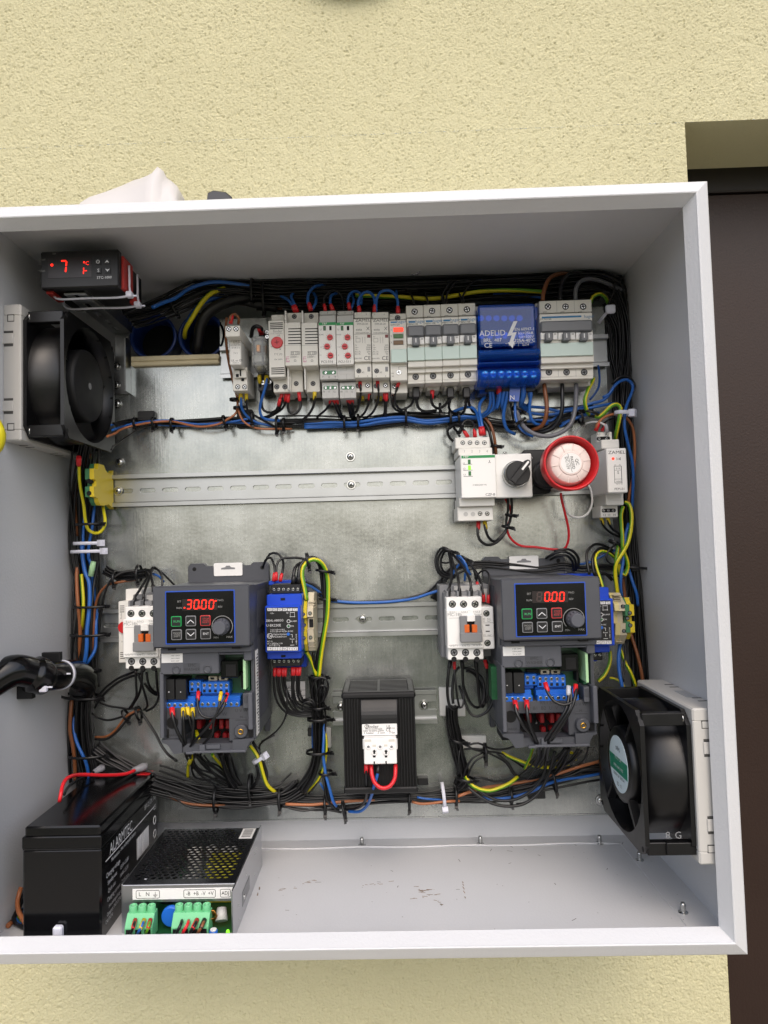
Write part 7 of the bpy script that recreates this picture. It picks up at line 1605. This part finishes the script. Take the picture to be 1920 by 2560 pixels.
# drive terminals
def dw(items):
    for lb, col, r_, fr_, s_, fe in items: W(lb, col, r_, fr_, s_, fe)
dw((('black loop between the red ferrules on the left drive terminals', 'k', 1.4, 'd', '602,368,104 590,470,108 600,580,110 650,670,112 740,695,112 840,670,112 910,590,112 950,480,108 975,390,104', 'rr'),
    ('black wire from the yellow ferrule in terminal P5 of the left drive', 'k', 1.4, 'd', '895,375,104 880,480,108 850,610,112 790,730,112 680,860,110 560,990,104 480,1090,96 440,1180,84', 'y.'),
    ('second black wire from the tilted red ferrule of the left drive', 'k', 1.4, 'd', '965,400,106 920,490,110 850,610,112 800,740,110 780,900,106 690,1010,100 590,1120,92 540,1220,80', '..'),
    ('black wire from the single red ferrule at the left drive relay outputs', 'k', 2.0, 'd', '258,580,100 268,680,104 310,830,104 380,980,102 430,1100,94 450,1200,80', 'r.'),
    ('black wire from the first yellow ferrule of the left drive', 'k', 1.6, 'd', '402,580,100 408,680,104 415,850,104 430,1000,100 470,1120,92 500,1220,78', 'y.'),
    ('black wire from the middle yellow ferrule of the left drive', 'k', 1.6, 'd', '460,570,98 475,680,100 510,800,100 540,900,98 520,1050,94 500,1180,82', 'y.'),
    ('black wire from the third yellow ferrule of the left drive', 'k', 1.6, 'd', '526,580,100 530,680,104 540,800,104 520,960,102 520,1080,96 560,1200,80', 'y.'),
    ('yellow and green wire inside the left drive opening', 'g', 2.4, 'd', '575,870,74 590,950,80 610,1030,84 560,1120,80 520,1200,74 480,1290,60', ''),
    ('black loop between red ferrules on the right drive terminals', 'k', 1.7, 'I', '868,1056,104 880,1110,108 930,1180,112 1000,1208,114 1060,1185,112 1090,1130,108 1085,1070,104', 'rr'),
    ('black wire from the grey twin ferrule of the right drive, left strand', 'k', 1.7, 'I', '1034,1080,106 1035,1150,110 1010,1250,114 950,1340,112 890,1420,106 850,1490,96 810,1560,70 760,1620,40', 'w.'),
    ('black wire from the grey twin ferrule of the right drive, right strand', 'k', 1.7, 'I', '1046,1090,106 1052,1160,110 1040,1240,114 970,1350,112 910,1440,106 870,1510,92 850,1580,64 800,1650,36', ''),
    ('black wire falling from the right red ferrule of the right drive', 'k', 1.7, 'I', '1088,1090,106 1078,1160,112 1050,1240,114 990,1350,112 930,1430,104 890,1510,90 880,1600,60', ''),
    ('black wire from the left red ferrule at the right drive relay outputs', 'k', 1.9, 'I', '650,1186,100 658,1250,106 700,1340,108 760,1420,104 800,1480,98 825,1540,76 830,1600,50', 'r.'),
    ('black wire from the second red ferrule at the right drive relay outputs', 'k', 1.9, 'I', '734,1184,100 736,1250,106 752,1340,108 790,1430,106 815,1500,96 815,1570,70 790,1640,40', 'r.')))
# wires on the right contactor
for s_, fe, r_, lb in (('345,1080,66 345,960,66 370,860,62 405,720,56 410,560,50 385,380,42 360,230,36 330,110,32', 'k.', 2.1, 'left thick black wire dropping into the top of the right contactor'), ('575,1080,66 565,960,66 555,800,62 530,650,56 470,480,50 410,300,42 370,150,34', 'k.', 2.1, 'middle thick black wire dropping into the top of the right contactor'), ('815,1080,66 810,960,66 800,820,64 760,680,58 660,500,50 540,340,42 420,200,34', 'k.', 2.1, 'right thick black wire with white marks into the right contactor'),
                        ('1075,1180,66 1062,1020,66 1040,850,62 980,680,56 880,520,48 700,330,40', 'r.', 1.3, 'thin black wire from the left red ferrule on the right contactor'), ('1165,1200,66 1170,1000,64 1185,760,58 1180,640,54 1120,555,50 1030,560,46 950,640,42 920,780,40 950,940,44', 'rr', 1.5, 'thin black hoop over the red ferrules on the right contactor')):
    W(lb, 'k', r_, 'Y', s_, fe)
for i, (dx, dy, hh) in enumerate(((0, 0, 30), (40, 50, 24), (90, 90, 18))):
    W(f"{('outer', 'middle', 'inner')[i]} black coil at the upper left of the right contactor", 'k', 2.0, 'Y', f'{330},{110+dy*.3:.0f},{hh+6} {230+dx*.3:.0f},{70+dy},{hh+4} {120+dx},{170+dy},{hh} {70+dx*1.2:.0f},{370},{hh} {130+dx},{590-dy*.5:.0f},{hh} {270+dx},{690-dy*.6:.0f},{hh-4} {480},{690-dy*.5:.0f},{hh-8}')
W('bright blue loop behind the right contactor wires', 'b', 1.9, 'Y', '680,760,26 690,620,30 740,560,32 700,420,32 620,300,30 560,240,28 520,240,26 530,290,24 640,380,22 760,560,20 800,640,18')
W('second blue wire behind the right contactor wires', 'b', 1.9, 'Y', '430,640,16 460,560,18 560,420,20 650,350,20')
for s_, lb in (('700,300,24 800,420,26 880,580,28 900,740,26', 'first'), ('860,520,28 960,700,34 1020,850,42 1040,930,48', 'second'), ('210,380,20 300,395,22 380,370,24', 'third')):
    W(f'{lb} thin black wire in the tangle above the right contactor', 'k', 1.5, 'Y', s_)
for s_, fe, r_, lb in (('345,90,44 310,300,46 290,600,46 300,800,44 340,950,40 420,1010,36 490,960,32', 'k.', 2.1, 'first'), ('420,100,42 425,300,44 450,560,46 480,800,46 530,980,46 590,900,44 600,700,42 570,560,38', 'r.', 1.5, 'second'), ('570,90,44 575,300,44 590,560,44 640,700,44 700,850,44 800,960,42 900,950,38 980,800,36 980,600,34', 'k.', 2.0, 'third'), ('820,90,44 850,300,44 870,560,44 890,800,42 920,950,40 980,920,36 990,700,34 960,480,30 860,330,26 700,240,24 600,230,22', 'k.', 2.0, 'fourth'), ('1000,90,44 1050,280,44 1075,520,44 1080,720,42 1020,880,38', 'r.', 1.8, 'fifth'), ('1010,80,40 1090,300,42 1150,560,42 1150,820,42 1050,1030,42 860,1140,40 720,1080,38 630,900,36 560,700,32 510,560,28', '', 2.0, 'sixth')):
    W(f'{lb} black wire hanging in loops under the right contactor', 'k', r_, 'Z', s_, fe)
W('black loop hidden behind the wires under the right contactor', 'k', 2.0, 'Z', '640,280,22 780,330,22 900,500,20 960,720,20 940,900,22')
W('black wire curving left behind the hanging loops', 'k', 2.0, 'Z', '520,210,20 440,280,20 400,450,20 380,700,22 400,900,24')
# under the drives
W('yellow and green wire falling left from under the left drive', 'g', 2.4, 'P', '350,160,60 330,210,50 312,260,40 310,350,26')
W('yellow and green cable through the white tie under the left drive', 'g', 2.8, 'P', '840,80,30 890,140,34 930,220,36 955,310,34 980,390,30 1010,440,26 1070,490,20', twist=.02)
W('black cable through the white tie under the left drive', 'k', 2.6, 'P', '870,50,26 920,130,30 960,230,30 990,320,28 990,400,24 1030,470,18')
W('third black cable curling down from the white tie under the left drive', 'k', 2.2, 'P', '900,250,26 920,330,26 900,400,24 860,450,20')
W('black wire from the plate to the right flank of the left drive', 'k', 1.7, 'P', '1060,-10,34 980,30,34 930,80,30 930,120,26')
W('yellow and green wire under the left drive, middle', 'g', 2.4, 'P', '520,160,50 560,210,40 600,250,30 640,300,22')
W('pale wire between the black cables under the left drive', 'w', 1.4, 'P', '612,160,44 640,230,36 660,280,28')
for s_, lb in (('340,190,56 345,300,44 380,360,36 470,380,30 570,360,24', 'first'), ('420,170,50 480,240,40 560,290,30 640,360,22 700,420,18', 'second'), ('360,230,46 420,290,38 540,330,30 660,410,22', 'third'), ('450,170,46 520,250,36 600,310,28 680,370,22', 'fourth')):
    W(f'{lb} thin black wire looping under the skirt of the left drive', 'k', 1.5, 'P', s_)
W('yellow and green cable sagging in the right half of the bottom loom', 'g', 3.2, 'Q', '290,560,26 330,620,30 400,665,32 500,680,32 600,650,32 680,610,30 740,560,26', twist=.02)
W('yellow and green wire crossing under the right drive', 'g', 2.8, 'Q', '600,350,20 680,390,22 780,430,24 880,465,24 980,480,22 1090,465,20 1180,450,16')
W('yellow and green wire hanging under the right drive, left', 'g', 2.4, 'Q', '870,310,50 855,370,40 830,430,32 800,490,24')
W('yellow wire hooked in an arch under the right drive', 'g', 2.4, 'Q', '1090,450,18 1080,400,22 1110,360,24 1170,345,24 1230,365,22 1240,410,18')
W('brown cable running right along the bottom loom to the fan', 'o', 2.6, 'Q', '220,730,26 330,690,24 480,650,16 700,620,14 900,580,16 1080,535,22 1250,480,22 1450,425,18')
W('blue cable sagging at the foot of the bottom loom', 'b', 2.6, 'Q', '430,740,20 560,750,22 700,735,24 850,690,24 1000,620,22 1150,580,18 1300,560,16 1460,530,14')
W('outer black cable in the big sagging loop below the right drive', 'k', 2.5, 'Q', '300,640,32 400,720,36 520,790,38 660,815,40 800,790,40 920,700,40 990,580,40 1030,460,42 1060,340,46')
W('inner black cable in the big sagging loop below the right drive', 'k', 2.4, 'Q', '310,600,30 420,690,32 560,760,34 700,760,36 830,700,38 930,600,40 980,480,42 990,330,46')
for s_, lb in (('240,260,24 300,290,26 380,330,26 480,340,24 600,360,22 720,430,20 820,500,18', 'first'), ('280,320,22 400,320,24 520,370,24 640,440,22 700,530,20 760,580,18', 'second'), ('470,370,26 380,420,28 320,520,28 290,620,26 220,680,22', 'third'), ('440,350,24 350,400,26 290,500,26 260,600,24 200,660,20', 'fourth'), ('240,320,22 230,430,24 250,520,24 270,600,22', 'fifth'), ('300,290,28 400,270,30 520,320,28 640,320,26 720,290,26', 'sixth'), ('360,570,24 430,570,24 540,600,22 640,590,20 740,540,20', 'seventh'), ('560,360,26 660,440,26 720,540,26 820,580,24 940,560,20', 'eighth')):
    W(f'{lb} black wire in the tied knot left of the right drive foot', 'k', 1.8, 'Q', s_)
for s_, lb in (('920,300,60 900,400,50 840,480,36 760,540,26', 'first'), ('950,320,56 930,420,46 880,500,34 820,580,24', 'second'), ('980,320,52 960,430,44 930,480,36 880,500,30', 'third'), ('1140,320,40 1150,400,30 1120,470,24', 'fourth'), ('1270,320,36 1220,400,28 1130,470,22 1040,540,18', 'fifth'), ('1350,300,34 1320,400,24 1240,470,18 1100,520,16', 'sixth')):
    W(f'{lb} black wire falling under the skirt of the right drive', 'k', 1.7, 'Q', s_)
for s_, lb in (('1090,240,14 1080,170,20 1040,125,24 980,110,26 920,130,24 870,160,18', 'first'), ('1070,250,12 1060,180,18 1020,140,22 960,140,22 900,170,16', 'second'), ('1100,230,16 1105,160,20 1060,105,22 1000,95,24 930,110,22', 'third')):
    W(f'{lb} black coil resting on the flange of the right drive', 'k', 1.7, 'I', s_)
for x, lb in ((1420, 'left'), (1450, 'right')):
    W(f'{lb} thin black wire slanting behind the right blue relay', 'k', 1.5, 'U', f'{x-1150},680,18 {x-1080},720,18 {x-1010},790,16')
# battery leads, power supply leads, lower left corner
W('thick red lead lying over the battery lid', 'r', 2.5, 'L', '800,155,30 740,178,40 620,185,60 480,182,84 410,196,104 375,235,118 360,300,130 352,340,130', '')
W('thin black lead over the back of the battery', 'k', 2.0, 'L', '560,165,28 500,195,44 440,225,66 400,260,90 380,300,104')
for lb, s_, r_ in (('clear boot with its metal tab on the red battery post', '785,158,30 850,135,20 872,130,18', 4.2), ('clear boot on the black battery lead at the left', '556,165,28 600,143,22 618,138,20', 3.8)):
    p_ = path('L', s_); o = loose(MB().tube(p_, [r_*.6, r_, r_*.8], 10), 'terminal_boot', m_plug, lb, 'boot', p_[0])
    MB().tube([Vector(p_[1])-Vector(p_[0]), Vector(p_[2])-Vector(p_[0])+Vector((1, 0, 0))], r_*.55, 8).build('metal_tab', m_steel, o)
for i, (a, b_, col, fe, lb) in enumerate(((800, 780, 'k', 'r', 'black wire with red ferrule in the left green plug'), (852, 822, 'b', 'y', 'blue wire with yellow ferrule in the left green plug'), (890, 870, 'g', 'r', 'yellow and green wire with red ferrule in the left green plug'), (1078, 1050, 'k', '.', 'black wire at the left mouth of the right green plug'), (1118, 1088, 'r', '.', 'red wire in the right green plug'), (1165, 1130, 'k', 'r', 'black wire with red ferrule in the right green plug'), (1210, 1178, 'n', 'k', 'brown wire with black sleeve in the right green plug'))):
    W(lb, col, 1.6 if i < 3 else 1.9, 'L', f'{a},1046,165 {(a*2+b_)/3:.0f},1075,172 {b_},1110,172 {b_-16},1150,160', fe+'.', flen=9)
for s_, col, lb in (('125,850,120 105,920,126 110,990,134 150,1060,142 195,1122,148', 'o', 'brown cable curling round the battery corner'), ('110,880,110 70,960,120 75,1030,130 120,1090,140 180,1130,146', 'k', 'black cable curling round the battery corner'), ('80,980,112 90,1060,126 110,1120,138 130,1150,140', 'b', 'blue cable under the loop at the lower left corner'), ('40,1050,120 10,1085,130 -30,1120,140', 'o', 'brown cable leaving at the lower left edge'), ('90,1040,110 40,1090,124 -20,1140,136', 'k', 'black cable leaving at the lower left edge'), ('100,1080,120 110,1130,130 150,1150,134', 'g', 'yellow and green cable low at the left corner')):
    W(lb, col, 3.0, 'L', s_)
q = P('L', 345, 1105, 163); loose(MB().box(q[0]-4, q[0]+4, q[1]-6, q[1]+4, 160, 166, 1.4), 'loose_tie', m_tiew, 'white tie end poking up at the battery foot', 'cable tie', q)
# ---------------------------------------------------------------- ties and mounts
for lb, *a in (('black tie on the loom at the square mount left of the relays', 'b', 290, 250, 20, 0, 5, 7), ('black tie right of the square mount on the upper loom', 'b', 440, 250, 20, 0, 6, 7), ('black tie midway along the bare stretch of the upper loom', 'b', 588, 260, 16, 0, 6, 7), ('black tie where the upper loom reaches the leftmost relay', 'b', 1015, 238, 18, 15, 6, 7), ('upper black tie under the leftmost relay socket', 'b', 1090, 62, 20, 90, 4, 5), ('lower black tie under the leftmost relay socket', 'b', 1120, 130, 20, 90, 4, 5), ('black tie under the clear relay', 'b', 1240, 210, 22, 0, 6, 6), ('first black tie under the vented modules', 'b', 1440, 270, 18, 0, 8, 8), ('second black tie under the vented modules', 'b', 1496, 260, 18, 0, 6, 8),
               ('left black tie under the two timers', 'B', 1318, 1300, 18, 0, 7, 8), ('right black tie under the two timers', 'B', 1436, 1290, 18, 0, 7, 8), ('black tie under the indicator module', 'C', 395, 1245, 20, 0, 9, 8), ('small black tie between the second and third breakers', 'C', 692, 1170, 24, 0, 4, 4), ('black tie under the third small breaker', 'C', 778, 1260, 20, 0, 8, 8), ('black tie under the fourth small breaker', 'C', 850, 1262, 20, 0, 6, 7),
               ('black tie round the grey cable below the N tag', 'c', 540, 488, 42, -55, 4.5, 5), ('black tie under the N tag', 'c', 500, 370, 30, 60, 6, 7), ('black tie left of the earth cable at the right loom', 'c', 1180, 445, 24, 10, 7, 8), ('big black tie where the earth cable enters the right loom', 'c', 1290, 410, 28, 70, 9, 8),
               ('black tie on the wires under the rotary switch, upper', 'E', 575, 735, 28, 80, 4, 5), ('black tie on the wires under the rotary switch, lower', 'E', 552, 822, 27, 75, 4.5, 5), ('black tie right of the phase monitor', 'E', 468, 225, 20, 80, 4, 5),
               ('black tie round the wires under the yellow terminal', 'e', 680, 1372, 28, 90, 14, 10), ('black tie on the left loom level with the contactor top', 'X', 245, 578, 24, 90, 18, 10), ('black tie on the left loom level with the contactor middle', 'X', 235, 838, 24, 90, 20, 10), ('wide black tie under the conduit elbow', 'X', 170, 1405, 22, 85, 22, 14), ('black tie near the foot of the left bundle', 'X', 220, 1945, 24, 90, 20, 12), ('black tie right of the conduit elbow', 'X', 270, 1165, 22, 90, 6, 7),
               ('black tie on the contactor bundle near the left loom', 'X', 470, 318, 24, 0, 7, 7), ('black tie on the contactor bundle near the drive', 'X', 690, 275, 26, 0, 9, 9), ('black tie on the knot beside the left drive', 'X', 690, 1560, 26, 15, 7, 7), ('second black tie on the knot beside the left drive', 'X', 570, 1578, 24, 30, 6, 6),
               ('black tie on the arch over the left blue relay', 'H', 415, 135, 34, 10, 8, 7), ('black tie on the falling wires right of the arch', 'H', 540, 215, 28, 80, 8, 8), ('black tie where the rail wires meet the arch', 'H', 560, 440, 22, 85, 7, 8), ('black tie below the beige terminal', 'H', 490, 1060, 26, 90, 9, 8), ('black tie above the loops left of the heater', 'W', 845, 545, 28, 90, 8, 8), ('crossed black tie left of the heater', 'W', 850, 720, 26, 90, 12, 9), ('black tie lower on the upright loom', 'W', 830, 1225, 24, 90, 12, 10), ('black tie at the bend of the upright loom', 'W', 950, 1545, 26, 90, 7, 8), ('black tie at the foot of the upright loom', 'W', 245, 1950, 24, 0, 11, 9), ('black tie under the heater left corner', 'W', 940, 2040, 24, 0, 9, 8),
               ('large black tie on the sagging loom', 'P', 556, 540, 26, 0, 14, 12), ('black tie near the cables under the left drive', 'P', 850, 440, 24, 0, 13, 11), ('black tie on the heater leads near the floor', 'J', 390, 1775, 28, 10, 8, 8), ('black tie right of the heater foot', 'J', 1185, 1660, 24, 0, 9, 8),
               ('black tie above the small coil under the right contactor', 'Z', 480, 1590, 24, 75, 8, 8), ('black tie on the bundle left of the right drive foot', 'Q', 460, 350, 28, 0, 9, 9), ('black tie where the bundle turns into the bottom loom', 'Q', 290, 575, 26, 80, 9, 9), ('black tie with long tail on the bottom loom', 'Q', 205, 720, 22, 0, 9, 9), ('black tie on the blue cable under the right drive', 'Q', 680, 720, 24, 0, 8, 8), ('black tie on the brown cable near the right fan', 'Q', 1050, 590, 22, 10, 12, 9),
               ('black tie round the coil above the right contactor', 'Y', 340, 130, 34, 70, 7, 7), ('black tie in the tangle above the right contactor', 'Y', 690, 300, 24, 60, 5, 5), ('black tie on the loom above the relays, left', 'R', 370, 240, 26, 25, 12, 9), ('black tie on the loom above the relays, middle', 'R', 915, 130, 16, 0, 13, 9), ('black tie on the loom above the relays, right', 'R', 995, 180, 12, 0, 18, 9), ('black tie mount on the right wall loom', 'U', 660, 640, 14, 85, 14, 10), ('black tie in the earth cables below the relay PEM-01', 'E', 1350, 940, 22, 60, 6, 6)):
    TIE(lb, *a, side=-1)
for lb, *a in (('upper white tie on the left loom', 'e', 640, 1680, 28, 90, 14, 9), ('lower white tie on the left loom, with pointed tail', 'e', 640, 1812, 28, 90, 17, 9)):
    TIE(lb, *a, col='w', side=-1, tail=3, head=1.3, w=3.4)
TIE('white tie round the earth cable under the left drive', 'P', 920, 200, 34, -60, 6, 6, col='w', side=1, tail=4, head=1.3, w=3.4)
TIE('tall white tie standing on the bottom loom right of the heater', 'Q', 98, 715, 16, 5, 12, 9, col='w', side=-1, tail=2, head=1.2, w=3.4)
TIE('white tie holding the earth cable to the blue one at the right wall', 'T', 1010, 735, 34, 85, 7, 7, col='w', side=-1, tail=0, head=1.5, w=4)
q = [P('D', x, y, h) for x, y, h in ((905, 770, 20), (960, 700, 26), (1010, 640, 32))]
o = loose(MB().tube(q, [2.2, 1.8, 1.6], 6), 'cable_tie', m_tiew, 'white tie sticking out with a square head beside the three-pole breaker', 'cable tie', q[0])
d_ = Vector(P('D', 1042, 612, 36))-Vector(q[0]); MB().box(d_.x-5, d_.x+5, d_.y-4.5, d_.y+4.5, d_.z-3, d_.z+2, 1.2).build('tie_head', m_tiew, o)
for lb, fr_, x0, y0, x1, y1, m_, hh in (('black square tie mount on the plate below the conduits', 'b', 302, 152, 444, 236, m_black, 8), ('black tie mount behind the loom under the leftmost relay', 'b', 1110, 140, 1240, 290, m_black, 6), ('translucent white adhesive pad left of the heater', 'W', 930, 865, 1028, 1160, m_mount, 4), ('translucent white adhesive pad left of the right contactor bundle', 'Z', 140, 605, 400, 1130, m_mount, 4), ('translucent white adhesive pad behind the contactor bundle', 'Z', 400, 830, 630, 1140, m_mount, 3.4), ('translucent white adhesive pad at the foot of the right contactor bundle', 'Z', 560, 1510, 1020, 1740, m_mount, 4), ('black tie mount behind the bottom loom below the right drive', 'Q', 830, 640, 978, 750, m_black, 8), ('black tie mount under the heater right corner', 'J', 1290, 1395, 1415, 1480, m_black, 8), ('black tie mount left of the upright loom', 'W', 672, 860, 750, 990, m_black, 10), ('black square tie mount at the right wall by the hidden relay', 'U', 640, 600, 725, 690, m_black, 14)):
    c = P(fr_, (x0+x1)/2, (y0+y1)/2, hh); k = FR[fr_][2]/scale(hh)/2
    loose(MB().prism(rr(c[0]-(x1-x0)*k, c[0]+(x1-x0)*k, c[1]-(y1-y0)*k, c[1]+(y1-y0)*k, 1.2), 'h', .3, hh, .8), 'tie_mount', m_, lb, 'tie mount', (c[0], c[1], .3))
# printed label on the plate under the blue relay
c = P('W', 475, 295, .6); k = .16273/scale(0)
o = loose(MB().box(c[0]-158*k, c[0]+158*k, c[1]-146*k, c[1]+146*k, .2, .7, 0), 'plate_label', m_label, 'white label with R S T and U V W on the plate behind the wires', 'label', c)
mb = MB()
for s_, x, y, z in (('Cable', -80, 60, 4.4), ('R', -95, -30, 5.5), ('S', 0, -30, 5.5), ('T', 85, -30, 5.5), ('U', -75, -105, 5.5), ('V', 10, -105, 5.5), ('W', 90, -105, 5.5)):
    v, f = glyphs(s_, z); mb.add([(a+x*k, b+y*k, .16) for a, b in v], f)
for y in (15, -65): mb.box(-158*k, 158*k, y*k-.2, y*k+.2, 0, .15, 0)
mb.build('lettering', m_ink, o, recalc=False)
